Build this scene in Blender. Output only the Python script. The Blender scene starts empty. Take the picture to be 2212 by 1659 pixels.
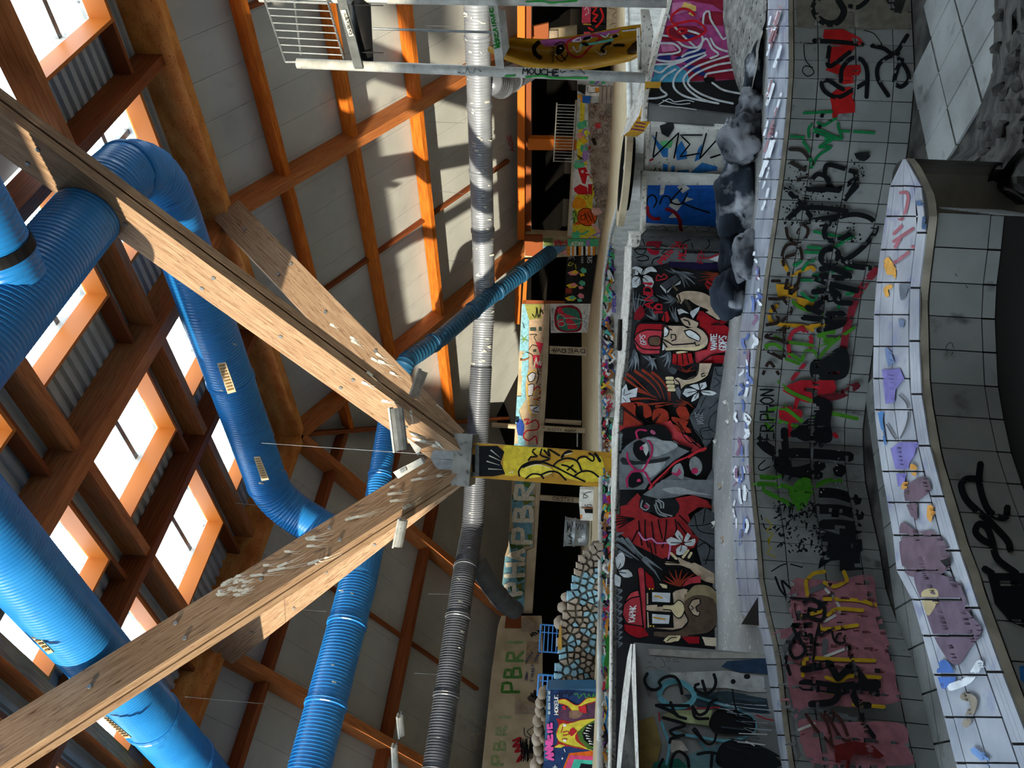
import bpy, bmesh, math, random
from mathutils import Vector, Matrix, noise
from mathutils.bvhtree import BVHTree
random.seed(7)
V = Vector
SC = bpy.context.scene
COL = SC.collection
# ------------------------------------------------------------------ camera
F, PITCH, ROLL = 1695.8, 0.0804885, 0.0641674          # px, rad, rad (portrait shot stored sideways)
cp, sp, cr, sr = math.cos(PITCH), math.sin(PITCH), math.cos(ROLL), math.sin(ROLL)
FWD = V((0, cp, sp)); UP0 = V((0, -sp, cp)); RT0 = V((1, 0, 0))
UAX = cr * RT0 + sr * UP0
DAX = sr * RT0 - cr * UP0
cam_d = bpy.data.cameras.new('camera'); cam = bpy.data.objects.new('camera', cam_d); COL.objects.link(cam)
cam_d.sensor_fit = 'HORIZONTAL'; cam_d.sensor_width = 36.0; cam_d.lens = F / 2212 * 36
cam_d.clip_start = 0.05; cam_d.clip_end = 400
m = Matrix.Identity(4)
for i, a in enumerate((DAX, UAX, -FWD)):
    for j in range(3): m[j][i] = a[j]
cam.matrix_world = m
SC.camera = cam
# ------------------------------------------------------------------ hall axes (square hall seen along its diagonal)
R2 = V((-1.566, 18.362, 6.4)); AL = V((-0.73049, -0.68292, 0)); AB = V((0.68292, -0.73049, 0)); ZU = V((0, 0, 1))
SL = 0.6196; HR = 6.4
# ------------------------------------------------------------------ light: sky, sun, exposure
W = bpy.data.worlds.new('sky'); SC.world = W; W.use_nodes = True
bg = W.node_tree.nodes['Background']; bg.inputs[0].default_value = (0.82, 0.92, 1.0, 1); bg.inputs[1].default_value = 9.0
sd = (-AL * 0.985 - AB * 0.17).normalized() * math.cos(0.10) - ZU * math.sin(0.10)
sun_d = bpy.data.lights.new('sun', 'SUN'); sun = bpy.data.objects.new('sun', sun_d); COL.objects.link(sun)
sun_d.energy = 13.5; sun_d.angle = 0.012; sun_d.color = (1.0, 0.84, 0.62)
sun.rotation_euler = sd.to_track_quat('-Z', 'Y').to_euler(); sun.location = (-10, -20, 12)
vs = SC.view_settings
vs.view_transform = 'Standard'; vs.look = 'None'; vs.exposure = -0.30; vs.gamma = 1.0; vs.use_curve_mapping = False
SC.cycles.max_bounces = 8; SC.cycles.diffuse_bounces = 5; SC.cycles.transparent_max_bounces = 12
SC.cycles.caustics_reflective = False; SC.cycles.caustics_refractive = False
SC.cycles.sample_clamp_indirect = 6.0
SC.cycles.use_denoising = True
# ------------------------------------------------------------------ projection helpers (photo pixel -> point of the place)
def ray(x, y): return FWD + UAX * ((1659 - y - 829.5) / F) + DAX * ((x - 1106) / F)
def pz(x, y, z):
    r = ray(x, y); return r * (z / r.z)
def pd(x, y, d):                                      # at forward distance d
    r = ray(x, y); return r * (d / r.y)
def pp(x, y, P, n):                                   # on a plane
    r = ray(x, y); return r * (P.dot(n) / r.dot(n))
def hall(ab, al, z):
    q = R2 + AB * ab + AL * al; return V((q.x, q.y, z))
def interp(tab, y):
    for (x0, y0), (x1, y1) in zip(tab, tab[1:]):
        if (y0 <= y <= y1) or (y1 <= y <= y0):
            return x0 + (x1 - x0) * ((y - y0) / (y1 - y0) if y1 != y0 else 0)
    return tab[0][0] if abs(y - tab[0][1]) < abs(y - tab[-1][1]) else tab[-1][0]
# ------------------------------------------------------------------ objects
ORG = {}
def tagit(o, label=None, cat=None, group=None, kind=None):
    if label: o['label'] = label
    if cat: o['category'] = cat
    if group: o['group'] = group
    if kind: o['kind'] = kind
    return o
def thing(name, label=None, cat=None, loc=(0, 0, 0), group=None, kind=None):
    o = bpy.data.objects.new(name, None); COL.objects.link(o); o.location = loc; o.empty_display_size = 0.1
    ORG[o.name] = V(loc); return tagit(o, label, cat, group, kind)
def put(name, me, mat=None, parent=None, **k):
    if mat is not None and not me.materials: me.materials.append(MAT[mat] if isinstance(mat, str) else mat)
    o = bpy.data.objects.new(name, me); COL.objects.link(o)
    ORG[o.name] = V((0, 0, 0))
    if parent is not None:
        o.parent = parent; o.location = -ORG[parent.name]
    return tagit(o, **k)
class MB:
    def __init__(s): s.v = []; s.f = []; s.uv = []; s.sm = False
    def add(s, vs_, fs, uvs=None):
        b = len(s.v); s.v += [tuple(q) for q in vs_]
        for i, f in enumerate(fs):
            s.f.append(tuple(b + j for j in f)); s.uv.append(uvs[i] if uvs else None)
    def hexa(s, q):                                   # 8 corners: 4 of one end then 4 of the other
        c = [V(x) for x in q]
        s.add(c, [(3, 2, 1, 0), (4, 5, 6, 7), (0, 1, 5, 4), (1, 2, 6, 5), (2, 3, 7, 6), (3, 0, 4, 7)]); return s
    def box(s, a, b):
        (x0, y0, z0), (x1, y1, z1) = a, b
        return s.hexa([(x0, y0, z0), (x1, y0, z0), (x1, y1, z0), (x0, y1, z0), (x0, y0, z1), (x1, y0, z1), (x1, y1, z1), (x0, y1, z1)])
    def beam(s, P, Q, w, d, up=ZU, off=0.0):          # P-Q is the centre of the lower face; section w x d
        P, Q = V(P), V(Q); ax = (Q - P); L = ax.length; ax = ax / L
        sd_ = ax.cross(V(up)).normalized(); u = sd_.cross(ax).normalized()
        c = []
        for E in (P, Q):
            E = E + u * off
            c += [E - sd_ * w / 2, E + sd_ * w / 2, E + sd_ * w / 2 + u * d, E - sd_ * w / 2 + u * d]
        rings = [0, w, w + d, 2 * w + d, 2 * w + 2 * d]
        o_ = random.random() * 40
        fs = [(3, 2, 1, 0), (4, 5, 6, 7)]; uv = [[(0, 0), (w, 0), (w, d), (0, d)], [(0, 0), (w, 0), (w, d), (0, d)]]
        for k in range(4):
            k2 = (k + 1) % 4
            fs.append((k, k2, k2 + 4, k + 4)); uv.append([(o_, rings[k]), (o_, rings[k + 1]), (o_ + L, rings[k + 1]), (o_ + L, rings[k])])
        s.add(c, fs, uv); return s
    def plate(s, pts, n, t):                          # polygon thickened by t along n
        a = [V(q) for q in pts]; b = [q + V(n) * t for q in a]; k = len(a)
        s.add(a + b, [tuple(range(k)), tuple(range(2 * k - 1, k - 1, -1))] + [(i, i + k, (i + 1) % k + k, (i + 1) % k) for i in range(k)]); return s
    def tube(s, path, r, seg=16, caps=True):          # path of points, r number or list
        path = [V(q) for q in path]; n = len(path); rs = r if isinstance(r, (list, tuple)) else [r] * n
        t0 = (path[1] - path[0]).normalized(); u = t0.orthogonal().normalized(); rings = []
        for i in range(n):
            if i == 0: t = t0
            elif i == n - 1: t = (path[i] - path[i - 1]).normalized()
            else: t = ((path[i + 1] - path[i]).normalized() + (path[i] - path[i - 1]).normalized()).normalized()
            u = (u - t * u.dot(t)).normalized(); w = t.cross(u)
            rings.append([path[i] + (u * math.cos(2 * math.pi * k / seg) + w * math.sin(2 * math.pi * k / seg)) * rs[i] for k in range(seg)])
        vs_ = [q for R in rings for q in R]; fs = []
        for i in range(n - 1):
            for k in range(seg):
                k2 = (k + 1) % seg; fs.append((i * seg + k, i * seg + k2, (i + 1) * seg + k2, (i + 1) * seg + k))
        if caps: fs += [tuple(range(seg - 1, -1, -1)), tuple((n - 1) * seg + k for k in range(seg))]
        s.add(vs_, fs); return s
    def grid(s, rows, flip=False):
        m_, n = len(rows), len(rows[0])
        fs = [(i * n + j, i * n + j + 1, (i + 1) * n + j + 1, (i + 1) * n + j) for i in range(m_ - 1) for j in range(n - 1)]
        if flip: fs = [f[::-1] for f in fs]
        s.add([q for R in rows for q in R], fs); return s
    def mesh(s, name='m'):
        me = bpy.data.meshes.new(name); me.from_pydata(s.v, [], s.f)
        if any(u for u in s.uv):
            l = me.uv_layers.new(name='UV'); k = 0
            for p_, u in zip(me.polygons, s.uv):
                for j in range(p_.loop_total): l.data[p_.loop_start + j].uv = (u[j] if u else (0, 0))
        if s.sm:
            for p_ in me.polygons: p_.use_smooth = True
        me.update(); return me
    def build(s, name, mat, parent=None, fix=False, **k):
        me = s.mesh(name)
        if fix:
            bm = bmesh.new(); bm.from_mesh(me); bmesh.ops.recalc_face_normals(bm, faces=bm.faces); bm.to_mesh(me); bm.free()
        return put(name, me, mat, parent, **k)
def arc_path(pts, rad, n=6):
    pts = [V(q) for q in pts]; out = [pts[0]]
    for a, b, c in zip(pts, pts[1:], pts[2:]):
        d0 = (a - b).normalized(); d1 = (c - b).normalized()
        ang = math.pi - d0.angle(d1); t = min(rad * math.tan(ang / 2), (a - b).length * .48, (c - b).length * .48)
        p0, p2 = b + d0 * t, b + d1 * t
        for i in range(n + 1):
            u = i / n; out.append(p0 * (1 - u) ** 2 + b * 2 * u * (1 - u) + p2 * u * u)
    out.append(pts[-1]); return out
def ribbed(path, r, pitch=0.06, amp=0.010):
    P, Rr = [], []
    for a, b in zip(path, path[1:]):
        L = (b - a).length; n = max(1, int(L / pitch))
        for i in range(n):
            for f_, dr in ((0.0, 0), (0.55, 0), (0.72, amp), (0.86, amp)):
                P.append(a + (b - a) * ((i + f_) / n)); Rr.append(r + dr)
    P.append(path[-1]); Rr.append(r); return P, Rr
# ------------------------------------------------------------------ materials
MAT = {}
def srgb(h):
    if isinstance(h, str):
        h = h.lstrip('#'); h = [int(h[i:i + 2], 16) / 255 for i in (0, 2, 4)]
    return tuple(((c / 12.92) if c <= 0.04045 else ((c + 0.055) / 1.055) ** 2.4) for c in h) + (1,)
def mat(name, c1, c2=None, rough=.6, metal=0, scale=6.0, detail=6, coord='Object', stretch=(1, 1, 1), bump=0.0, lo=.35, hi=.65, c3=None, scale3=30, lo3=.62, hi3=.7, bscale=None):
    m_ = bpy.data.materials.new(name); m_.use_nodes = True; nt = m_.node_tree; N, L = nt.nodes, nt.links
    b = N['Principled BSDF']; b.inputs['Roughness'].default_value = rough; b.inputs['Metallic'].default_value = metal; b.inputs['Specular IOR Level'].default_value = .5 if rough < .45 else .18
    b.inputs['Base Color'].default_value = srgb(c1)
    if c2 or bump:
        tc = N.new('ShaderNodeTexCoord'); mp = N.new('ShaderNodeMapping'); mp.inputs['Scale'].default_value = stretch
        L.new(tc.outputs[coord], mp.inputs[0])
        nz = N.new('ShaderNodeTexNoise'); nz.inputs['Scale'].default_value = scale; nz.inputs['Detail'].default_value = detail
        L.new(mp.outputs[0], nz.inputs['Vector'])
        out = None
        if c2:
            rp = N.new('ShaderNodeValToRGB'); rp.color_ramp.elements[0].position = lo; rp.color_ramp.elements[1].position = hi
            rp.color_ramp.elements[0].color = srgb(c1); rp.color_ramp.elements[1].color = srgb(c2)
            L.new(nz.outputs[0], rp.inputs[0]); out = rp.outputs[0]
        if c3:
            n3 = N.new('ShaderNodeTexNoise'); n3.inputs['Scale'].default_value = scale3; n3.inputs['Detail'].default_value = 4
            L.new(mp.outputs[0], n3.inputs['Vector'])
            r3 = N.new('ShaderNodeValToRGB'); r3.color_ramp.elements[0].position = lo3; r3.color_ramp.elements[1].position = hi3
            L.new(n3.outputs[0], r3.inputs[0])
            mx = N.new('ShaderNodeMixRGB'); mx.inputs[2].default_value = srgb(c3); L.new(r3.outputs[0], mx.inputs[0]); L.new(out, mx.inputs[1]); out = mx.outputs[0]
        if out: L.new(out, b.inputs['Base Color'])
        if bump:
            bp = N.new('ShaderNodeBump'); bp.inputs['Strength'].default_value = bump; bp.inputs['Distance'].default_value = .02
            if bscale:
                nb = N.new('ShaderNodeTexNoise'); nb.inputs['Scale'].default_value = bscale; nb.inputs['Detail'].default_value = 8
                L.new(mp.outputs[0], nb.inputs['Vector']); L.new(nb.outputs[0], bp.inputs['Height'])
            else: L.new(nz.outputs[0], bp.inputs['Height'])
            L.new(bp.outputs[0], b.inputs['Normal'])
    MAT[name] = m_; return m_
mat('wood', '#bd7644', '#9c5a30', .55, coord='UV', stretch=(.5, 9, 1), scale=4, c3='#4a2815', scale3=6, lo3=.66, hi3=.70)
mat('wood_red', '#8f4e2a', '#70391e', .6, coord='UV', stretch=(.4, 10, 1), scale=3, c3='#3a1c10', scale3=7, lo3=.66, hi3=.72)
mat('wood_ring', '#e09a52', '#b86c30', .5, coord='UV', stretch=(1.2, 2.5, 1), scale=1.6, c3='#40200f', scale3=14, lo3=.6, hi3=.72)  # lighter, oranger timber; the sun on the ring beams is put into the colour
mat('wood_strut', '#a58a70', '#82654d', .6, coord='UV', stretch=(.5, 10, 1), scale=4, c3='#4b2d1b', scale3=9, lo3=.62, hi3=.66)
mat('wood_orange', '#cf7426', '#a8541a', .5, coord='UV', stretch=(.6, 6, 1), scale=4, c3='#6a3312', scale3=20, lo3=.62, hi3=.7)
mat('panel', '#b9bbb9', '#a9abaa', .55, scale=.8, c3='#96989a', scale3=2.2, lo3=.6, hi3=.9)
mat('sheet', '#b4b6b4', '#a0a2a1', .5, scale=2)
mat('blue', '#1f76c0', '#2a84cc', .32, metal=.0, scale=1.5, c3='#1c64a6', scale3=3, lo3=.6, hi3=.8)
mat('blue_dark', '#255f86', '#1e5076', .4, metal=.1, scale=3)
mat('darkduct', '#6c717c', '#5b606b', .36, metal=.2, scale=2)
mat('reveal', '#c87430', '#a85a1c', .5, coord='UV', stretch=(1, 1, 1), scale=3)
mat('tile_dirty', '#8a8d8d', '#686b6b', .5, scale=2.0, lo=.38, hi=.66, c3='#3f4040', scale3=5, lo3=.6, hi3=.78, bump=.3, bscale=25)
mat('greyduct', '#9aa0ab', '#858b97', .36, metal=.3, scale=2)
mat('black', '#101012', '#1c1c1e', .6, scale=4)
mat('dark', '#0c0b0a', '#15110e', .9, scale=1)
mat('steel', '#8c9094', '#6f7376', .45, metal=.5, scale=6)
mat('white', '#c9c9c4', '#aaa9a4', .6, scale=5, c3='#6d6c68', scale3=18, lo3=.64, hi3=.72)
mat('whitemetal', '#c2c2be', '#a5a5a1', .45, scale=9, c3='#77756f', scale3=26, lo3=.66, hi3=.72)
mat('cracked', '#d6d3cc', '#b7b2a8', .6, scale=7, stretch=(1, 1, 1), c3='#77706a', scale3=30, lo3=.58, hi3=.64, bump=.2)
mat('concrete', '#8d8d8a', '#6c6c6a', .85, scale=3, c3='#4a4a48', scale3=12, lo3=.58, hi3=.7, bump=.3, bscale=20)
mat('floor_grey', '#9b9c9b', '#838483', .5, scale=1.5, c3='#c9cac9', scale3=22, lo3=.63, hi3=.68)
mat('deck', '#c3b394', '#a8977a', .8, scale=4, stretch=(1, 3, 1), c3='#7d6f5a', scale3=14, lo3=.6, hi3=.7)
mat('tile', '#858889', '#717475', .3, scale=3, c3='#56585a', scale3=9, lo3=.62, hi3=.75)
mat('tile_top', '#aab0ba', '#868c99', .28, scale=4, c3='#7f86a0', scale3=7, lo3=.58, hi3=.68)
mat('tile_far', '#a9a9a6', '#8f908e', .45, scale=5)
mat('grout', '#2c2b29', '#1e1d1c', .9, scale=20)
mat('lip', '#8d867a', '#6f695f', .7, scale=8)
mat('rock', '#7a7d84', '#23262d', .9, scale=2.2, lo=.40, hi=.56, c3='#101216', scale3=5, lo3=.58, hi3=.66, bump=.8, bscale=9)
mat('rock_blue', '#2c3440', '#0d121b', .85, scale=1.8, lo=.42, hi=.6, c3='#9a9ea6', scale3=3.2, lo3=.57, hi3=.68, bump=.7, bscale=9)
mat('slab', '#8d8b87', '#5f5d5a', .9, scale=9, stretch=(1, 1, 3), bump=.9, bscale=24, c3='#2f2e2d', scale3=16, lo3=.6, hi3=.66)
mat('stone', '#a9998a', '#857768', .85, scale=5, bump=.5, bscale=14)
mat('stone_blue', '#8fb4c2', '#6d8f9e', .7, scale=9)
mat('mortar', '#6d6459', '#544c43', .95, scale=12, bump=.4)
mat('beige', '#c2b197', '#ab9a80', .85, scale=2)
mat('plaster', '#b9a98f', '#9d8d74', .85, scale=3)
mat('grey_wall', '#7d7f80', '#5e6062', .55, scale=2.5)
mat('yellow', '#b98a1d', '#9c6f12', .4, scale=3, c3='#6f5016', scale3=7, lo3=.6, hi3=.75)
mat('bluerail', '#3c7fc4', '#3374b8', .4, scale=9)
mat('rubble', '#4a4946', '#242322', .95, scale=4, lo=.4, hi=.62, bump=1.0, bscale=12)
mat('paper', '#d8d8d2', '#bdbdb6', .8, scale=9)
mat('mural_black', '#17181b', '#1f2024', .5, scale=3)
mat('vent', '#8a6a3a', '#5e4522', .6, scale=40)
def glass():
    m_ = bpy.data.materials.new('glass'); m_.use_nodes = True; nt = m_.node_tree; N, L = nt.nodes, nt.links
    N.remove(N['Principled BSDF']); tr = N.new('ShaderNodeBsdfTransparent'); tr.inputs[0].default_value = (.93, .96, .97, 1)
    gl = N.new('ShaderNodeBsdfGlossy'); gl.inputs['Roughness'].default_value = .05; mx = N.new('ShaderNodeMixShader'); mx.inputs[0].default_value = .05
    L.new(tr.outputs[0], mx.inputs[1]); L.new(gl.outputs[0], mx.inputs[2]); L.new(mx.outputs[0], N['Material Output'].inputs[0]); MAT['glass'] = m_
glass()
def paintmat():
    m_ = bpy.data.materials.new('paint'); m_.use_nodes = True; nt = m_.node_tree; N, L = nt.nodes, nt.links; b = N['Principled BSDF']
    at = N.new('ShaderNodeAttribute'); at.attribute_name = 'col'
    tc = N.new('ShaderNodeTexCoord'); nz = N.new('ShaderNodeTexNoise'); nz.inputs['Scale'].default_value = 14; nz.inputs['Detail'].default_value = 6
    L.new(tc.outputs['Object'], nz.inputs['Vector'])
    rp = N.new('ShaderNodeValToRGB'); rp.color_ramp.elements[0].color = (.72, .72, .72, 1); rp.color_ramp.elements[0].position = .35; rp.color_ramp.elements[1].position = .6
    L.new(nz.outputs[0], rp.inputs[0])
    mx = N.new('ShaderNodeMixRGB'); mx.blend_type = 'MULTIPLY'; mx.inputs[0].default_value = 1
    L.new(at.outputs['Color'], mx.inputs[1]); L.new(rp.outputs[0], mx.inputs[2]); L.new(mx.outputs[0], b.inputs['Base Color'])
    b.inputs['Roughness'].default_value = .75; b.inputs['Specular IOR Level'].default_value = .12; MAT['paint'] = m_
paintmat()
# ------------------------------------------------------------------ paint: strokes and shapes sprayed on built surfaces
def bvh_of(objs):
    vs_, fs, tagl = [], [], []
    bpy.context.view_layer.update()
    for o in objs:
        mw = o.matrix_world; b = len(vs_)
        vs_ += [mw @ v.co for v in o.data.vertices]
        g = 'grout' in o.name
        for p_ in o.data.polygons: fs.append([b + i for i in p_.vertices]); tagl.append(g)
    return BVHTree.FromPolygons(vs_, fs), tagl
def catmull(pts, step=5.0, closed=False):
    if len(pts) < 3: q = pts
    out = []
    P = [V((a, b)) for a, b in pts]; n = len(P)
    rng = range(n if closed else n - 1)
    for i in rng:
        p1, p2 = P[i], P[(i + 1) % n]
        p0 = P[i - 1] if (i > 0 or closed) else p1 * 2 - p2
        p3 = P[(i + 2) % n] if (i + 2 < n or closed) else p2 * 2 - p1
        k = max(1, int((p2 - p1).length / step))
        for j in range(k):
            t = j / k
            out.append(0.5 * ((2 * p1) + (p2 - p0) * t + (2 * p0 - 5 * p1 + 4 * p2 - p3) * t * t + (3 * p1 - p0 - 3 * p2 + p3) * t ** 3))
    if not closed: out.append(P[-1])
    return out
class Paint:
    def __init__(s, targets, base=.004, cell=6.0, maxd=.30):
        s.bvh, s.tags = bvh_of(targets); s.v = []; s.f = []; s.c = []; s.k = 0; s.base = base; s.cell = cell; s.maxd = maxd; s.T = (0, 0, 1)
    def at(s, bx, by, sc): s.T = (bx, by, sc); return s
    def tr(s, pts): bx, by, sc = s.T; return [(bx + x / sc, by + y / sc) for x, y in pts]
    def hit(s, x, y):
        r = ray(x, y).normalized(); P, n, i, d = s.bvh.ray_cast(V((0, 0, 0)), r, 90)
        if P is None or s.tags[i]: return None
        if n.dot(r) > 0: n = -n
        return P + (n * .6 - r * .4) * (s.base + s.k * .0005), d
    def quad(s, q, col):
        h = [s.hit(*p_) for p_ in q]
        if any(x is None for x in h): return
        ds = [x[1] for x in h]
        if max(ds) - min(ds) > s.maxd: return
        b = len(s.v); s.v += [x[0] for x in h]; s.f.append(tuple(range(b, b + len(q)))); s.c.append(col)
    def stroke(s, col, w, pts, closed=False, raw=False, taper=False):
        col = srgb(col); s.k += 1; pts = s.tr(pts); w = w / s.T[2]
        if raw:
            L = []
            PP = [V(q) for q in pts] + ([V(pts[0])] if closed else [])
            for a, b in zip(PP, PP[1:]):
                n = max(1, int((b - a).length / s.cell)); L += [a + (b - a) * (i / n) for i in range(n)]
            L.append(PP[-1])
        else:
            L = catmull(pts, min(s.cell, 5), closed)
            if closed: L.append(L[0].copy())
        n = len(L)
        if n < 2: return
        ws = [w] * n
        if taper: ws = [w * (1 - .85 * i / (n - 1)) for i in range(n)]
        if not closed:
            d0 = (L[0] - L[1]).normalized() if (L[0] - L[1]).length else V((0, 1)); d1 = (L[-1] - L[-2]).normalized()
            L = [L[0] + d0 * w * .38] + L + [L[-1] + d1 * ws[-1] * .38]; ws = [w * .55] + ws + [ws[-1] * .55]; n += 2
        E = []
        for i in range(n):
            t = (L[min(i + 1, n - 1)] - L[max(i - 1, 0)]); t = t.normalized() if t.length else V((1, 0))
            nn = V((-t.y, t.x)) * ws[i] / 2; E.append((L[i] - nn, L[i] + nn))
        na = max(1, int(w / (s.cell * 1.3) + .5))
        for i in range(n - 1):
            for j in range(na):
                f0, f1 = j / na, (j + 1) / na
                (a0, a1), (b0, b1) = E[i], E[i + 1]
                s.quad([a0.lerp(a1, f0), a0.lerp(a1, f1), b0.lerp(b1, f1), b0.lerp(b1, f0)], col)
    def poly(s, col, pts, smooth=False, cell=None):     # filled outline
        col = srgb(col); s.k += 1; cell = cell or s.cell; pts = s.tr(pts)
        if smooth: pts = [tuple(q) for q in catmull(pts, 7, True)]
        ys = sorted({round(p_[1], 2) for p_ in pts}); cuts = []
        for a, b in zip(ys, ys[1:]):
            n = max(1, math.ceil((b - a) / (cell * 1.5))); cuts += [a + (b - a) * i / n for i in range(n)]
        cuts.append(ys[-1]); n = len(pts)
        for a, b in zip(cuts, cuts[1:]):
            if b - a < .05: continue
            m_ = (a + b) / 2; ed = []
            for i in range(n):
                (x0, y0), (x1, y1) = pts[i], pts[(i + 1) % n]
                if (y0 <= m_ < y1) or (y1 <= m_ < y0):
                    g = lambda yy: x0 + (x1 - x0) * (yy - y0) / (y1 - y0)
                    ed.append((g(m_), g(a), g(b)))
            ed.sort()
            for e0, e1 in zip(ed[::2], ed[1::2]):
                k = max(1, math.ceil((e1[0] - e0[0]) / (cell * 2)))
                for j in range(k):
                    f0, f1 = j / k, (j + 1) / k
                    s.quad([(e0[1] + (e1[1] - e0[1]) * f0, a), (e0[1] + (e1[1] - e0[1]) * f1, a), (e0[2] + (e1[2] - e0[2]) * f1, b), (e0[2] + (e1[2] - e0[2]) * f0, b)], col)
    def word(s, col, w, text, o, rt, up, gap=.35):      # stroke lettering; o = lower left, rt/up = px vectors of one letter
        rt, up, o = V(rt), V(up), V(o)
        for ch in text:
            for st in FONT.get(ch, []):
                s.stroke(col, w, [tuple(o + rt * a + up * b) for a, b in st], raw=True)
            o = o + rt * ((1 if ch not in "I1!.'" else .35) + gap)
    def scribble(s, col, w, box, n, seed, dirx=True):   # quick illegible tag inside a px box
        rnd = random.Random(seed); x0, y0, x1, y1 = box; pts = []
        for i in range(n):
            t = i / (n - 1)
            pts.append((x0 + (x1 - x0) * (t if dirx else rnd.random()), y0 + (y1 - y0) * (rnd.random() if dirx else t)))
        s.stroke(col, w, pts)
    def fan(s, col, w, c, tips, taper=True):
        for i, t in enumerate(tips):
            m_ = ((c[0] + t[0]) / 2 + (t[1] - c[1]) * .06, (c[1] + t[1]) / 2 - (t[0] - c[0]) * .06); s.stroke(col if isinstance(col, str) else col[i % len(col)], w, [c, m_, t], taper=taper)
    def many(s, col, w, lists, **k):
        for l in lists: s.stroke(col, w, l, **k)
    def polys(s, col, lists, **k):
        for l in lists: s.poly(col, l, **k)
    def speck(s, col, box, n, seed, w=10, ln=14):
        rd = random.Random(seed); x0, y0, x1, y1 = box
        for i in range(n):
            x, y = rd.uniform(x0, x1), rd.uniform(y0, y1); s.stroke(col, w * rd.uniform(.5, 1.5), [(x, y), (x + rd.uniform(-ln, ln), y + rd.uniform(-ln, ln))]); s.k -= 1
    def build(s, name, parent, **k):
        if not s.f: return None
        me = bpy.data.meshes.new(name); me.from_pydata([tuple(q) for q in s.v], [], s.f)
        a = me.attributes.new('col', 'FLOAT_COLOR', 'FACE'); a.data.foreach_set('color', [c for q in s.c for c in q])
        me.update(); return put(name, me, 'paint', parent, **k)
FONT = {
 'A': [[(0, 0), (.5, 1), (1, 0)], [(.2, .4), (.8, .4)]], 'B': [[(0, 0), (0, 1), (.8, .9), (.8, .6), (0, .52), (1, .42), (1, .08), (0, 0)]],
 'C': [[(1, .85), (.5, 1), (0, .7), (0, .3), (.5, 0), (1, .15)]], 'D': [[(0, 0), (0, 1), (.7, .9), (1, .5), (.7, .1), (0, 0)]],
 'E': [[(1, 1), (0, 1), (0, 0), (1, 0)], [(0, .5), (.8, .5)]], 'F': [[(1, 1), (0, 1), (0, 0)], [(0, .5), (.8, .5)]],
 'G': [[(1, .85), (.5, 1), (0, .6), (.2, .05), (.8, 0), (1, .45), (.6, .45)]], 'H': [[(0, 0), (0, 1)], [(1, 0), (1, 1)], [(0, .5), (1, .5)]],
 'I': [[(.2, 0), (.2, 1)]], 'J': [[(1, 1), (1, .2), (.5, 0), (0, .25)]], 'K': [[(0, 0), (0, 1)], [(1, 1), (0, .45), (1, 0)]], 'L': [[(0, 1), (0, 0), (1, 0)]],
 'M': [[(0, 0), (.1, 1), (.5, .4), (.9, 1), (1, 0)]], 'N': [[(0, 0), (0, 1), (1, 0), (1, 1)]], 'O': [[(.5, 1), (0, .7), (0, .3), (.5, 0), (1, .3), (1, .7), (.5, 1)]],
 'P': [[(0, 0), (0, 1), (.9, .95), (1, .7), (.9, .48), (0, .42)]], 'Q': [[(.5, 1), (0, .6), (.5, 0), (1, .6), (.5, 1)], [(.6, .3), (1, 0)]],
 'R': [[(0, 0), (0, 1), (.9, .92), (.9, .6), (0, .48), (1, 0)]], 'S': [[(1, .9), (.4, 1), (0, .75), (.9, .35), (.7, .02), (0, .12)]], 'T': [[(0, 1), (1, 1)], [(.5, 1), (.5, 0)]],
 'U': [[(0, 1), (0, .25), (.5, 0), (1, .25), (1, 1)]], 'V': [[(0, 1), (.5, 0), (1, 1)]], 'W': [[(0, 1), (.25, 0), (.5, .6), (.75, 0), (1, 1)]], 'X': [[(0, 0), (1, 1)], [(0, 1), (1, 0)]],
 'Y': [[(0, 1), (.5, .5), (1, 1)], [(.5, .5), (.5, 0)]], 'Z': [[(0, 1), (1, 1), (0, 0), (1, 0)]], '0': [[(.5, 1), (0, .6), (.1, .1), (.9, .1), (1, .6), (.5, 1)]],
 '1': [[(0, .8), (.3, 1), (.3, 0)]], '2': [[(0, .8), (.5, 1), (1, .75), (0, 0), (1, 0)]], '5': [[(1, 1), (.1, 1), (0, .55), (.9, .5), (.8, .05), (0, .05)]], '9': [[(.9, .6), (.3, .5), (.1, .8), (.6, 1), (.9, .7), (.7, 0)]],
 '!': [[(.2, .3), (.2, 1)], [(.2, 0), (.2, .06)]], '.': [[(.2, 0), (.2, .05)]], "'": [[(.2, .8), (.2, 1)]], '-': [[(.1, .5), (.9, .5)]], '*': [[(.1, .3), (.9, .7)], [(.1, .7), (.9, .3)], [(.5, .2), (.5, .8)]],
}
# ================================================================== ROOF
CEIL = thing('ceiling', loc=(0, 0, 0), kind='structure')
cosT = 1 / math.sqrt(1 + SL * SL); OE = 8.3
def RS(a, o, up=0.0):                                  # right slope: a along the ring, o outwards
    return R2 + AB * a - AL * o - ZU * SL * o + (-AL * SL + ZU).normalized() * up
def LS(a, o, up=0.0):
    return R2 + AL * a - AB * o - ZU * SL * o + (-AB * SL + ZU).normalized() * up
NR_ = (-AL * SL + ZU).normalized(); NL_ = (-AB * SL + ZU).normalized()
def slope_panels(S, N, amax):
    a = -OE - .7
    while a < amax:
        a1 = a + .70; g = .006
        o0, o1 = max(-.1, -a - .26), max(-.1, -(a1 - g) - .26)
        if min(OE - o0, OE - o1) > -.01:
            q = [S(a, o0, .46), S(a1 - g, o1, .46), S(a1 - g, OE, .46), S(a, OE, .46)]
            MB().plate(q, N, .10).build('roof_panel', 'panel', CEIL, fix=True)
        a = a1
    MB().plate([S(-OE - .6, OE, .57), S(-.5, 0, .57), S(amax if amax < 11 else 36, 0, .57), S(amax if amax < 11 else 36, OE, .57)], N, .08).build('roof_cover', 'dark', CEIL, fix=True)
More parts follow.
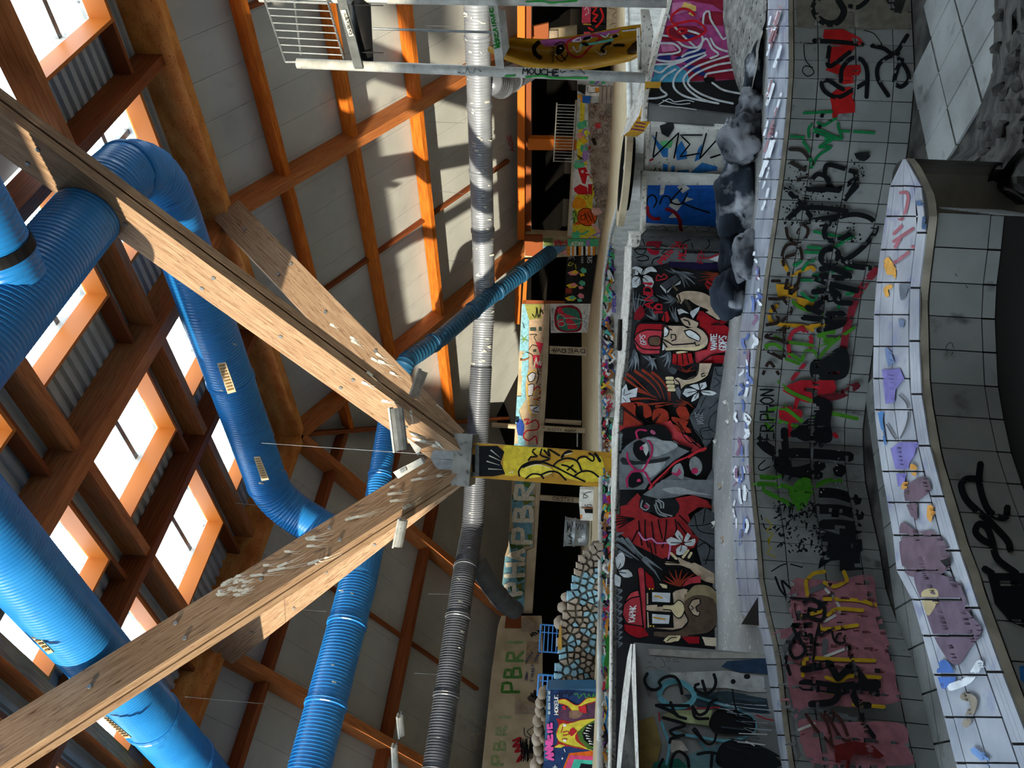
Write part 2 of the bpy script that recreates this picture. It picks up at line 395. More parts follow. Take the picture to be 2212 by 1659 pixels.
slope_panels(RS, NR_, 10.2); slope_panels(LS, NL_, 13.5)
MB().plate([RS(20, 0, .57), RS(26, 0, .57), RS(26, OE, .57), RS(20, OE, .57)], NR_, .08).build('roof_cover', 'dark', CEIL, fix=True)
MB().plate([RS(10.2, 0, .5), RS(20, 0, .5), RS(20, OE, .5), RS(10.2, OE, .5)], NR_, .01).build('added_glazing', 'glass', CEIL, fix=True)  # unseen glass slope added to let sky light onto the right deck
# rafters, hip, purlins, battens
for S, N, av in ((RS, NR_, (0.0, 6.24, 12.4)), (LS, NL_, (0.0, 5.35, 10.7))):
    for a in av: MB().beam(S(a, 0), S(a, OE), .20, .45, N).build('rafter', 'wood', CEIL)
    amx = 15.5 if S is RS else 13.5
    for o in ((1.24, 2.78, 4.43) if S is RS else (1.1, 2.75, 4.42)):
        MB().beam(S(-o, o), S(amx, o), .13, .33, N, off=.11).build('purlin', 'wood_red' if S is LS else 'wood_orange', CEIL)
    for a0, a1 in zip(av, av[1:]):                     # thin battens half way between the rafters
        for o0, o1 in ((1.3, 2.72), (2.84, 4.37), (4.5, 7.3)):
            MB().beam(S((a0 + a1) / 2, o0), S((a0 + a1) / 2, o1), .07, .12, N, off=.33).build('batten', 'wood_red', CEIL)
hipN = (NR_ + NL_).normalized()
MB().beam(RS(0, 0, .05), RS(-OE, OE, .05), .10, .30, hipN).build('hip_rafter', 'wood_red', CEIL)
# ring beams
for P, Q in ((hall(-.12, 0, HR), hall(21, 0, HR)), (hall(0, -.12, HR), hall(0, 21, HR))):
    MB().beam(P, Q, .24, .92).build('ring_beam', 'wood_ring', CEIL)
MB().box((-.2, -.2, 0), (.2, .2, .12))
# lantern beams
for a, w, zb, dep in ((3.47, .16, 6.60, .44), (6.12, .24, 6.50, .55), (9.2, .16, 6.6, .44), (12.0, .24, 6.5, .55)):
    MB().beam(hall(a, .12, zb), hall(a, {9.2: 5.4, 12.0: 3.0}.get(a, 10.5), zb), w, dep).build('lantern_beam', 'wood' if w > .2 else 'wood_red', CEIL)
for l, w, zb, dep, be in ((2.86, .15, 6.64, .40, 12), (5.37, .15, 6.64, .40, 9.2), (7.9, .15, 6.64, .40, 6.1)):
    MB().beam(hall(.12, l, zb), hall(be, l, zb), w, dep).build('lantern_beam', 'wood', CEIL)
# corrugated deck cells with skylight openings
ZD = 7.04
def corr(b0, b1, l0, l1, mb):
    n = max(1, int((l1 - l0) / .19 + .5)); st = (l1 - l0) / n; rows = []
    for b in (b0, b1):
        r = []
        for i in range(n):
            for t, h in ((0, 0), (.42, 0), (.52, .055), (.90, .055)): r.append(hall(b, l0 + st * (i + t), ZD + h))
        r.append(hall(b, l1, ZD)); rows.append(r)
    mb.grid(rows)
WB, WL, SB, SLn = 1.42, .86, 1.80, 1.78
nwin = 0
Bs = [(.12, 3.47), (3.47, 6.12), (6.12, 9.2), (9.2, 12.0)]; Lb = [(.12, 2.86), (2.86, 5.37), (5.37, 7.9), (7.9, 10.55)]
for i, (b0, b1) in enumerate(Bs):
    for j, (l0, l1) in enumerate(Lb):
        if (i == 3 and j > 0) or (i == 2 and j > 2): continue
        nwin += 1
        wb0, wl0 = (1.42, 4.28, 7.27, 10.1)[i], (.86, 3.42, 5.95, 8.5)[j]; wb1, wl1 = wb0 + (1.80, 1.70, 1.80, 1.75)[i], wl0 + 1.78
        mb = MB()
        corr(b0, b1, l0, wl0, mb); corr(b0, b1, wl1, l1, mb); corr(b0, wb0, wl0, wl1, mb); corr(wb1, b1, wl0, wl1, mb)
        mb.build('corrugated_sheet', 'sheet', CEIL)
        t = thing('window_%d' % nwin, loc=hall(wb0, wl0, 6.72), kind='structure')
        e = .05
        def slab(nm, mt, a0, a1, c0, c1, z0, z1):
            MB().hexa([hall(a0, c0, z0), hall(a1, c0, z0), hall(a1, c1, z0), hall(a0, c1, z0), hall(a0, c0, z1), hall(a1, c0, z1), hall(a1, c1, z1), hall(a0, c1, z1)]).build(nm, mt, t, fix=True)
        for z0, z1, mt, nm in ((6.74, 7.06, 'reveal', 'reveal_board'), (7.06, 7.22, 'white', 'upstand')):
            e2 = e if mt != 'white' else .03
            slab(nm, mt, wb0 - e2, wb0, wl0 - e2, wl1 + e2, z0, z1); slab(nm, mt, wb1, wb1 + e2, wl0 - e2, wl1 + e2, z0, z1)
            slab(nm, mt, wb0, wb1, wl0 - e2, wl0, z0, z1); slab(nm, mt, wb0, wb1, wl1, wl1 + e2, z0, z1)
        slab('trimmer', 'wood_red', b0 + .02, b1 - .02, wl0 - .13, wl0 - .06, 6.78, 7.04); slab('trimmer', 'wood_red', b0 + .02, b1 - .02, wl1 + .06, wl1 + .13, 6.78, 7.04)
        cb = wb0 + .62 * (wb1 - wb0); cl = wl0 + .36 * (wl1 - wl0)
        slab('glazing_bar', 'steel', cb - .045, cb + .045, wl0, wl1, 7.14, 7.21); slab('glazing_bar', 'steel', wb0, wb1, cl - .045, cl + .045, 7.145, 7.205)
        slab('pane', 'glass', wb0 - .03, wb1 + .03, wl0 - .03, wl1 + .03, 7.225, 7.232)
# unseen glass roof behind the camera, added for the sun, and solid roof around
def flat(b0, b1, l0, l1, z, mt, nm, th=.08):
    return MB().plate([hall(b0, l0, z), hall(b1, l0, z), hall(b1, l1, z), hall(b0, l1, z)], ZU, th).build(nm, mt, CEIL, fix=True)
flat(9.2, 12, 2.95, 10.6, 7.2, 'panel', 'roof_deck'); flat(6.12, 9.2, 7.95, 10.6, 7.2, 'panel', 'roof_deck')
flat(0, 24, 10.6, 13.6, 7.2, 'panel', 'roof_deck'); flat(12.1, 24, 0, 10.6, 7.2, 'panel', 'roof_deck')
flat(0, 2.6, 13.6, 34, 7.2, 'panel', 'roof_deck'); flat(13.4, 24, 13.6, 34, 7.2, 'panel', 'roof_deck')
flat(2.6, 13.4, 13.6, 34, 7.2, 'glass', 'added_glazing', .01)
for l in (): MB().beam(hall(0, l, 7.0), hall(24, l, 7.0), .2, .19).build('lantern_beam', 'wood', CEIL)
# far sides of the hall behind the camera, closing it off
for nm, P, Q, z0, z1, n_ in (('wall_rear', hall(-12, 34, 0), hall(25, 34, 0), -3, 5.3, AL), ('wall_right', hall(24, -12, 0), hall(24, 35, 0), -3, 7.3, AB)):
    MB().plate([V((P.x, P.y, z0)), V((Q.x, Q.y, z0)), V((Q.x, Q.y, z1)), V((P.x, P.y, z1))], n_, .2).build(nm, 'beige', kind='structure', fix=True)
ct = thing('window_99', loc=hall(8, 34, 5.3), kind='structure'); ct.name = 'window_%d' % (nwin + 1)  # unseen high window band added above the rear wall to let the sun in
ORG[ct.name] = hall(8, 34, 5.3)
P, Q = hall(-12, 34.05, 0), hall(25, 34.05, 0); MB().plate([V((P.x, P.y, 5.3)), V((Q.x, Q.y, 5.3)), V((Q.x, Q.y, 7.2)), V((P.x, P.y, 7.2))], AL, .01).build('pane', 'glass', ct, fix=True)
# ================================================================== TREE COLUMN AND STRUTS
CC = pd(1010, 992, 12.3); CC.z = -.5
CH = pd(1000, 990, 12.3).z
colx, coly = CC.x, CC.y
def sq(cx, cy, h, ang=.80):
    c, s_ = math.cos(ang), math.sin(ang)
    return [V((cx + h * (c * a - s_ * b), cy + h * (s_ * a + c * b), 0)) for a, b in ((-1, -1), (1, -1), (1, 1), (-1, 1))]
column = thing('column', 'square column painted with yellow and black graffiti under wooden struts', 'column', (colx, coly, -.5))
zt = pd(1024, 992, 12.3).z; zc1 = pd(986, 992, 12.3).z
def prism(b, z0, z1, nm, mt, par, b2=None):
    b2 = b2 or b
    return MB().hexa([V((p_.x, p_.y, z0)) for p_ in b] + [V((p_.x, p_.y, z1)) for p_ in b2]).build(nm, mt, par, fix=True)
ANG = .06
shaft = prism(sq(colx, coly, .265, ANG), -.75, zt, 'shaft', 'yellow', column)
prism(sq(colx, coly, .40, ANG), zt, zc1, 'capital', 'concrete', column)
NODE = V((colx, coly, zc1 + .02))
ends = [('A', pz(36, 292, 6.45), 'upper'), ('B', pz(-10, 1628, 6.45), 'lower'), ('C', hall(6.30, .05, 6.40), ''), ('D', hall(.05, 5.35, 6.40), '')]
labels = {'A': 'long twin-plank timber strut crossing in front of the blue elbow duct', 'B': 'long twin-plank timber strut with white bird droppings crossing in front of the lower blue ducts',
          'C': 'timber strut rising behind the long strut to the bolted ring beam joint', 'D': 'timber strut mostly hidden behind the long dropping-streaked strut'}
STRUT = {}
for key, E_, _ in ends:
    dirh = V((E_.x - NODE.x, E_.y - NODE.y, 0)).normalized()
    P = NODE + dirh * .22 + ZU * .05; Q = E_ - ZU * .05
    ax = (Q - P).normalized(); sdv = ax.cross(ZU).normalized(); upv = sdv.cross(ax).normalized()
    Q = Q + ax * (.9 if key in 'AB' else .1)
    t = thing('roof_strut', labels[key], 'timber strut', P)
    pl = []
    for sgn in (-1, 1):
        mb = MB(); mb.beam(P + sdv * sgn * .082 - upv * .26, Q + sdv * sgn * .082 - upv * .26, .13, .55, ZU)
        pl.append(mb.build('plank', 'wood_strut', t))
    MB().beam(P - upv * .20, Q - upv * .20, .034, .42, ZU).build('core_board', 'wood_red', t)
    L_ = (Q - P).length
    for k_ in range(int(L_ / 1.15)):
        for off in (-.13, .15) if k_ % 2 else (.02,):
            c = P + ax * (.9 + k_ * 1.15) + upv * off
            MB().tube([c - sdv * .165, c + sdv * .165], .028, 8).build('bolt', 'steel', pl[1])
    STRUT[key] = (t, pl)
# steel shoe plates on the capital
for nm, pts in (('shoe_plate', [(930, 986), (944, 958), (958, 957), (988, 963), (988, 993), (930, 990)]), ('shoe_plate', [(930, 990), (988, 995), (988, 1030), (966, 1030), (940, 1008)])):
    MB().plate([pd(x, y, 11.93) for x, y in pts], V((0, 1, 0)), .012).build(nm, 'steel', column, fix=True)
# ================================================================== DUCTS
def duct(name, label, path, r, mt, rad=.9, pitch=.06, bands=(), cat='duct', n=5, into=None):
    path = arc_path(path, rad, n) if len(path) > 2 else [V(q) for q in path]
    t = into or thing(name, label, cat, path[0])
    P, Rr = ribbed(path, r, pitch)
    mb = MB(); mb.sm = False; mb.tube(P, Rr, 24); body = mb.build('duct_body' if into is None else 'branch_duct', mt, t)
    for p_ in body.data.polygons: p_.use_smooth = True
    L = 0; tot = sum((b - a).length for a, b in zip(path, path[1:]))
    for f_ in bands:
        d = f_ * tot; 
        for a, b in zip(path, path[1:]):
            l = (b - a).length
            if d <= l:
                c = a + (b - a) * (d / l); ax = (b - a).normalized()
                MB().tube([c - ax * .045, c - ax * .03, c - ax * .015, c + ax * .015, c + ax * .03, c + ax * .045], [r + .012, r + .03, r + .018, r + .018, r + .03, r + .012], 28).build('clamp_band', mt, t); break
            d -= l
    return t, body
ZP = 5.95
dP1, bP1 = duct('air_duct', 'big blue ribbed duct with segmented elbow under the skylights', [hall(9.12, 6.75, ZP), hall(9.08, 2.35, ZP), hall(1.35, 2.75, ZP), hall(.62, 3.3, 4.3)], .385, 'blue', 1.0, bands=(.28, .62, .83), n=5)
dQ, bQ = duct('air_duct', 'blue duct running left past the column and thickening toward the lower edge', [hall(1.15, -.2, 4.15), hall(.55, 2.6, 4.05), hall(.62, 3.3, 4.0)], .235, 'blue', .5, bands=(.5,))
MB().tube([hall(.55, 2.85, 4.03), hall(.60, 3.05, 4.02), hall(.62, 3.9, 4.0), hall(.62, 4.0, 4.0)], [.24, .34, .36, .355], 28).build('reducer', 'blue', dQ)
dQ2, bQ2 = duct('air_duct', 'thick blue duct falling out of the picture below the long strut', [hall(.62, 3.95, 4.0), hall(.62, 11.5, 4.0)], .355, 'blue', bands=(.13, .33, .55), into=dQ)
dS, bS = duct('air_duct', 'dark blue ribbed duct crossing the lower skylights with a vent grille', [hall(8.6, 7.38, 6.12), hall(-1.5, 7.55, 6.12)], .40, 'blue', bands=(.45, .62, .80))
dY, bY = duct('air_duct', 'short blue branch duct with black collar joining the big duct', [hall(9.3, 5.5, 5.95), hall(11.6, 5.35, 6.0)], .33, 'blue', bands=(), into=dP1)
MB().tube([hall(9.62, 5.48, 5.955), hall(9.74, 5.475, 5.96)], [.355, .355], 28).build('collar', 'black', dY)
g = [pd(880, 778, 17.2), pd(955, 728, 18.3), pd(1040, 655, 19.6), pd(1170, 560, 21.6), pd(1190, 545, 22)]
dF, bF = duct('flexible_duct', 'thin blue flexible duct hung under the rafter toward the painted post', [hall(1.15, -.2, 4.15), pd(872, 792, 17.0)] + g, .20, 'blue_dark', .4, pitch=.11, bands=(.30, .52, .66, .8), n=4)
ZG = 2.5
GP = [hall(11, -5.45, ZG), hall(8.05, -5.04, ZG), hall(1.0, -4.08, ZG), hall(-.25, -2.95, ZG), hall(-3.5, -.05, ZG), hall(-3.3, 1.6, ZG), hall(-3.68, 5.42, ZG), hall(-3.9, 9, ZG)]
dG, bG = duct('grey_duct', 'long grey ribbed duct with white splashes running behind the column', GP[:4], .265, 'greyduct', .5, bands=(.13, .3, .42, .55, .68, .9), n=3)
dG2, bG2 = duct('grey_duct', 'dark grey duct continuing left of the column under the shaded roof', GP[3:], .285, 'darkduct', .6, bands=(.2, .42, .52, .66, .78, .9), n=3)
duct('flexible_duct', 'short grey ribbed branch duct behind the white pole', [pd(1058, 178, 17.0), pd(1082, 186, 17.6), pd(1112, 165, 18.4), pd(1140, 150, 19)], .27, 'darkduct', .4, pitch=.1, bands=(.55,))
duct('flexible_duct', 'short bluish branch duct at the left end of the lettered fascia', [pd(1030, 1215, 20.8), pd(1058, 1262, 21.4), pd(1088, 1302, 22), pd(1112, 1318, 22.6)], .26, 'darkduct', .5, bands=(.6,))
# vent grilles: framed slats let into the ducts
def vent(par, pts, dep, label):
    a, b, c, d = [pd(x, y, dep) for x, y in pts]
    n = (b - a).cross(d - a).normalized()
    if n.y > 0: n = -n
    vf = MB().plate([a, b, c, d], n, .02).build('vent_frame', 'beige', par, fix=True)
    for i in range(9):
        f0, f1 = (i + .7) / 10, (i + 1.15) / 10
        s0 = [a.lerp(d, f0).lerp(b.lerp(c, f0), .16), a.lerp(d, f0).lerp(b.lerp(c, f0), .84), a.lerp(d, f1).lerp(b.lerp(c, f1), .84), a.lerp(d, f1).lerp(b.lerp(c, f1), .16)]
        MB().plate([q + n * .02 for q in s0], n, .012).build('vent_slat', 'vent', vf, fix=True)
# ================================================================== POOLS
ZC, ZF, TL = -1.50, -1.55, .155
def plan(tab, z, ys): return [pz(interp(tab, y), y, z) for y in ys]
def resample(pts, step):
    d = [0]
    for a, b in zip(pts, pts[1:]): d.append(d[-1] + (b - a).length)
    n = max(1, round(d[-1] / step)); out = []; j = 0
    for i in range(n + 1):
        t = d[-1] * i / n
        while j < len(d) - 2 and d[j + 1] < t: j += 1
        out.append(pts[j].lerp(pts[j + 1], (t - d[j]) / (d[j + 1] - d[j]) if d[j + 1] > d[j] else 0))
    return out
def yrange(y0, y1, st=12):
    n = max(1, round(abs(y1 - y0) / st)); return [y0 + (y1 - y0) * i / n for i in range(n + 1)]
CNT = {}
def quadtile(q, n, par, mt, th=.006, gap=.0035, name='tile'):
    c = sum(q, V((0, 0, 0))) / 4
    r = []
    for p_ in q:
        d = c - p_; l = d.length; r.append(p_ + d * min(.4, gap * 1.4 / l) if l else p_)
    return MB().plate(r, n, th).build(name, mt, par, fix=True)
def facing(n, P): return n if n.dot(P) < 0 else -n
def strip_tiles(top, bot, rows, par, mt, up=None, lim=300, jitter=.0):
    """top/bot: matching point lists; rows: fractions from top to bottom. Tiles are separate pieces; those past the limit are joined."""
    allq = []
    for i in range(len(top) - 1):
        for a, b in zip(rows, rows[1:]):
            q = [top[i].lerp(bot[i], a), top[i + 1].lerp(bot[i + 1], a), top[i + 1].lerp(bot[i + 1], b), top[i].lerp(bot[i], b)]
            n = (q[1] - q[0]).cross(q[3] - q[0])
            if n.length < 1e-7: continue
            n = n.normalized(); c = sum(q, V((0, 0, 0))) / 4
            n = facing(n, c) if up is None else (n if n.dot(up) > 0 else -n)
            allq.append((c.length + (0 if -20 < ypix(c) < 1680 and c.y > 1 else 100), q, n))
    allq.sort(key=lambda e: e[0]); out = []
    for d, q, n in allq[:lim]: out.append(quadtile(q, n, par, mt, .006 + random.random() * jitter))
    if len(allq) > lim:
        mb = MB()
        for d, q, n in allq[lim:]:
            c = sum(q, V((0, 0, 0))) / 4; r = [p_ + (c - p_) * min(.4, .005 / max(1e-6, (c - p_).length)) for p_ in q]; mb.plate(r, n, .006)
        out.append(mb.build('tile_field', mt, par, kind='stuff', fix=True))
    return out
def skirt(top, bot, name, mt, par, **k):
    mb = MB(); mb.grid([top, bot]); return mb.build(name, mt, par, **k)
# ---- coping 1 (the long tiled edge under the mural ledge)
C1B = [(1655, -350), (1659, -60), (1659.5, 0), (1660, 155), (1655, 277), (1641.5, 410), (1625, 533), (1600, 713), (1589, 827), (1584, 932), (1580, 1060), (1584, 1143), (1591, 1258), (1600, 1325), (1646, 1360), (1653, 1412), (1689, 1651), (1697, 1710), (1752, 2010)]
C1F = [(1700, -350), (1704, -60), (1704, 0), (1705, 155), (1695.5, 277), (1683, 387), (1669, 483), (1650, 610), (1628, 815), (1618, 917), (1618, 1014), (1626, 1097), (1636, 1188), (1633 + 5, 1239), (1650, 1308), (1675, 1416), (1691, 1557), (1705, 1659), (1714, 1710), (1772, 2010)]
POOL = thing('floor', loc=(0, 6, ZC), kind='structure')
front = resample(plan(C1F, ZC, yrange(-340, 2000)), TL)
def ypix(P):                                           # photo row of a point
    d = P.dot(FWD); return 1659 - (829.5 + F * P.dot(UAX) / d)
back1 = [pz(interp(C1B, ypix(p_)), ypix(p_), ZC) for p_ in front]
cop1 = thing('pool_coping', 'long curved tiled pool edge with bluish worn tiles below the painted mural', 'pool edge', front[len(front) // 2])
skirt(back1, front, 'coping_grout', 'grout', cop1)
cop1_t = strip_tiles(back1, front, [0, .13, .52, .90, 1.0], cop1, 'tile_top', up=ZU, lim=300)
lipb = [p_ - ZU * .035 for p_ in front]
fr2 = [p_ * (1 - .02 / p_.length) for p_ in front]
mb = MB(); mb.grid([front, fr2, [p_ - ZU * .032 for p_ in fr2], [p_ - ZU * .032 for p_ in front]]); mb.build('coping_lip', 'lip', cop1)
# ---- graffiti wall below coping 1
WGB = [(1996, -60), (1996, 0), (1998, 83), (1996, 221), (1982, 343), (1879, 760), (1863, 830), (1861.5, 931), (1859, 1069), (1866, 1180), (1882, 1239), (1899, 1344), (1932, 1488), (1962, 1654), (1975, 1710)]
ZCH = -2.45
wg_top = [p_ - ZU * .03 for p_ in front]; wg_bot = [V((p_.x, p_.y, ZCH)) for p_ in front]
wallG = thing('wall_channel', loc=front[0], kind='structure')
skirt(wg_top, wg_bot, 'wall_grout', 'grout', wallG)
hgt = wg_top[0].z - ZCH
rows = [.004, .19 / hgt, (.19 + .285) / hgt, (.19 + .285 * 2) / hgt, .99]
wallG_t = strip_tiles(wg_top, wg_bot, rows, wallG, 'tile', lim=300)
# ---- coping 2 (near wall) with its rounded tip
C2B = [(1954, 342), (1940, 350), (1929, 368), (1924, 410), (1913, 483), (1897.5, 583), (1890.5, 677), (1888, 820), (1889, 861), (1899, 958), (1913, 1055), (1929, 1133), (1940, 1240), (1968, 1280), (2009.5, 1422), (2043, 1552), (2070, 1659), (2083, 1710), (2165, 2010)]
C2F = [(1958, 342), (1970, 356), (1982, 379), (2003, 425), (2007, 469), (1993, 583), (1986, 649), (1990, 820), (1996, 875), (2015, 986), (2043, 1080), (2070, 1174), (2095, 1240), (2106, 1280), (2151, 1405), (2189, 1510), (2212, 1565), (2255, 1680), (2266, 1710), (2372, 2010)]
yy = [342, 346, 352, 360, 372, 386, 402, 420] + yrange(440, 2000, 9)
f2 = plan(C2F, ZC, yy); b2 = plan(C2B, ZC, yy)
def pair_resample(a, b, step):
    m_ = [(p_ + q) / 2 for p_, q in zip(a, b)]; d = [0]
    for p_, q in zip(m_, m_[1:]): d.append(d[-1] + (q - p_).length)
    n = max(1, round(d[-1] / step)); A, B_ = [], []; j = 0
    for i in range(n + 1):
        t = d[-1] * i / n
        while j < len(d) - 2 and d[j + 1] < t: j += 1
        f_ = (t - d[j]) / (d[j + 1] - d[j]); A.append(a[j].lerp(a[j + 1], f_)); B_.append(b[j].lerp(b[j + 1], f_))
    return A, B_
f2r, b2r = pair_resample(f2, b2, TL)
cop2 = thing('pool_coping', 'near tiled pool wall top with rounded tip and violet and orange paint stains', 'pool edge', f2r[len(f2r) // 2])
skirt(b2, f2, 'coping_grout', 'grout', cop2)
cop2_t = strip_tiles(b2r, f2r, [0, .145, .45, .80], cop2, 'tile_top', up=ZU)
lipq = [b_.lerp(f_, .81) for b_, f_ in zip(b2, f2)]
l2a, l2b = pair_resample(lipq, f2, .24)
cop2_t += strip_tiles(l2a, l2b, [0, .36, .62, 1.0], cop2, 'tile_top', up=ZU)
ZN = -1.82
f2n = [p_ * (1 - .012 / p_.length) for p_ in f2]
mb = MB(); mb.grid([f2, [p_ - ZU * .035 for p_ in f2n]]); mb.build('coping_lip', 'lip', cop2)
wn_top = [V((p_.x, p_.y, ZC - .033)) for p_ in resample(f2[10:], TL)]; wn_bot = [V((p_.x, p_.y, ZN)) for p_ in wn_top]
wallN = thing('wall_near', loc=wn_top[0], kind='structure')
skirt(wn_top, wn_bot, 'wall_grout', 'grout', wallN)
wallN_t = strip_tiles(wn_top, wn_bot, [.008, .80, .99], wallN, 'tile')
# back face of the near wall down to the channel floor
bt = [V((p_.x, p_.y, ZC)) for p_ in b2]; skirt([p_ - ZU * .03 for p_ in bt], [V((p_.x, p_.y, ZCH)) for p_ in bt], 'wall_back_face', 'tile_far', wallN)
# end wall of the near basin, turning toward the camera on the right
e0, e1 = f2[9], pz(2250, 470, ZN)
et = [e0.lerp(e1, i / 6) for i in range(7)]
ew_top = [V((p_.x, p_.y, ZC - .03 - .02 * i)) for i, p_ in enumerate(et)]; ew_bot = [V((p_.x, p_.y, ZN)) for p_ in et]
skirt(ew_top, ew_bot, 'end_wall_grout', 'grout', wallN); strip_tiles(ew_top, ew_bot, [.03, .35, .66, .98], wallN, 'tile')
# ---- floors
def flatpoly(px, z, nm, mt, par=POOL, th=.05, **k): return MB().plate([pz(x, y, z) for x, y in px], -ZU, th).build(nm, mt, par, fix=True, **k)
chan = MB().plate([V((-9, -14, ZCH)), V((9, -14, ZCH)), V((9, 9, ZCH)), V((-9, 9, ZCH))], -ZU, .1).build('channel_floor', 'rubble', POOL, fix=True)
MB().plate([hall(-14, -14, -3.0), hall(26, -14, -3.0), hall(26, 36, -3.0), hall(-14, 36, -3.0)], -ZU, .2).build('ground_slab', 'concrete', POOL, fix=True)
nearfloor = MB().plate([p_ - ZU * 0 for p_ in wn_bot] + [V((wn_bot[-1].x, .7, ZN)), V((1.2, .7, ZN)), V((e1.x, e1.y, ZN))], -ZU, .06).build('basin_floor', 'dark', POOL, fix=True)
# sloping grey tile floor between graffiti wall and near wall
fa, fb = pz(1885, 1010, ZCH + .012), pz(1965, 1010, ZCH + .012)
A0 = pz(1885, 1330, ZCH + .01); A1 = pz(1870, 1000, ZCH + .01)
uu = (pz(1930, 1489 - 60, ZCH) - pz(1872, 1000, ZCH)).normalized(); ww = V((uu.y, -uu.x, 0)); ww = ww if ww.dot(-A0) > 0 else -ww
og = pz(1885, 1000, ZCH) - uu * .35 + ww * .06
SZ = .31; side = .0
def inside(q, poly):
    c = False; n = len(poly)
    for i in range(n):
        (x0, y0), (x1, y1) = poly[i], poly[i - 1]
        if (y0 > q.y) != (y1 > q.y) and q.x < (x1 - x0) * (q.y - y0) / (y1 - y0) + x0: c = not c
    return c
for i in range(-1, 14):
    for j in range(0, 4):
        q = [og + uu * SZ * (i + a) + ww * SZ * .62 * (j + b) for a, b in ((0, 0), (1, 0), (1, 1), (0, 1))]
        quadtile(q, ZU, POOL, 'tile_dirty', .012, .006, 'floor_tile')
# broken tile floor lower right
la = (pz(2120, 235, ZCH) - pz(2057, 0, ZCH)).normalized(); lb = V((la.y, -la.x, 0)); lb = lb if lb.dot(V((1, 0, 0))) > 0 else -lb
og = pz(2015, 83, ZCH); rgn = [(p_.x, p_.y) for p_ in (pz(2000, -60, ZCH), pz(2000, 83, ZCH), pz(1990, 340, ZCH), pz(2090, 352, ZCH), pz(2150, 200, ZCH), pz(2160, -60, ZCH))]
for i in range(-8, 9):
    for j in range(-8, 9):
        q = [og + la * .36 * (i + a) + lb * .36 * (j + b) for a, b in ((0, 0), (1, 0), (1, 1), (0, 1))]
        if inside(sum(q, V((0, 0, 0))) / 4, rgn): quadtile(q, ZU, POOL, 'tile_dirty', .012 + random.random() * .006, .008, 'floor_tile')
# grey ledge floor under the mural
MURB = [(1622, -350), (1620, -60), (1615, 0), (1610, 240), (1590, 500), (1580, 680), (1577, 706), (1563.5, 790), (1550, 881), (1543, 957), (1540, 1060), (1540.5, 1109), (1542, 1250), (1547, 1400), (1556, 1500), (1600, 2010)]
lf = plan(C1B, ZC - .012, yrange(-340, 1700, 20)); lbk = [pz(interp(MURB, y) - 26, y, ZF) for y in yrange(-340, 1700, 20)]
mb = MB(); mb.grid([lbk, lf]); ledge = mb.build('ledge_floor', 'floor_grey', POOL)
# triangular pit in the ledge by the left wall
pit = [pz(1638, 1290, ZC + .004), pz(1602, 1349, ZC + .004), pz(1640, 1352, ZC + .004)]
pt = thing('drain_pit', 'dark triangular recess in the ledge beside the long tiled edge', 'pit', pit[0])
MB().plate(pit, ZU, .004).build('pit_shade', 'dark', pt, fix=True)  # flat plate on the ledge; the recess's shade is put into its black colour
MB().plate([pit[1], pit[2], pit[2] + ZU * .05, pit[1] + ZU * .05], V((0, 1, 0)), .01).build('pit_edge', 'lip', pt, fix=True)
# ---- mural wall: face, white top
MT = [(1365, 520), (1364, 608), (1349, 795), (1342, 827), (1336, 932), (1332, 1060), (1324, 1246), (1323.5, 1360), (1321, 1651), (1320, 1710), (1316, 2010)]
ys = yrange(545, 1900, 16)
mb_bot = [pz(interp(MURB, y), y, ZF) for y in ys]
def vert_z(P, x, y):                                   # height on the vertical line above plan point P seen at image x of its row
    r = ray(x, ypix(P)); return r.z * P.y / r.y
mur_bot = []; mur_top = []
for P in mb_bot:
    # keep the wall vertical: find the height whose picture lies on the top edge
    z = -.55
    for _ in range(12):
        q = V((P.x, P.y, z)); y_ = ypix(q); x_t = interp(MT, y_); d = q.dot(FWD); x_ = 1106 + F * q.dot(DAX) / d
        z += (x_ - x_t) * d / F
    mur_bot.append(V((P.x, P.y, ZF - .05))); mur_top.append(V((P.x, P.y, z)))
wallM = thing('wall_mural', loc=mur_bot[len(mur_bot) // 2], kind='structure')
mface = skirt(mur_top, mur_bot, 'wall_face', 'mural_black', wallM)
# continue it behind the left wall
P_l = mur_top[-1]
MTB = [(1356, 500), (1349, 520), (1338, 577), (1330, 700), (1324.5, 795), (1324, 1000), (1321.5, 1060), (1316, 1420), (1312, 1651), (1311, 1710), (1306, 2010)]
rail = wallM
tipz = mur_top[0].z
rf = [pz(x, y, tipz + .05) for x, y in ((1356, 499), (1362, 506), (1364.5, 518), (1365, 530))] + [p_ + ZU * .012 for p_ in mur_top]
ext = (mur_top[-1] - mur_top[-8]) / 7
rf += [mur_top[-1] + ZU * .012 + ext * k_ for k_ in range(1, 14)]
wd = []
for i_, P in enumerate(rf):
    y = ypix(P); q = pz(interp(MTB, y), y, P.z + (.05 if y < 900 else .015)); wd.append(min(.62, max(.16, (q - P).length)) if i_ > 2 else .02 + .1 * i_)
for _ in range(4): wd = [wd[0]] + [(a + 2 * b + c) / 4 for a, b, c in zip(wd, wd[1:], wd[2:])] + [wd[-1]]
rb = [P + V((P.x, P.y, 0)).normalized() * w_ + ZU * .06 * min(1, w_) for P, w_ in zip(rf, wd)]
mb = MB(); mb.grid([rb, rf]); mb.grid([rf, [p_ - ZU * .05 for p_ in rf]]); mb.grid([[p_ - ZU * .12 for p_ in rb], rb]); mb.build('parapet_cap', 'cracked', rail)
MB().plate([pz(1341, 690, -.47), pz(1345, 690, -.47), pz(1341, 758, -.47), pz(1338, 755, -.47)], ZU, .03).build('parapet_slot', 'dark', rail, fix=True)
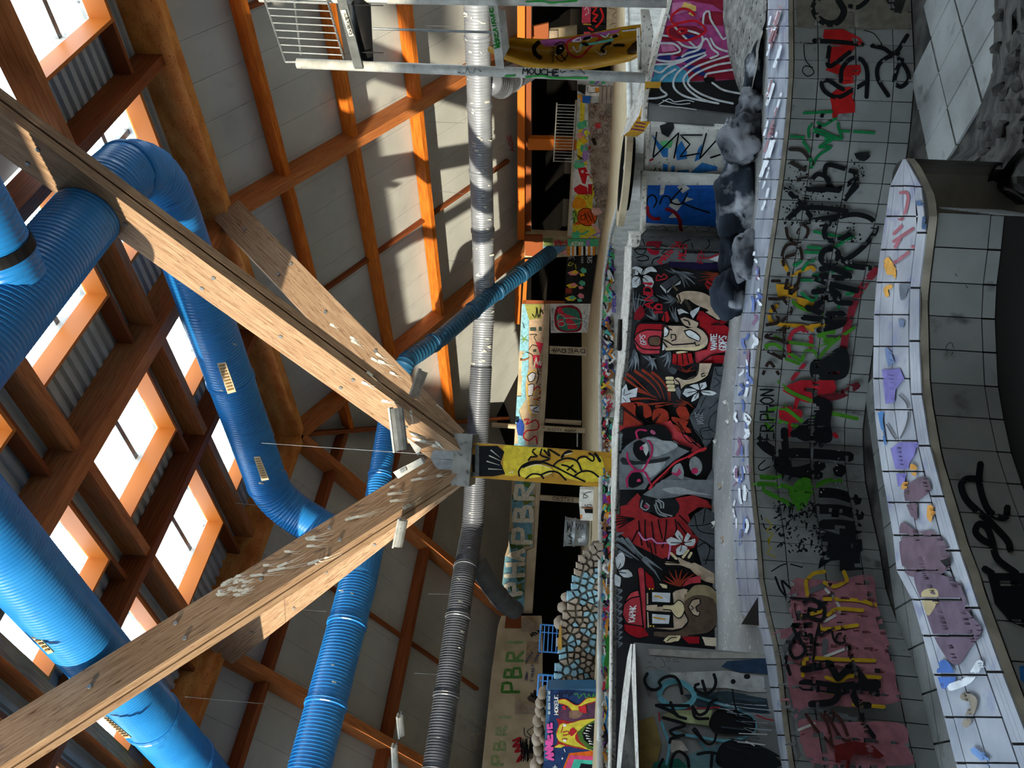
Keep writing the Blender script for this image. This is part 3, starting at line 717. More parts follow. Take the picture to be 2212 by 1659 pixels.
# ---- left grey wall with hollow top
N2T = [(1372, 1391), (1375, 1500), (1380, 1659), (1382, 1710), (1394, 2010)]; N2B = [(1653, 1412), (1671, 1530), (1689, 1651), (1697, 1710), (1752, 2010)]
nb = [pz(interp(N2B, y), y, ZC + .002) for y in yrange(1413, 2000, 20)]
n2t, n2b = [], []
for P in nb:
    z = -.55
    for _ in range(12):
        q = V((P.x, P.y, z)); d = q.dot(FWD); x_ = 1106 + F * q.dot(DAX) / d; z += (x_ - interp(N2T, ypix(q))) * d / F
    n2b.append(P); n2t.append(V((P.x, P.y, z)))
wallL = thing('wall_left_basin', loc=n2b[0], kind='structure')
n2face = skirt(n2t, n2b, 'wall_face', 'grey_wall', wallL)
zt2 = n2t[0].z
# end face and top rim
tip = n2t[0]; far = pz(1366, 1390, zt2) * 1.0
backe = [pz(x, y, zt2 + .01) for x, y in ((1362, 1391), (1355, 1420), (1344, 1500), (1336, 1600), (1332, 1659), (1318, 2000))]
ins = [pz(x, y, zt2 + .01) for x, y in ((1363, 1455), (1358, 1500), (1352, 1560), (1346, 1610), (1341, 1659), (1328, 2000))]
ins2 = [pz(x, y, zt2 + .01) for x, y in ((1364, 1455), (1366, 1500), (1369, 1560), (1371, 1610), (1373, 1659), (1386, 2000))]
fe = [pz(interp(N2T, y), y, zt2 + .01) for y in (1391, 1420, 1500, 1600, 1659, 2000)]
mb = MB(); mb.grid([backe, [backe[0].lerp(fe[0], .4)] + ins[:5]]); mb.grid([[fe[0].lerp(backe[0], .4)] + ins2[:5], fe]); mb.grid([[p_ - ZU * .8 for p_ in backe], backe])
mb.build('rim', 'cracked', wallL)
mb = MB(); mb.grid([ins, [p_ - ZU * .25 for p_ in ins]]); mb.grid([ins2, [p_ - ZU * .25 for p_ in ins2]]); mb.grid([[p_ - ZU * .2 for p_ in ins], [p_ - ZU * .2 for p_ in ins2]]); mb.build('planter_pit', 'rubble', wallL)
eb = [n2t[0], backe[0]]; MB().grid([[n2t[0], backe[0] - ZU * .01], [n2b[0], V((backe[0].x, backe[0].y, ZF))]]).build('wall_end', 'grey_wall', wallL)
# ---- bulging blue painted walls and the pink mural wall on the right
def vwall(name, topx, bottomx, z, mt, cap=None, par=None, bulge=0.0, n=10, capw=.10):
    """topx/bottomx: (x,y) photo points of the two ends (right to left); upright wall on plane z at the foot"""
    (xb0, y0), (xb1, y1) = bottomx; A_, B_ = pz(xb0, y0, z), pz(xb1, y1, z); T, Bt = [], []
    nrm = V(((B_ - A_).y, -(B_ - A_).x, 0)).normalized(); nrm = facing(nrm, A_)
    for i in range(n + 1):
        t = i / n; P = A_.lerp(B_, t) + nrm * bulge * math.sin(math.pi * t) ** .7; zz = -.6
        for _ in range(12):
            q = V((P.x, P.y, zz)); d = q.dot(FWD); x_ = 1106 + F * q.dot(DAX) / d; zz += (x_ - interp(topx, ypix(q))) * d / F
        T.append(V((P.x, P.y, zz))); Bt.append(P)
    t = thing(name, loc=Bt[0], kind='structure')
    f_ = skirt(T, Bt, 'wall_face', mt, t)
    up = [p_ + V((p_.x, p_.y, 0)).normalized() * capw for p_ in T]
    mb = MB(); mb.grid([[p_ + ZU * .02 for p_ in up], [p_ + ZU * .012 for p_ in T]]); mb.grid([[p_ + ZU * .012 for p_ in T], [p_ - ZU * .03 + nrm * .012 for p_ in T]]); mb.grid([[p_ - ZU * .9 for p_ in up], up]); mb.build('wall_cap', 'cracked', t)
    return t, f_
wB1, fB1 = vwall('wall_bulge_1', [(1391, 380), (1389, 505)], [(1560, 376), (1556, 508)], ZF, 'white', bulge=.22, capw=.30)
wB2, fB2 = vwall('wall_bulge_2', [(1398, 262), (1395, 380)], [(1565, 258), (1562, 382)], ZF - .03, 'white', bulge=.18, capw=.22)
wB3, fB3 = vwall('wall_bulge_3', [(1392, 496), (1372, 515), (1366, 575)], [(1560, 500), (1572, 580)], ZF - .02, 'grey_wall', bulge=.03)
wP, fP = vwall('wall_pink', [(1452, -300), (1447, -60), (1446, 0), (1420, 95), (1396, 190), (1391, 245), (1392, 275)], [(1612, -290), (1612, 270)], ZF, 'grey_wall', bulge=-.05, n=24, capw=.42)
# ================================================================== FAR DECK AND BACK WALLS
PR, NRw = hall(0, -7.4, 0), AL.copy(); PRb = NRw
E1, E2 = hall(0, -7.4, 0), hall(-7.4, 0, 0); dC = (E2 - E1).normalized(); NCw = V((dC.y, -dC.x, 0)); NCw = NCw if NCw.y < 0 else -NCw
PL, NLw = hall(-7.4, 0, 0), AB.copy()
def wr(x, y, off=0): return pp(x, y, PR + NRw * off, NRw)
def wc(x, y, off=0): return pp(x, y, E1 + NCw * off, NCw)
def wl(x, y, off=0): return pp(x, y, PL + NLw * off, NLw)
ZL = -.475
deck = thing('floor_deck', loc=(0, 14, ZL), kind='structure')
LED = [(1345, -300), (1352, -60), (1356, 120), (1360, 240), (1358, 330), (1340, 430), (1320, 500), (1304, 600), (1297, 720), (1296, 850), (1298, 1000), (1297, 1150), (1297, 1300), (1297, 1450), (1297, 1600), (1297, 1700), (1296, 2000)]
FARP = [wr(1342, -300), wr(1334, -60), wr(1328, 120), wr(1322, 240), wr(1318, 330), wr(1312, 430), wr(1300, 500), wc(1285, 600), wc(1268, 720), wc(1265, 850), wc(1263, 1000), wc(1260, 1150), wc(1256, 1300), wl(1250, 1450), wl(1245, 1600), wl(1240, 1700), wl(1230, 1900)]
led = [pz(x, y, ZL) for x, y in LED]
mb = MB(); mb.grid([[p_ + (p_ - q).normalized() * 4 for p_, q in zip(FARP, led)], FARP, led]); mb.build('deck_floor', 'deck', deck)
rim_l = catmull
mb = MB(); mb.sm = True; mb.tube([p_ + ZU * .0 for p_ in arc_path(led, .4, 3)], .035, 10); mb.build('deck_rim', 'white', deck)
pw = skirt(led, [p_ - ZU * .75 for p_ in led], 'pool_wall', 'white', deck)
MB().plate([V((-9, 6.9, -1.62)), V((9, 6.9, -1.62)), V((14, 26, -1.62)), V((-14, 26, -1.62))], -ZU, .05).build('basin_floor', 'tile_far', deck, fix=True)
# dark rooms behind the openings
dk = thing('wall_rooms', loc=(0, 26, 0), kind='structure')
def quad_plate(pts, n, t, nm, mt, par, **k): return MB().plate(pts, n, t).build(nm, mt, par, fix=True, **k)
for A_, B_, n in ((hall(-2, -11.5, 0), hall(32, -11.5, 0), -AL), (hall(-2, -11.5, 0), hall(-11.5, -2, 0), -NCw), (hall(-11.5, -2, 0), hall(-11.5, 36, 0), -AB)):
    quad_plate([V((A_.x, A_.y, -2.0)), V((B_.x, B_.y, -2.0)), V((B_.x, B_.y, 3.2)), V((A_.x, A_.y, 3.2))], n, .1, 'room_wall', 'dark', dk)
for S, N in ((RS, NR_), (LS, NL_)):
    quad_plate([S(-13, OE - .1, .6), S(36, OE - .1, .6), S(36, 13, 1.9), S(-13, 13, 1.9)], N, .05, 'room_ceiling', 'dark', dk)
wallR = thing('wall_back_right', loc=wr(1320, 300), kind='structure')
quad_plate([wr(*q, .05) for q in ((1117, -350), (1134, -350), (1133, 518), (1118, 518))], -NRw, .22, 'eave_beam', 'wood_orange', wallR)
quad_plate([wr(*q, -.14) for q in ((1134, -350), (1148, -350), (1147, 510), (1133, 510))], -NRw, .05, 'frame_board', 'wood_red', wallR)
boardR = quad_plate([wr(*q, .03) for q in ((1247, 222), (1270, 222), (1272, 330), (1281, 400), (1297, 513), (1228, 513), (1240, 330))], -NRw, .12, 'painted_board', 'white', wallR)
stoneR = quad_plate([wr(*q) for q in ((1269, 222), (1326, 222), (1322, 330), (1314, 430), (1303, 512), (1296, 512), (1280, 400), (1271, 330))], -NRw, .25, 'stone_face', 'stone', wallR)
quad_plate([wr(*q, .04) for q in ((1141, 300), (1246, 302), (1245, 325), (1141, 324))], -NRw, .2, 'post', 'wood_orange', wallR)
postC = quad_plate([wr(*q, .06) for q in ((1134, 508), (1172, 510), (1296, 514), (1293, 550), (1200, 556), (1172, 554), (1133, 556))], -NRw, .3, 'corner_post', 'plaster', wallR)
quad_plate([wr(*q, .12) for q in ((1133, 510), (1172, 510), (1172, 555), (1134, 552))], -NRw, .1, 'post_head', 'wood_red', wallR)
quad_plate([wr(*q, .02) for q in ((1242, 222), (1248, 222), (1241, 330), (1229, 512), (1225, 512), (1236, 330))], -NRw, .15, 'sill_board', 'beige', wallR)
farR = quad_plate([wr(*q, .03) for q in ((1256, 8), (1345, 8), (1345, 82), (1255, 78))], -NRw, .1, 'painted_board', 'mural_black', wallR)
farR2 = quad_plate([wr(*q, .0) for q in ((1247, 165), (1332, 165), (1327, 224), (1247, 224))], -NRw, .12, 'painted_board', 'white', wallR)
stairs = [quad_plate([wr(*q, .02) for q in ((1294 + 9 * i, 185), (1301 + 9 * i, 185), (1300 + 9 * i, 222), (1293 + 9 * i, 220))], NRw, .05, 'brick_step', 'stone', wallR) for i in range(4)]
# leaning junk pile in the right opening
jp = thing('junk_pile', 'dim heap of boards and bags inside the dark right opening', 'debris', wr(1245, 95, -.5))
for i, (x0, y0, x1, y1, mt) in enumerate(((1150, 52, 1185, 85, 'wood_red'), (1165, 62, 1205, 86, 'stone'), (1185, 58, 1246, 84, 'plaster'), (1150, 70, 1175, 88, 'wood_red'))):
    quad_plate([wr(x0, y0 + 6, -.5 - .1 * i), wr(x1, y0 + (4 if i % 2 else -2), -.5 - .1 * i), wr(x1, y1, -.5 - .1 * i), wr(x0, y1, -.5 - .1 * i)], -NRw, .08, 'board', mt, jp)
# railing in the right opening
rg = thing('railing', 'pale metal ladder-like railing across the dark right opening', 'railing', wr(1245, 350, .1))
def bar(par, a, b, r, nm, mt): return MB().tube([a, b], r, 8).build(nm, mt, par)
for (x0, y0), (x1, y1) in (((1203, 222), (1196, 349)), ((1244, 224), (1236, 351))): bar(rg, wr(x0, y0, .1), wr(x1, y1, .1), .018, 'rail', 'whitemetal')
for i in range(19):
    t = i / 18; y = 226 + 122 * t; bar(rg, wr(1203 - 7 * t, y, .1), wr(1244 - 8 * t, y + 1.5, .1), .010, 'baluster', 'whitemetal')
# ---- chamfer wall facing the camera
wallC = thing('wall_back', loc=wc(1262, 900), kind='structure')
fasR = quad_plate([wc(*q) for q in ((1127, 656), (1178, 656), (1164, 956), (1111, 956), (1114, 900), (1120, 800))], -NCw, .2, 'painted_fascia', 'plaster', wallC)
quad_plate([wc(*q, .04) for q in ((1178, 656), (1188, 656), (1183, 800), (1173, 956), (1164, 956))], -NCw, .2, 'fascia_board', 'beige', wallC)
fasL = quad_plate([wc(*q) for q in ((1111, 955), (1164, 955), (1158, 1042), (1152, 1182), (1137, 1188), (1132, 1325), (1083, 1318), (1084, 1270), (1091, 1200), (1098, 1178), (1106, 1042))], -NCw, .2, 'painted_fascia', 'plaster', wallC)
quad_plate([wc(*q, .04) for q in ((1164, 955), (1173, 955), (1168, 1042), (1150, 1325), (1132, 1325), (1138, 1190), (1153, 1183), (1158, 1042))], -NCw, .2, 'fascia_board', 'beige', wallC)
bees = quad_plate([wc(*q, .02) for q in ((1224, 550), (1290, 550), (1276, 656), (1219, 655))], -NCw, .12, 'painted_board', 'black', wallC)
scis = quad_plate([wc(*q, .05) for q in ((1188, 656), (1276, 656), (1273, 718), (1190, 719))], -NCw, .08, 'painted_board', 'paper', wallC)
lowb = quad_plate([wc(*q, .03) for q in ((1187, 747), (1271, 751), (1268, 769), (1187, 764))], -NCw, .1, 'beam_board', 'beige', wallC)
for px_ in (((1114, 590), (1127, 590), (1122, 700), (1112, 700)), ((1134, 560), (1141, 560), (1136, 655), (1128, 655))):
    quad_plate([wc(*q, .02) for q in px_], -NCw, .15, 'frame_post', 'wood_orange', wallC)
quad_plate([wc(*q, .02) for q in ((1130, 648), (1220, 650), (1220, 657), (1127, 657))], -NCw, .12, 'window_rail', 'wood_red', wallC)
quad_plate([wc(*q, .02) for q in ((1178, 905), (1256, 909), (1255, 919), (1177, 913))], -NCw, .12, 'window_sill', 'beige', wallC)
bar(wallC, wc(1063, 918, .3), wc(1116, 921, .3), .075, 'round_post', 'plaster'); p2_ = bar(wallC, wc(1166, 925, .3), wc(1264, 930, .3), .085, 'round_post', 'plaster'); p3_ = bar(wallC, wc(1167, 1075, .3), wc(1256, 1081, .3), .085, 'round_post', 'plaster')
bar(wallC, wc(1247, 935, .1), wc(1247, 965, .1), .02, 'bracket', 'white')
# ---- left beige wall
wallW = thing('wall_left', loc=wl(1200, 1500), kind='structure')
beig = quad_plate([wl(*q) for q in ((1083, 1330), (1170, 1330), (1172, 1365), (1172, 1480), (1250, 1480), (1250, 1950), (1000, 1950), (1041, 1659), (1062, 1450), (1076, 1352))], -NLw, .2, 'plaster_wall', 'beige', wallW)
quad_plate([wl(*q, .02) for q in ((1094, 1322), (1126, 1324), (1126, 1357), (1090, 1356))], -NLw, .1, 'bracket', 'wood_red', wallW)
for pts in (((1128, 1335), (1134, 1333), (1160, 1350), (1160, 1362), (1127, 1358)), ((1112, 1512), (1122, 1511), (1125, 1518), (1162, 1528), (1160, 1539), (1113, 1538))):
    quad_plate([wl(*q, .12) for q in pts], -NLw, .12, 'corbel', 'stone', wallW)
# blue railings
for k_, (pts_v, pts_h, lab) in enumerate(((((1168, 1348), (1208, 1352)), None, 'small blue metal railing panel beside the doorway'), (((1164, 1456), (1206, 1459)), None, 'blue metal railing panel above the demon mural'))):
    pass
def railpanel(lab, o, w, h, n, d):
    t = thing('railing', lab, 'railing', pd(o[0] + h, o[1], d))
    a, b = pd(*o, d), pd(o[0] - 3, o[1] + w, d); c, e = pd(o[0] + h, o[1] + 3, d), pd(o[0] + h - 3, o[1] + w + 3, d)
    for p_, q in ((a, b), (a, c), (b, e)): bar(t, p_, q, .016, 'frame_bar', 'bluerail')
    for i in range(1, n + 1): bar(t, a.lerp(c, i / (n + .5)), b.lerp(e, i / (n + .5)), .011, 'bar', 'bluerail')
    bar(t, a.lerp(b, .28), c.lerp(e, .28), .011, 'bar', 'bluerail')
railpanel('small blue metal railing panel beside the doorway', (1168, 1349), 58, 40, 4, 15.5)
railpanel('blue metal railing panel above the demon mural', (1164, 1457), 46, 44, 4, 12.2)
# ---- rubble stone wall with mosaic stones, standing on the left deck
DSW = 10.4
sw = thing('stone_wall', 'rough stone wall with pale blue painted mosaic stones left of the column', 'stone wall', pd(1295, 1340, DSW))
SWO = [(1296, 1178), (1282, 1180), (1270, 1196), (1258, 1212), (1248, 1245), (1238, 1275), (1226, 1315), (1218, 1345), (1212, 1390), (1208, 1440), (1203, 1488), (1206, 1504), (1296, 1504)]
MB().plate([pd(x, y, DSW) for x, y in SWO], V((0, 1, 0)), .35).build('mortar_bed', 'mortar', sw, fix=True)
def in_px(x, y, poly):
    c = False; n = len(poly)
    for i in range(n):
        (x0, y0), (x1, y1) = poly[i], poly[i - 1]
        if (y0 > y) != (y1 > y) and x < (x1 - x0) * (y - y0) / (y1 - y0) + x0: c = not c
    return c
rnd = random.Random(11)
def stone_mesh(c, ax, ay, az, seed, mt, par, nm='stone', rough=.25, sub=2):
    bm = bmesh.new(); bmesh.ops.create_icosphere(bm, subdivisions=sub, radius=1)
    for v in bm.verts:
        k_ = 1 + rough * noise.noise(v.co * 1.3 + V((seed * 3.1, seed * 1.7, 0))) + .4 * rough * noise.noise(v.co * 3.1 + V((0, seed, seed)))
        co = v.co * k_; v.co = V(c) + ax * co.x + ay * co.y + az * co.z
    me = bpy.data.meshes.new(nm); bm.to_mesh(me); bm.free()
    for p_ in me.polygons: p_.use_smooth = sub > 1
    return put(nm, me, mt, par)
pts_ = []; sc = DSW / F
for _ in range(2600):
    x, y = rnd.uniform(1200, 1296), rnd.uniform(1176, 1506)
    if in_px(x, y, SWO) and all((x - a) ** 2 + (y - b) ** 2 > 120 for a, b in pts_): pts_.append((x, y))
for i, (x, y) in enumerate(pts_):
    cell = [(x - 13, y - 13), (x + 13, y - 13), (x + 13, y + 13), (x - 13, y + 13)]
    for a, b in pts_:
        if (a, b) == (x, y) or abs(a - x) + abs(b - y) > 60: continue
        mx, my, dx, dy = (x + a) / 2, (y + b) / 2, a - x, b - y; out_ = []
        for k_ in range(len(cell)):
            p0, p1 = cell[k_ - 1], cell[k_]; s0 = (p0[0] - mx) * dx + (p0[1] - my) * dy; s1 = (p1[0] - mx) * dx + (p1[1] - my) * dy
            if (s0 <= 0) != (s1 <= 0): t = s0 / (s0 - s1); out_.append((p0[0] + (p1[0] - p0[0]) * t, p0[1] + (p1[1] - p0[1]) * t))
            if s1 <= 0: out_.append(p1)
        cell = out_
        if len(cell) < 3: break
    if len(cell) < 3: continue
    f0, f1 = .84, .62; dd = rnd.uniform(.02, .07)
    a_ = [pd(x + (u - x) * f0, min(1503, y + (v - y) * f0), DSW) for u, v in cell]; b_ = [pd(x + (u - x) * f1, min(1503, y + (v - y) * f1), DSW - dd) for u, v in cell]; n_ = len(cell)
    mb = MB(); mb.add(a_ + b_, [tuple(range(n_, 2 * n_))] + [(k_, (k_ + 1) % n_, (k_ + 1) % n_ + n_, k_ + n_) for k_ in range(n_)])
    bl = rnd.random() < (.55 if 1230 < y < 1470 else .12); mb.build('stone', 'stone_blue' if bl else 'stone', sw, fix=True)
for i, (x, y, r) in enumerate(((1222, 1290, 10), (1217, 1312, 13), (1209, 1345, 14), (1227, 1335, 8))):
    stone_mesh(pd(x, y, DSW + .1), V((1, 0, 0)) * sc * r, V((0, 1, 0)) * .1, ZU * sc * r, 50 + i, 'stone', sw, 'cap_stone')
# yellow and green boards leaning on it
bd = thing('board', 'narrow yellow board leaning on the stone wall top', 'board', pd(1216, 1380, 10.3)); MB().plate([pd(x, y, 10.3) for x, y in ((1208, 1352), (1212, 1352), (1214, 1404), (1205, 1404))], V((0, 1, 0)), .03).build('plank', 'yellow', bd, fix=True)
# ---- demon mural wall with stones on top
DDW = 9.6
dw = thing('painted_wall', 'dark blue painted wall with a yellow horned face and pink lettering', 'wall', pd(1290, 1580, DDW))
dface = MB().plate([pd(x, y, DDW) for x, y in ((1182, 1488), (1291, 1488), (1291, 1850), (1164, 1850))], V((0, 1, 0)), .3).build('wall_face', 'blue_dark', dw, fix=True)
for i, (x, y, r) in enumerate(((1172, 1497, 10), (1168, 1516, 11), (1166, 1535, 11), (1163, 1555, 12), (1175, 1545, 8), (1164, 1576, 11), (1160, 1596, 12), (1172, 1590, 8), (1163, 1616, 12), (1168, 1636, 10), (1158, 1650, 13), (1170, 1662, 10))):
    stone_mesh(pd(x, y, DDW + .1), V((1, 0, 0)) * sc * r, V((0, 1, 0)) * .14, ZU * sc * r * .95, 70 + i, 'stone', dw, 'cap_stone')
# ---- litter bin and white cabinet on the deck
binn = thing('litter_bin', 'grey steel litter bin with tags standing on the deck', 'bin', pd(1272, 1152, 15.2))
bc = pd(1272, 1152, 15.2); zt_ = pd(1221, 1152, 15.2).z
mb = MB(); mb.sm = True; hb = zt_ - bc.z
mb.tube([bc + ZU * hb * t for t in (0, .04, .1, .14, .18, .55, .58, .62, .66, .95, 1.0)], [.22, .24, .235, .255, .24, .262, .278, .278, .265, .275, .285], 24); binb = mb.build('drum', 'steel', binn)
mb = MB(); mb.sm = True; mb.tube([bc + ZU * (hb + .002), bc + ZU * (hb + .02)], [.29, .29], 24); mb.build('lid', 'steel', binn)
cabt = thing('cabinet', 'small white cabinet with open door on the deck beside the column', 'cabinet', pd(1283, 1090, 14.6))
cabb = MB().plate([pd(x, y, 14.6) for x, y in ((1253, 1057), (1283, 1058), (1282, 1125), (1254, 1124), (1251, 1090))], V((0, 1, 0)), .4).build('body', 'paper', cabt, fix=True)
MB().plate([pd(x, y, 14.57) for x, y in ((1262, 1100), (1281, 1100), (1281, 1109), (1264, 1108))], V((0, 1, 0)), .02).build('opening', 'dark', cabt, fix=True)
MB().plate([pd(x, y, 14.56) for x, y in ((1255, 1096), (1281, 1097), (1281, 1099), (1257, 1098))], V((0, 1, 0)), .03).build('door_edge', 'wood_red', cabt, fix=True)
# round tub on the right deck and striped bench
tub = thing('round_basin', 'round painted basin with a dark tile-dotted rim on the deck', 'basin', wr(1380, 360))
tc_ = pz(1368, 360, -.52); mb = MB()
rr = []
for rad, z in ((.62, -.47), (.62, -.40), (.44, -.395), (.42, -.52), (0.01, -.53)):
    rr.append([V((tc_.x + rad * math.cos(a * math.pi / 18), tc_.y + .35 + rad * 1.5 * math.sin(a * math.pi / 18), z)) for a in range(37)])
mb.grid(rr[:3]); mb.build('rim', 'plaster', tub); mb = MB(); mb.grid(rr[2:]); mb.build('bowl', 'dark', tub)
bench = thing('curved_bench', 'white topped curved bench with yellow and purple striped front', 'bench', pd(1390, 260, 8.9))
bt_ = [pd(x, y, d) for x, y, d in ((1383, 176, 8.6), (1372, 210, 8.7), (1358, 250, 8.8), (1346, 285, 8.9), (1341, 293, 8.95))]
bf_ = [pd(x, y, d) for x, y, d in ((1394, 176, 8.2), (1391, 215, 8.25), (1380, 250, 8.35), (1358, 284, 8.6), (1345, 294, 8.8))]
mb = MB(); mb.grid([bt_, bf_]); mb.build('seat_top', 'cracked', bench); mb = MB(); mb.grid([bf_, [p_ - ZU * .16 for p_ in bf_]]); bfront = mb.build('front', 'yellow', bench)
# ================================================================== WHITE FRAME WITH SLIDE
DFR = 8.2
fr = thing('pole_frame', 'white metal pole frame with cage railing and graffiti beside the slide', 'frame', pd(1394, 168, DFR))
mb = MB(); mb.sm = True; mb.tube([pd(1394, 168, DFR), pd(642, 137, DFR)], .052, 16); poleA = mb.build('pole', 'whitemetal', fr)
mb = MB(); mb.sm = True; mb.tube([pd(1440, 6, DFR + .1), pd(1000, 0, DFR + .1), pd(560, -6, DFR + .1)], .05, 16); poleB = mb.build('pole', 'whitemetal', fr)
crossb = MB().plate([pd(x, y, DFR - .06) for x, y in ((1055, 12), (1075, 12), (1089, 147), (1071, 147))], V((0, 1, 0)), .05).build('cross_board', 'whitemetal', fr, fix=True)
MB().plate([pd(x, y, DFR + .1) for x, y in ((1077, 20), (1091, 22), (1100, 100), (1085, 130))], V((0, 1, 0)), .03).build('side_board', 'whitemetal', fr, fix=True)
mb = MB(); mb.sm = True; mb.tube([pd(786, 140, DFR + .15), pd(778, -30, DFR + .15)], .105, 20); mb.build('roller', 'black', fr)
MB().plate([pd(x, y, DFR - .08) for x, y in ((728, 0), (748, 0), (783, 145), (764, 145))], V((0, 1, 0)), .05).build('channel', 'steel', fr, fix=True)
signp = MB().plate([pd(x, y, DFR - .10) for x, y in ((735, 22), (746, 21), (764, 76), (754, 78))], V((0, 1, 0)), .012).build('name_plate', 'paper', fr, fix=True)
for a, b in (((572, 0), (617, 134)), ((636, 0), (650, 118)), ((707, 0), (746, 138)), ((617, 134), (745, 134))): bar(fr, pd(*a, DFR + .02), pd(*b, DFR + .02), .013, 'cage_frame', 'steel')
for i in range(8):
    y = 2 + i * 15.8; bar(fr, pd(574 + i * 5.4, y, DFR), pd(709 + i * 4.4, y + 6.5, DFR), .008, 'cage_bar', 'steel')
bar(fr, pd(806, 62, DFR), pd(1062, 70, DFR), .014, 'rod', 'steel')
for y in (11, 113): bar(fr, pd(765, y, DFR), pd(828, y + 1, DFR), .006, 'bolt_rod', 'black')
# triangular feet where the poles meet the coping
for pts in (((1384, 20), (1402, 20), (1412, 70), (1398, 168), (1380, 150), (1386, 70)), ((1376, 60), (1382, 60), (1388, 150), (1378, 150))):
    MB().plate([pd(x, y, DFR + .12) for x, y in pts], V((0, 1, 0)), .05).build('foot', 'cracked', fr, fix=True)
slide = thing('slide_trough', 'broken yellow fibreglass slide trough painted with a big eye', 'slide', pd(1385, 90, 8.7))
lo = [(1054, 102), (1095, 122), (1130, 134), (1180, 143), (1230, 146), (1280, 140), (1330, 130), (1362, 123), (1384, 112)]
hi = [(1066, 98), (1110, 80), (1140, 83), (1180, 84), (1230, 78), (1280, 71), (1330, 60), (1362, 55), (1386, 52)]
rows_ = []
for k_ in range(9):
    t = k_ / 8; rows_.append([pd(a[0] + (b[0] - a[0]) * t, a[1] + (b[1] - a[1]) * t, 8.55 + .28 * math.sin(math.pi * min(1, t * 1.05)) ** .8 + .05 * t) for a, b in zip(lo, hi)])
mb = MB(); mb.sm = True; mb.grid(rows_); trough = mb.build('trough', 'yellow', slide)
mb = MB(); mb.grid([rows_[0], [p_ + V((0, -.03, 0)) - DAX * 0 - UAX * .03 for p_ in rows_[0]]]); mb.grid([[p_ + V((0, -.03, 0)) - UAX * .03 for p_ in rows_[0]], [p_ + V((0, .03, 0)) - UAX * .035 for p_ in rows_[0]]]); mb.build('flange', 'yellow', slide)
# ================================================================== ROCKS
ROCKS = [((1605, 298), 38, 44, 7.3, 'rock', 'big grey rock beside the purple wall, largest of the upper pair'), ((1596, 420), 42, 82, 7.5, 'rock_blue', 'largest dark boulder with pale top lying against the blue painted wall'),
         ((1576, 538), 22, 42, 7.6, 'rock_blue', 'upright pale-sided boulder between the blue wall and the red mural'), ((1612, 556), 24, 48, 7.2, 'rock', 'flat dark boulder against the long tiled edge'),
         ((1578, 632), 30, 48, 7.5, 'rock_blue', 'rounded dark boulder standing against the red mural, leftmost of the rocks'), ((1637, 165), 24, 60, 7.4, 'rock_blue', 'dark wedge rock under the leaning slab'),
         ((1618, 228), 22, 30, 7.3, 'rock', 'small dark rock between slab and big boulder'), ((1572, 306), 12, 46, 7.7, 'rock', 'thin pale rock behind the upper boulder'), ((1600, 352), 20, 26, 7.5, 'rock_blue', 'small rock wedged between the two big boulders')]
rockobjs = []
for i, ((x, y), hx, hy, d, mt, lab) in enumerate(ROCKS):
    o = stone_mesh(pd(x, y, d), V((1, 0, 0)) * hy * 1.08 * d / F, V((0, 1, 0)) * max(.14, hx * d / F * 1.1), ZU * hx * 1.15 * d / F, 5 + i * 2.3, mt, None, 'boulder', .5, 4)
    tagit(o, lab, 'rock', 'artificial rocks along the ledge'); rockobjs.append(o)
slab = thing('rock_slab', 'tall grey slab of artificial rock leaning against the pink mural wall', 'rock', pz(1640, 60, ZF))
sl = [(1562, -60), (1563, 0), (1566, 60), (1572, 110), (1582, 160), (1596, 205), (1611, 240), (1617, 228), (1634, 150), (1640, 95), (1654, 40), (1660, -60)]
grid_ = []
for i in range(24):
    y = -60 + i * 13; row = []
    le = interp([(q[0], q[1]) for q in sl[:7]], y); ri = interp([(1662, -60), (1655, 40), (1641, 95), (1634, 150), (1618, 228), (1612, 242)], y)
    for j in range(12):
        t = j / 11; x = le + (ri - le) * t; P = pd(x, y, 8.35 - 1.15 * t); P += V((0, 1, 0)) * .10 * noise.noise(V((x * .07, y * .05, 2))); row.append(P)
    grid_.append(row)
mb = MB(); mb.sm = True; mb.grid(grid_); mb.build('slab_face', 'slab', slab)
# rubble bank lower right
rub = thing('rubble_bank', 'dark crumbled concrete bank at the broken end of the channel', 'rubble', pz(2150, 150, ZCH))
OUT = [(2148, -60), (2148, 0), (2146, 100), (2140, 170), (2115, 235), (2088, 330), (2040, 350), (2010, 372), (2012, 400), (2040, 405)]
rows_ = []
for i in range(34):
    y = -60 + i * 15.2; le = interp([(2150, -60), (2148, 0), (2146, 100), (2140, 170), (2115, 235), (2090, 320), (2040, 350), (2012, 372), (2014, 402), (2060, 418), (2130, 436), (2240, 460)], y); row = []
    for j in range(20):
        t = j / 19; x = le + (2330 - le) * t; P = pz(x, y, ZCH + .02 + (.5 * min(1, t * 2.2)) + .14 * min(1, t * 5) * noise.noise(V((x * .03, y * .03, 5))) + .06 * noise.noise(V((x * .09, y * .09, 1)))); row.append(P)
    rows_.append(row)
mb = MB(); mb.grid(rows_); mb.build('bank', 'rubble', rub)
for i in range(16):
    t = rnd.random(); y = rnd.uniform(0, 390); le = interp([(2148, 0), (2140, 170), (2088, 330), (2014, 402)], y); x = le + 6 + 70 * t
    stone_mesh(pz(x, y, ZCH + .12 + .35 * t), V((.05, 0, 0)) * rnd.uniform(.4, 1.2), V((0, .05, 0)), ZU * .035, i, 'rubble', rub, 'chunk', .5, 1)
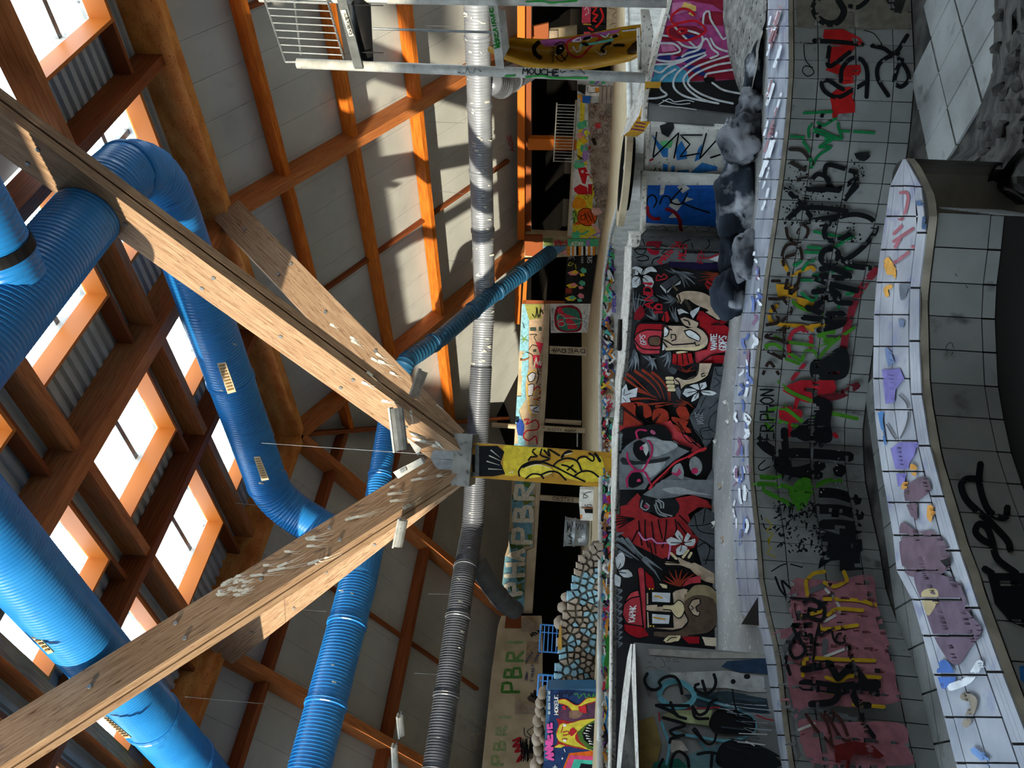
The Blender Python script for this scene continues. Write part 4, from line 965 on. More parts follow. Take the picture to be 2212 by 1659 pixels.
# ================================================================== FLOODLIGHTS AND WIRES
def flood(lab, c, L, wdt, d, ang, mt='steel'):
    """half-round housing; c centre px, L length px, ang image direction"""
    t = thing('floodlight', lab, 'floodlight', pd(*c, d), 'floodlights on the struts')
    ax = (UAX * -math.sin(ang) + DAX * math.cos(ang)); sdv = (UAX * math.cos(ang) + DAX * math.sin(ang)); s_ = d / F
    C0 = pd(*c, d); rows_ = []
    for k_ in range(9):
        a = math.pi * k_ / 8; o_ = sdv * (math.sin(a) * wdt * s_) + FWD * (-math.cos(a) * wdt * .9 * s_); rows_.append([C0 - ax * L / 2 * s_ + o_, C0 + ax * L / 2 * s_ + o_])
    mb = MB(); mb.grid(rows_); mb.add([r[0] for r in rows_], [tuple(range(9))]); mb.add([r[1] for r in rows_], [tuple(range(8, -1, -1))]); mb.build('housing', mt, t)
    MB().hexa([C0 - ax * (L / 2 + 3) * s_ - sdv * 3 * s_ - FWD * wdt * s_, C0 + ax * (L / 2 + 3) * s_ - sdv * 3 * s_ - FWD * wdt * s_, C0 + ax * (L / 2 + 3) * s_ - sdv * 3 * s_ + FWD * wdt * s_, C0 - ax * (L / 2 + 3) * s_ - sdv * 3 * s_ + FWD * wdt * s_,
               C0 - ax * (L / 2 + 3) * s_ + sdv * 1 * s_ - FWD * wdt * s_, C0 + ax * (L / 2 + 3) * s_ + sdv * 1 * s_ - FWD * wdt * s_, C0 + ax * (L / 2 + 3) * s_ + sdv * 1 * s_ + FWD * wdt * s_, C0 - ax * (L / 2 + 3) * s_ + sdv * 1 * s_ + FWD * wdt * s_]).build('lens_frame', 'whitemetal', t, fix=True)
    MB().tube([C0, C0 + sdv * wdt * .2 * s_ - ax * 14 * s_ + FWD * .3], .02, 8).build('bracket', 'steel', t)
flood('rounded floodlight hanging on the upper strut, its barrel facing down', (850, 928), 92, 27, 10.9, math.pi / 2 - .12)
flood('floodlight with pale reflector behind the upper strut', (897, 828), 62, 18, 12.2, math.pi / 2 + .35, 'whitemetal')
flood('floodlight below the lower strut with open white face', (858, 1150), 58, 18, 11.2, math.pi / 2 + .2, 'whitemetal')
flood('small white floodlight on the shaded left roof, upper of the pair', (862, 1568), 42, 11, 12.5, math.pi / 2 - .1, 'whitemetal')
flood('small white floodlight on the shaded left roof, lower of the pair', (850, 1638), 52, 10, 12.3, math.pi / 2 - .05, 'whitemetal')
bx_ = thing('ballast_box', 'white rectangular ballast box on the lower strut beside the column head', 'box', pd(885, 1010, 11.3))
MB().plate([pd(x, y, 11.35) for x, y in ((849, 1020), (909, 989), (915, 1001), (860, 1034))], V((0, 1, 0)), .18).build('housing', 'whitemetal', bx_, fix=True)
MB().plate([pd(x, y, 11.33) for x, y in ((863, 1016), (876, 1009), (879, 1016), (866, 1023))], V((0, 1, 0)), .02).build('grille', 'steel', bx_, fix=True)
MB().plate([pd(x, y, 11.5) for x, y in ((877, 944), (910, 968), (903, 985), (894, 972))], V((0, 1, 0)), .03).build('cover_plate', 'whitemetal', bx_, fix=True)
WIRES = [((565, 957, 12.5), (930, 982, 11.9), 'long thin wire running from the blue duct to the column head'), ((510, 1087, 12.8), (575, 1093, 13.5), 'thin wire above the lower ring beam'), ((655, 1317, 15), (705, 1321, 13.4), 'hanger wire left of the thick blue duct'),
         ((922, 263, 16.0), (1004, 266, 16.6), 'hanger wire of the grey duct nearest the white pole'), ((950, 413, 17), (1012, 420, 17.4), 'second hanger wire of the grey duct from the white pole'), ((962, 562, 18), (1022, 568, 18.2), 'third hanger wire of the grey duct from the white pole'),
         ((918, 55, 15), (996, 58, 15.4), 'hanger wire of the grey duct right of the white pole'), ((925, 1283, 15.5), (975, 1284, 15), 'hanger wire of the dark grey duct nearest the column'), ((895, 1454, 14), (952, 1458, 13.8), 'hanger wire of the dark grey duct near the lower edge'), ((400, 1505, 10.5), (580, 1521, 14), 'long slack wire below the lower strut')]
for (x0, y0, d0), (x1, y1, d1), lab in WIRES:
    w_ = MB().tube([pd(x0, y0, d0), pd(x1, y1, d1)], .0035 if d0 > 13 else .005, 6).build('hanger_wire', 'steel'); tagit(w_, lab, 'wire')
# small litter on the ledge
LIT = [((1545, 1132), 'crumpled white paper leaning at the foot of the grey portrait'), ((1559, 1050), 'small brown can lid on the ledge under the portrait'), ((1548, 955), 'folded white paper against the mural foot'), ((1576, 912), 'white scrap on the ledge below the red leaves'),
       ((1940, 1510), 'white rag caught on the channel floor by the near wall'), ((2050, 1218), 'small black stub lying on the near tiled edge'), ((1570, 870), 'tiny white scrap on the ledge near the knife hand'), ((1565, 1165), 'pale stone chip on the ledge below the grey hair bun')]
for i, ((x, y), lab) in enumerate(LIT):
    z = ZF + .02 if x < 1700 else (ZCH + .06 if x < 2000 else ZC + .02)
    P = pz(x, y, z); mb = MB(); r = .045 if x < 1700 else (.06 if x < 2000 else .028)
    q = [P + V((r * math.cos(a) * (1.3 if k_ % 2 else .8), r * .7 * math.sin(a), r * (.9 if k_ in (1, 3) else .1))) for k_, a in enumerate((0.2, 1.4, 2.6, 3.7, 5.0))]
    mb.add(q + [P + ZU * .01 - V((0, .02, 0))], [(0, 1, 5), (1, 2, 5), (2, 3, 5), (3, 4, 5), (4, 0, 5)])
    o = mb.build('litter', 'black' if 'black' in lab else ('stone' if 'stone' in lab or 'brown' in lab else 'paper')); tagit(o, lab, 'litter', 'litter on the pool edges')
vent(dP1, ((470, 785), (488, 782), (511, 846), (493, 851)), 11.6, ''); vent(dP1, ((549, 987), (562, 986), (582, 1036), (566, 1038)), 12.6, '')
vent(dS, ((37, 1342), (55, 1342), (118, 1408), (106, 1412)), 8.85, ''); vent(dS, ((221, 1546), (234, 1548), (285, 1592), (272, 1594)), 10.4, '')
# ================================================================== GRAFFITI AND MURALS (paint traced on the built walls)
BK = '#0e1013'
# ---- tiled graffiti wall
p = Paint([o for o in wallG.children], cell=3.2, maxd=.25)
p.at(1600, 0, 3.614)
p.poly('#6b675f', [(425, 0), (1450, 0), (1440, 235), (800, 232), (440, 215)])
p.many('#15171a', 52, [[(760, 0), (805, 90), (760, 170), (680, 185), (600, 140), (570, 60), (600, 0)]])
p.poly('#2a2a2b', [(1130, 0), (1290, 0), (1250, 110), (1180, 100)]); p.stroke('#15171a', 36, [(850, 50), (910, 60), (960, 30), (990, 0)])
p.polys('#a31a1a', [[(650, 235), (800, 230), (930, 300), (960, 345), (860, 370), (700, 345), (640, 290)], [(680, 370), (880, 360), (900, 400), (720, 480), (800, 520), (930, 500), (940, 560), (880, 650), (800, 660), (720, 620), (780, 590), (660, 550), (700, 500)], [(690, 740), (760, 690), (860, 680), (890, 760), (890, 880), (760, 890), (740, 930), (715, 920), (710, 830)]])
p.many(BK, 34, [[(570, 320), (760, 330), (950, 350)], [(690, 370), (688, 520), (850, 410)], [(780, 640), (790, 540), (860, 460), (940, 470), (985, 560), (980, 760)], [(980, 640), (880, 700), (760, 760), (660, 720), (630, 650), (680, 630), (760, 680), (800, 700)], [(1020, 360), (1110, 380), (1200, 420), (1300, 280)], [(1230, 420), (1130, 460), (1070, 520), (1070, 620), (1150, 750)], [(1230, 460), (1290, 540), (1310, 620), (1250, 680), (1200, 640), (1220, 540), (1260, 470)]])
p.many(BK, 8, [[(470, 330), (560, 345), (620, 300)], [(490, 350), (500, 460), (540, 520), (570, 570), (520, 600), (480, 560), (500, 520), (560, 530)], [(960, 240), (1040, 270), (1100, 350)]])
p.many('#127040', 22, [[(490, 885), (600, 880), (710, 875)], [(530, 1080), (530, 1000), (590, 960), (650, 980), (740, 930), (760, 1000), (770, 1080), (600, 1010), (580, 1030), (720, 1085)], [(380, 1065), (560, 1080), (790, 1085)], [(780, 1025), (900, 1030), (1040, 1040)], [(480, 1100), (530, 1180), (550, 1310)], [(550, 1310), (600, 1220), (700, 1150), (610, 1150), (720, 1090)]])
for q in ((630, 905), (610, 990), (595, 1060)): p.stroke(BK, 34, [q, (q[0] + 4, q[1] + 2)])
p.many('#2a2422', 30, [[(380, 1165), (480, 1180), (560, 1280)], [(390, 1270), (500, 1330)], [(400, 1410), (530, 1390)]])
p.many(BK, 36, [[(650, 1370), (670, 1290), (780, 1310), (900, 1350)], [(650, 1370), (740, 1480), (900, 1400), (850, 1500)], [(540, 1420), (600, 1360), (680, 1400), (660, 1480), (560, 1480)]])
p.poly('#1a1b1d', [(880, 1200), (990, 1190), (1010, 1220), (960, 1260), (900, 1240)], smooth=True); p.speck(BK, (330, 1250, 560, 1510), 40, 1); p.speck(BK, (860, 1250, 960, 1380), 20, 2)
p.at(1600, 400, 3.614)
p.polys('#b5851f', [[(270, 770), (440, 775), (430, 870), (560, 900), (560, 960), (480, 980), (420, 900), (290, 880)]]); p.many('#b5851f', 30, [[(310, 570), (360, 660)], [(400, 700), (540, 640), (570, 660)], [(280, 940), (220, 1000), (240, 1070), (300, 1080)], [(300, 1090), (480, 1100), (560, 1130)], [(540, 1100), (660, 1090)], [(450, 920), (540, 900), (560, 960)]])
p.many('#127040', 24, [[(570, 360), (720, 390), (880, 400)], [(520, 480), (620, 490)], [(500, 520), (620, 525)], [(480, 660), (520, 600), (600, 580)], [(420, 630), (470, 590)], [(740, 480), (860, 400)], [(470, 740), (560, 740), (640, 730)], [(820, 850), (930, 830)], [(470, 840), (560, 900), (600, 800)], [(760, 930), (760, 960)], [(560, 700), (650, 690), (800, 650), (1000, 640)]])
p.many('#7d2430', 58, [[(1050, 660), (960, 770), (880, 920), (850, 1020), (820, 1120), (800, 1250), (770, 1420), (730, 1500)]]); p.many('#9a2432', 32, [[(480, 1110), (400, 1150), (370, 1240), (380, 1330)], [(460, 1110), (540, 1180), (540, 1260)], [(490, 1400), (400, 1510)]])
p.many('#3f7a1e', 26, [[(380, 890), (470, 960), (640, 1000)], [(190, 1250), (260, 1240), (330, 1280), (470, 1370)], [(190, 1250), (240, 1310), (450, 1390)], [(260, 1180), (360, 1220), (560, 1250)], [(480, 1360), (490, 1300), (560, 1290), (600, 1360), (560, 1420)], [(880, 1110), (700, 1240), (560, 1400)]]); p.poly('#3f7a1e', [(590, 1160), (740, 1110), (720, 1230), (600, 1260)])
p.many('#241a16', 25, [[(350, 330), (370, 410), (440, 440), (500, 410), (520, 340), (480, 300)], [(440, 370), (470, 310)], [(330, 620), (320, 540), (350, 470), (410, 455), (460, 490), (475, 570)], [(350, 555), (440, 530)], [(455, 690), (440, 760), (390, 800), (340, 800)], [(370, 680), (345, 800)], [(240, 745), (300, 745)], [(210, 885), (330, 880), (440, 800)], [(330, 890), (390, 980), (320, 1060)], [(240, 940), (290, 1060), (190, 1090)], [(370, 1110), (270, 1140), (190, 1180), (280, 1200), (360, 1230)], [(330, 1110), (340, 1230)], [(180, 1280), (260, 1320), (330, 1350), (330, 1280)], [(170, 1470), (220, 1380), (290, 1470)]])
p.many(BK, 40, [[(520, 30), (660, 30), (760, 40)], [(380, 60), (460, 140), (540, 240)], [(360, 260), (430, 200), (520, 110)], [(500, 170), (640, 175), (820, 200)], [(840, 380), (760, 420), (670, 420), (645, 360), (680, 290), (780, 240), (900, 225), (1010, 260), (1050, 330), (1000, 420), (900, 520), (790, 590)], [(480, 290), (620, 260), (760, 240)], [(900, 0), (800, 120), (790, 230)]])
p.many(BK, 46, [[(700, 490), (640, 510), (620, 570), (660, 610), (740, 590), (750, 520), (690, 485)], [(760, 560), (860, 620), (1000, 640)], [(620, 650), (700, 640), (840, 700), (780, 720), (620, 700)], [(560, 720), (700, 770), (900, 820)], [(560, 830), (700, 820), (760, 870), (640, 900), (560, 960), (520, 960)], [(700, 790), (740, 900), (850, 920)], [(480, 1030), (620, 1040), (780, 1000), (780, 1080), (600, 1130)], [(510, 950), (650, 1010)]])
p.poly(BK, [(640, 980), (790, 980), (790, 1080), (650, 1090)]); p.poly('#14171a', [(540, 1380), (640, 1350), (740, 1270), (820, 1280), (840, 1420), (780, 1510), (560, 1510)], smooth=True)
p.speck(BK, (320, 20, 760, 330), 120, 3); p.speck(BK, (820, 280, 930, 450), 24, 4)
p.at(1600, 820, 3.614)
p.polys('#9c1a26', [[(300, 60), (460, 0), (720, 0), (740, 60), (700, 130), (560, 190), (460, 160), (330, 90)], [(290, 210), (440, 200), (480, 260), (440, 330), (330, 330), (290, 290)]]); p.many('#9c1a26', 34, [[(440, 90), (420, 200), (360, 260)], [(380, 340), (370, 440)], [(720, 430), (740, 450)]])
p.stroke('#5a1a22', 56, [(900, 40), (760, 120), (600, 140)])
p.many('#3f7a1e', 30, [[(290, 10), (380, 90), (540, 160)], [(200, 250), (210, 300), (330, 330), (480, 390)], [(180, 340), (240, 400)], [(200, 240), (330, 220), (470, 320)], [(560, 290), (690, 260), (900, 300)]])
p.word(BK, 13, 'ERIPHON', (250, 470), (0, -46), (-105, 0), .38)
p.poly('#0d0f12', [(560, 130), (700, 180), (690, 330), (700, 480), (600, 500), (470, 480), (400, 420), (480, 330), (560, 250)], smooth=True)
p.many('#0d0f12', 56, [[(330, 400), (340, 540), (370, 740)], [(400, 430), (480, 410), (560, 440)]]); p.many('#0d0f12', 78, [[(140, 480), (200, 540), (300, 590), (420, 580), (640, 590), (840, 610)], [(290, 640), (300, 700), (420, 730), (620, 680)], [(400, 740), (600, 760)], [(600, 900), (740, 910), (900, 960)], [(580, 1030), (760, 1035), (920, 1080)], [(630, 1150), (760, 1150), (900, 1170)]]); p.stroke('#0d0f12', 105, [(755, 715), (765, 725)])
p.polys('#0f1216', [[(600, 1180), (760, 1230), (860, 1240), (900, 1330), (780, 1420), (600, 1440), (640, 1340)], [(760, 1180), (930, 1200), (945, 1500), (760, 1510)]])
p.many('#347018', 36, [[(150, 760), (300, 770)], [(130, 830), (200, 900), (320, 960), (440, 1030)], [(140, 830), (330, 850), (440, 900)], [(560, 860), (660, 810), (770, 800)]]); p.poly('#347018', [(440, 800), (520, 790), (570, 860), (540, 920), (480, 1040), (440, 1030), (370, 920)], smooth=True)
p.speck(BK, (250, 980, 620, 1360), 150, 5, 12, 20); p.many(BK, 10, [[(150, 1080), (180, 1180), (230, 1190)], [(180, 640), (130, 690), (150, 720), (220, 690)], [(230, 1510), (340, 1455), (470, 1480)]]); p.many('#9a8a20', 9, [[(190, 1110), (230, 1160), (195, 1200), (240, 1230), (200, 1270)], [(230, 1320), (200, 1370), (260, 1400)]])
p.speck('#b5b6b4', (420, 560, 900, 900), 24, 6, 6, 10); p.poly('#4a4e52', [(1880 - 880, 0), (1030, 0), (1030, 10)])
p.at(1600, 1239, 3.614)
p.polys('#8a5a64', [[(400, 80), (520, 60), (700, 80), (1000, 30), (1050, 260), (1100, 420), (1180, 720), (1200, 900), (1230, 1010), (900, 1060), (600, 1040), (400, 1080), (340, 900), (330, 750), (400, 560), (300, 540), (280, 480), (400, 430), (380, 250)], [(450, 1160), (700, 1180), (1230, 1190), (1290, 1390), (1320, 1510), (620, 1510), (500, 1450), (460, 1300)]], smooth=True)
p.many('#55575a', 44, [[(290, 760), (340, 600), (420, 500)], [(330, 850), (360, 1000), (400, 1090), (560, 1090), (880, 1150)], [(380, 1150), (400, 1300), (440, 1450)], [(520, 170), (640, 120)], [(650, 560), (640, 650)]]); p.many('#b0b0ae', 22, [[(650, 150), (720, 230), (760, 330), (640, 410)], [(640, 680), (820, 610)], [(440, 1240), (560, 1190)]])
p.many('#b08c1c', 30, [[(510, 200), (500, 90), (550, 20), (640, 0)], [(790, 0), (810, 80), (720, 130), (640, 100)], [(640, 230), (900, 240), (1040, 280)], [(670, 360), (740, 310), (940, 320)], [(600, 440), (640, 470), (900, 440)], [(490, 700), (560, 690), (740, 700), (1030, 710)], [(480, 720), (470, 820)], [(650, 830), (760, 860), (840, 820), (1070, 830)], [(620, 930), (740, 960)], [(860, 1040), (1100, 1060)], [(450, 380), (620, 330)]])
p.many(BK, 18, [[(260, 60), (300, 160), (340, 200), (310, 90), (380, 150), (410, 160)], [(380, 225), (520, 235), (600, 260), (660, 260)], [(600, 430), (570, 560), (550, 720)], [(600, 450), (610, 520), (690, 480), (720, 560), (790, 580), (800, 520), (750, 510), (730, 550)]])
p.many(BK, 27, [[(480, 260), (540, 230), (600, 270), (590, 320), (520, 310)], [(600, 250), (640, 300), (620, 400), (480, 360)], [(390, 440), (540, 430)], [(450, 400), (520, 350)], [(450, 500), (400, 560), (370, 620), (400, 690), (460, 680), (490, 620), (440, 540), (400, 470)], [(490, 540), (540, 520), (530, 620), (500, 650)], [(345, 680), (330, 720)], [(350, 740), (370, 810)]])
p.many('#0d0f12', 54, [[(470, 770), (600, 750), (680, 740), (740, 840)], [(740, 840), (840, 760), (900, 800), (980, 900), (1050, 960)], [(530, 1040), (700, 1020), (760, 950), (860, 920)], [(860, 970), (900, 1040), (980, 1050)]]); p.stroke('#0d0f12', 88, [(470, 890), (600, 900), (740, 920), (900, 900), (1040, 890)]); p.stroke('#0d0f12', 36, [(920, 1060), (940, 1180), (1020, 1300)])
p.many('#3a1f1c', 25, [[(490, 1120), (580, 1250), (710, 1380)], [(590, 1100), (660, 1200), (690, 1350)], [(640, 1100), (760, 1300), (830, 1340)], [(690, 1090), (770, 1180), (830, 1330)]]); p.poly('#5a1616', [(710, 1370), (860, 1330), (1000, 1360), (1100, 1450), (1060, 1470), (860, 1430), (820, 1510), (720, 1510)])
p.build('graffiti', wallG)
# ---- stains on the two tiled copings
p = Paint([o for o in cop2.children], cell=3.2, maxd=.4); p.at(1600, 400, 3.614)
p.many('#a3646f', 26, [[(1250, 60), (1300, 60), (1310, 120), (1270, 260), (1210, 240)], [(1200, 380), (1260, 320)], [(1200, 440), (1350, 340)], [(1200, 500), (1250, 420)], [(1200, 610), (1310, 530), (1350, 480)]])
p.poly('#d8a050', [(1120, 600), (1160, 560), (1190, 600), (1220, 680), (1210, 740), (1190, 700), (1150, 700)], smooth=True); p.stroke('#d8a050', 34, [(1150, 860), (1140, 810), (1180, 790)]); p.stroke('#4f678c', 40, [(1390, 140), (1450, 160), (1440, 330)])
p.poly('#7a74b0', [(1110, 1440), (1250, 1430), (1290, 1520), (1120, 1520)]); p.poly('#6d7fa6', [(1130, 1240), (1180, 1300), (1210, 1380), (1160, 1420), (1140, 1330)]); p.poly('#66738e', [(1240, 1040), (1290, 1060), (1280, 1110), (1250, 1110)]); p.poly('#6b727d', [(1250, 760), (1320, 770), (1300, 860), (1260, 900)], smooth=True)
p.at(1600, 820, 3.614)
p.polys('#7a74b0', [[(1120, 0), (1280, 0), (1220, 80), (1210, 180), (1140, 190)], [(1180, 540), (1250, 490), (1390, 490), (1370, 590), (1330, 650), (1290, 800), (1240, 840), (1220, 700)]]); p.poly('#4f7ab0', [(1080, 260), (1130, 240), (1120, 320), (1150, 520), (1130, 500)])
p.stroke('#55585e', 14, [(1250, 120), (1310, 190), (1320, 300), (1280, 420), (1230, 470), (1150, 350)])
p.polys('#6a5864', [[(1290, 860), (1440, 760), (1500, 860), (1400, 960), (1390, 1100), (1340, 1060)], [(1260, 1130), (1400, 1190), (1500, 1180), (1600, 1260), (1650, 1400), (1580, 1520), (1300, 1510)]], smooth=True); p.polys('#c9924a', [[(1280, 800), (1320, 800), (1310, 850), (1270, 860)], [(1480, 960), (1520, 1000), (1500, 1120), (1470, 1080)], [(1340, 660), (1390, 680), (1380, 760), (1350, 740)]], smooth=True)
p.at(1600, 1239, 3.614)
p.poly('#675868', [(1380, 0), (1700, 60), (1800, 300), (1900, 440), (1800, 600), (1700, 720), (1560, 560), (1460, 300)], smooth=True); p.poly('#4a6db0', [(1580, 680), (1640, 690), (1700, 820), (1640, 880), (1590, 900), (1550, 760)], smooth=True); p.poly('#b0a07c', [(1430, 150), (1540, 120), (1560, 200), (1480, 330)], smooth=True); p.stroke('#cdd3dc', 60, [(1660, 890), (1800, 830), (1890, 700)]); p.stroke('#8d8478', 60, [(1760, 960), (1840, 1000), (1780, 1180)]); p.stroke('#6f8fc0', 50, [(1840, 1380), (1960, 1480)])
p.build('paint_stains', cop2)
p = Paint([o for o in cop1.children], cell=3.2, maxd=.4); p.at(0, 0, 1)
rd = random.Random(5)
for i in range(46):
    y = rd.uniform(520, 1150); x = interp(C1B, y) + rd.uniform(6, 34); L_ = rd.uniform(6, 18)
    p.stroke(rd.choice(['#5f6fa6', '#8a6a84', '#dfe4ec', '#e6ebf2', '#6b7fb8']), rd.uniform(3, 7), [(x, y), (x + rd.uniform(-4, 6), y + L_), (x + rd.uniform(-6, 6), y + L_ * 2)])
for i in range(26):
    y = rd.uniform(0, 420); x = interp(C1B, y) + rd.uniform(8, 36); p.stroke(rd.choice(['#e6ebf2', '#dfe4ec', '#a07a80']), rd.uniform(3, 7), [(x, y), (x - 6, y + 22), (x - 14, y + 44)])
p.build('paint_stains', cop1)
# ---- near inner wall: black spray
p = Paint([o for o in wallN.children] + [nearfloor], cell=4, maxd=.4); p.at(1600, 820, 3.614)
p.many('#0b0d12', 54, [[(1870, 660), (1860, 800), (1900, 960), (1960, 1050), (2060, 1080), (2080, 1000)], [(1860, 780), (1760, 780), (1720, 830), (1760, 940), (1860, 1040), (1960, 1130), (2080, 1260), (2100, 1330)], [(1960, 1290), (1880, 1250), (1830, 1190), (1860, 1130), (1920, 1160), (1960, 1260), (2000, 1400), (2150, 1518)], [(1900, 1480), (1960, 1518)]])
p.at(1600, 1239, 3.614); p.poly('#0b0d12', [(1920, 0), (2212, 0), (2212, 430), (2100, 380), (1980, 240)]); p.poly('#1f5f9e', [(2170, 730), (2212, 720), (2212, 860), (2180, 830)])
p.at(1600, 400, 3.614); p.many('#3a3d40', 6, [[(1610, 1310), (1600, 1260), (1640, 1230), (1660, 1290), (1640, 1330)], [(1670, 690), (1685, 710)], [(1730, 760), (1770, 805)]])
p.build('graffiti', wallN)
# ---- big mural
p = Paint([mface, fB3], cell=5, maxd=.5)
TAN, TAN2, RED, RED2, GR, GR2, WH = '#b9a48f', '#d2c29a', '#92121c', '#ae3742', '#6a7178', '#4a5057', '#c3c8cd'
OL = lambda w, l, **k: p.many('#0b0c0e', w, l, **k)
p.at(1300, 520, 5.924)
p.poly('#5c6064', [(395, -60), (1580, -60), (1540, 250), (1380, 290), (860, 280), (640, 330), (395, 330)])
OL(14, [[(420, 60), (430, 140), (500, 180), (560, 140), (540, 30), (520, -20)], [(740, 50), (840, 90), (760, 160), (830, 170)], [(1010, 90), (1050, 20), (1130, -10)], [(1150, 40), (1190, 160), (1290, 130), (1380, 60), (1360, -10)], [(440, 220), (560, 190), (600, 240), (520, 260), (460, 250)], [(640, 300), (660, 240), (740, 210)]])
p.poly('#8a1226', [(570, 20), (690, 10), (780, 20), (740, 70), (730, 170), (640, 180), (580, 120)], smooth=True)
p.poly('#1c1438', [(850, 270), (1500, 290), (1550, 380), (1200, 370), (860, 330)]); p.poly('#b9bcc0', [(1370, 240), (1490, 190), (1540, 190), (1500, 280)])
p.word('#b01c2c', 17, 'PRISMA', (770, 300), (36, -40), (-62, -26), .3); p.word('#b01c2c', 15, 'MCB', (1060, 250), (10, -52), (-100, -20), .3); p.word('#9c1828', 13, 'FEE', (1290, 290), (6, -46), (-70, -10), .3); p.stroke('#9c1828', 16, [(1280, 230), (1380, 220), (1500, 170)])
# leaves, left group
for c, tips in (((470, 1010), [(400, 640), (440, 640), (480, 680), (520, 720), (560, 760), (600, 830)]), ((700, 760), [(420, 740), (470, 700), (560, 690), (640, 680)]), ((930, 760), [(700, 700), (760, 690), (820, 680), (860, 680), (790, 800), (860, 840)]), ((980, 420), [(1170, 430), (1200, 480), (1190, 560), (1120, 600), (1060, 600), (800, 370), (880, 360)]), ((700, 1000), [(560, 940), (600, 860), (640, 880), (720, 900)]), ((960, 1020), [(860, 860), (900, 840), (940, 860)])):
    p.fan([GR, GR2], 44, c, tips)
for c, tips in (((420, 1400), [(330, 1659), (370, 1659), (420, 1659), (470, 1640), (340, 1560)]), ((640, 1520), [(520, 1460), (560, 1450), (600, 1460), (690, 1490), (560, 1620), (640, 1650), (700, 1640)]), ((860, 1420), [(740, 1480), (770, 1540), (800, 1600), (850, 1620), (880, 1540)])): p.fan([GR, GR2, '#7d858c'], 48, c, tips)
p.polys(WH, [[(390, 345), (440, 335), (520, 370), (495, 440), (390, 430)], [(500, 440), (560, 360), (640, 338), (705, 405), (620, 400), (545, 440)], [(510, 470), (560, 445), (640, 480), (665, 540), (640, 605), (560, 600), (530, 540)], [(480, 470), (495, 560), (440, 605), (390, 605), (390, 480)]], smooth=True)
OL(8, [[(500, 450), (440, 380)], [(510, 450), (550, 380)], [(510, 460), (585, 520)], [(480, 470), (420, 530)], [(495, 480), (480, 560)]]); OL(26, [[(470, 430), (520, 480)]])
p.poly('#b01c2c', [(565, 545), (640, 540), (630, 580), (580, 570)])
p.poly('#3e4148', [(740, 560), (940, 430), (1005, 505), (820, 640)]); p.poly(WH, [(735, 590), (815, 690), (822, 640), (745, 570)]); p.poly('#a4aab0', [(830, 650), (1010, 510), (1012, 560), (900, 590), (835, 690)]); OL(12, [[(740, 560), (940, 430), (1010, 510), (1010, 560), (820, 695), (735, 590), (740, 560)], [(820, 640), (1005, 505)]], raw=True)
p.many('#b0202c', 14, [[(690, 500), (710, 440), (760, 470), (790, 430), (835, 480), (760, 505), (690, 515)]])
p.word('#b01c2c', 20, 'ANDI', (655, 870), (-4, -74), (-112, -10), .32); p.word('#b01c2c', 24, '10', (770, 930), (0, -60), (-100, 0), .5); p.poly('#7e1420', [(410, 1000), (420, 920), (500, 830), (550, 930), (480, 1010)], smooth=True)
p.polys('#8a1f22', [[(1310, 560), (1340, 500), (1400, 490), (1500, 620), (1510, 740), (1440, 690), (1370, 650)], [(1370, 480), (1460, 440), (1500, 560), (1440, 540)]], smooth=True); p.fan('#70301c', 26, (1480, 430), [(1240, 420), (1250, 470), (1230, 520), (1290, 400), (1340, 400)]); OL(14, [[(1330, 560), (1480, 640)], [(1360, 510), (1490, 600)]])
# skirt flower, shirt, cap, face, arm
p.poly('#9c1a1c', [(905, 1430), (1145, 1420), (1165, 1545), (1040, 1590), (895, 1560)]); OL(14, [[(960, 1430), (960, 1560)], [(1020, 1425), (1040, 1570)], [(1080, 1420), (1110, 1550)]]); p.fan('#6a2618', 26, (1080, 1659), [(960, 1620), (1000, 1590), (1180, 1580), (1190, 1640)])
p.poly(RED, [(1200, 1000), (1240, 900), (1290, 900), (1390, 980), (1500, 1010), (1540, 980), (1610, 970), (1610, 1030), (1540, 1060), (1625, 1100), (1640, 1200), (1590, 1400), (1400, 1440), (1560, 1430), (1550, 1550), (1200, 1545), (1170, 1400), (1340, 1370), (1370, 1240), (1300, 1120), (1240, 1080)])
p.poly(RED2, [(1390, 1200), (1605, 1230), (1580, 1400), (1390, 1440), (1400, 1500), (1205, 1545), (1180, 1405), (1350, 1380)])
p.poly(TAN, [(955, 690), (1040, 648), (1200, 648), (1340, 690), (1480, 800), (1540, 900), (1530, 980), (1500, 1010), (1420, 980), (1310, 915), (1350, 900), (1200, 840), (1100, 760), (1040, 770), (1000, 830), (960, 790), (945, 730)], smooth=True)
OL(15, [[(955, 690), (1040, 648), (1200, 648), (1340, 690), (1480, 800), (1545, 900), (1530, 990), (1495, 1012), (1420, 980), (1310, 915)], [(1350, 895), (1200, 835), (1100, 765)], [(950, 740), (1000, 830)], [(975, 700), (1000, 790)], [(1500, 850), (1470, 870), (1480, 912), (1510, 890)]]); p.stroke('#3a342c', 40, [(1060, 770), (1125, 880)]); p.stroke('#5e5240', 24, [(905, 585), (955, 640)])
p.polys(WH, [[(960, 880), (1010, 870), (1060, 900), (1110, 930), (1040, 920), (980, 945)], [(1125, 905), (1250, 850), (1230, 900), (1160, 990), (1125, 940)]])
p.poly(RED, [(430, 1110), (480, 1045), (780, 1045), (805, 1060), (780, 1140), (560, 1150), (420, 1240)]); p.poly(RED2, [(410, 1240), (450, 1180), (560, 1130), (780, 1130), (745, 1430), (520, 1425), (435, 1360)]); p.poly('#5a4838', [(590, 1270), (610, 1215), (735, 1212), (740, 1315), (610, 1312)])
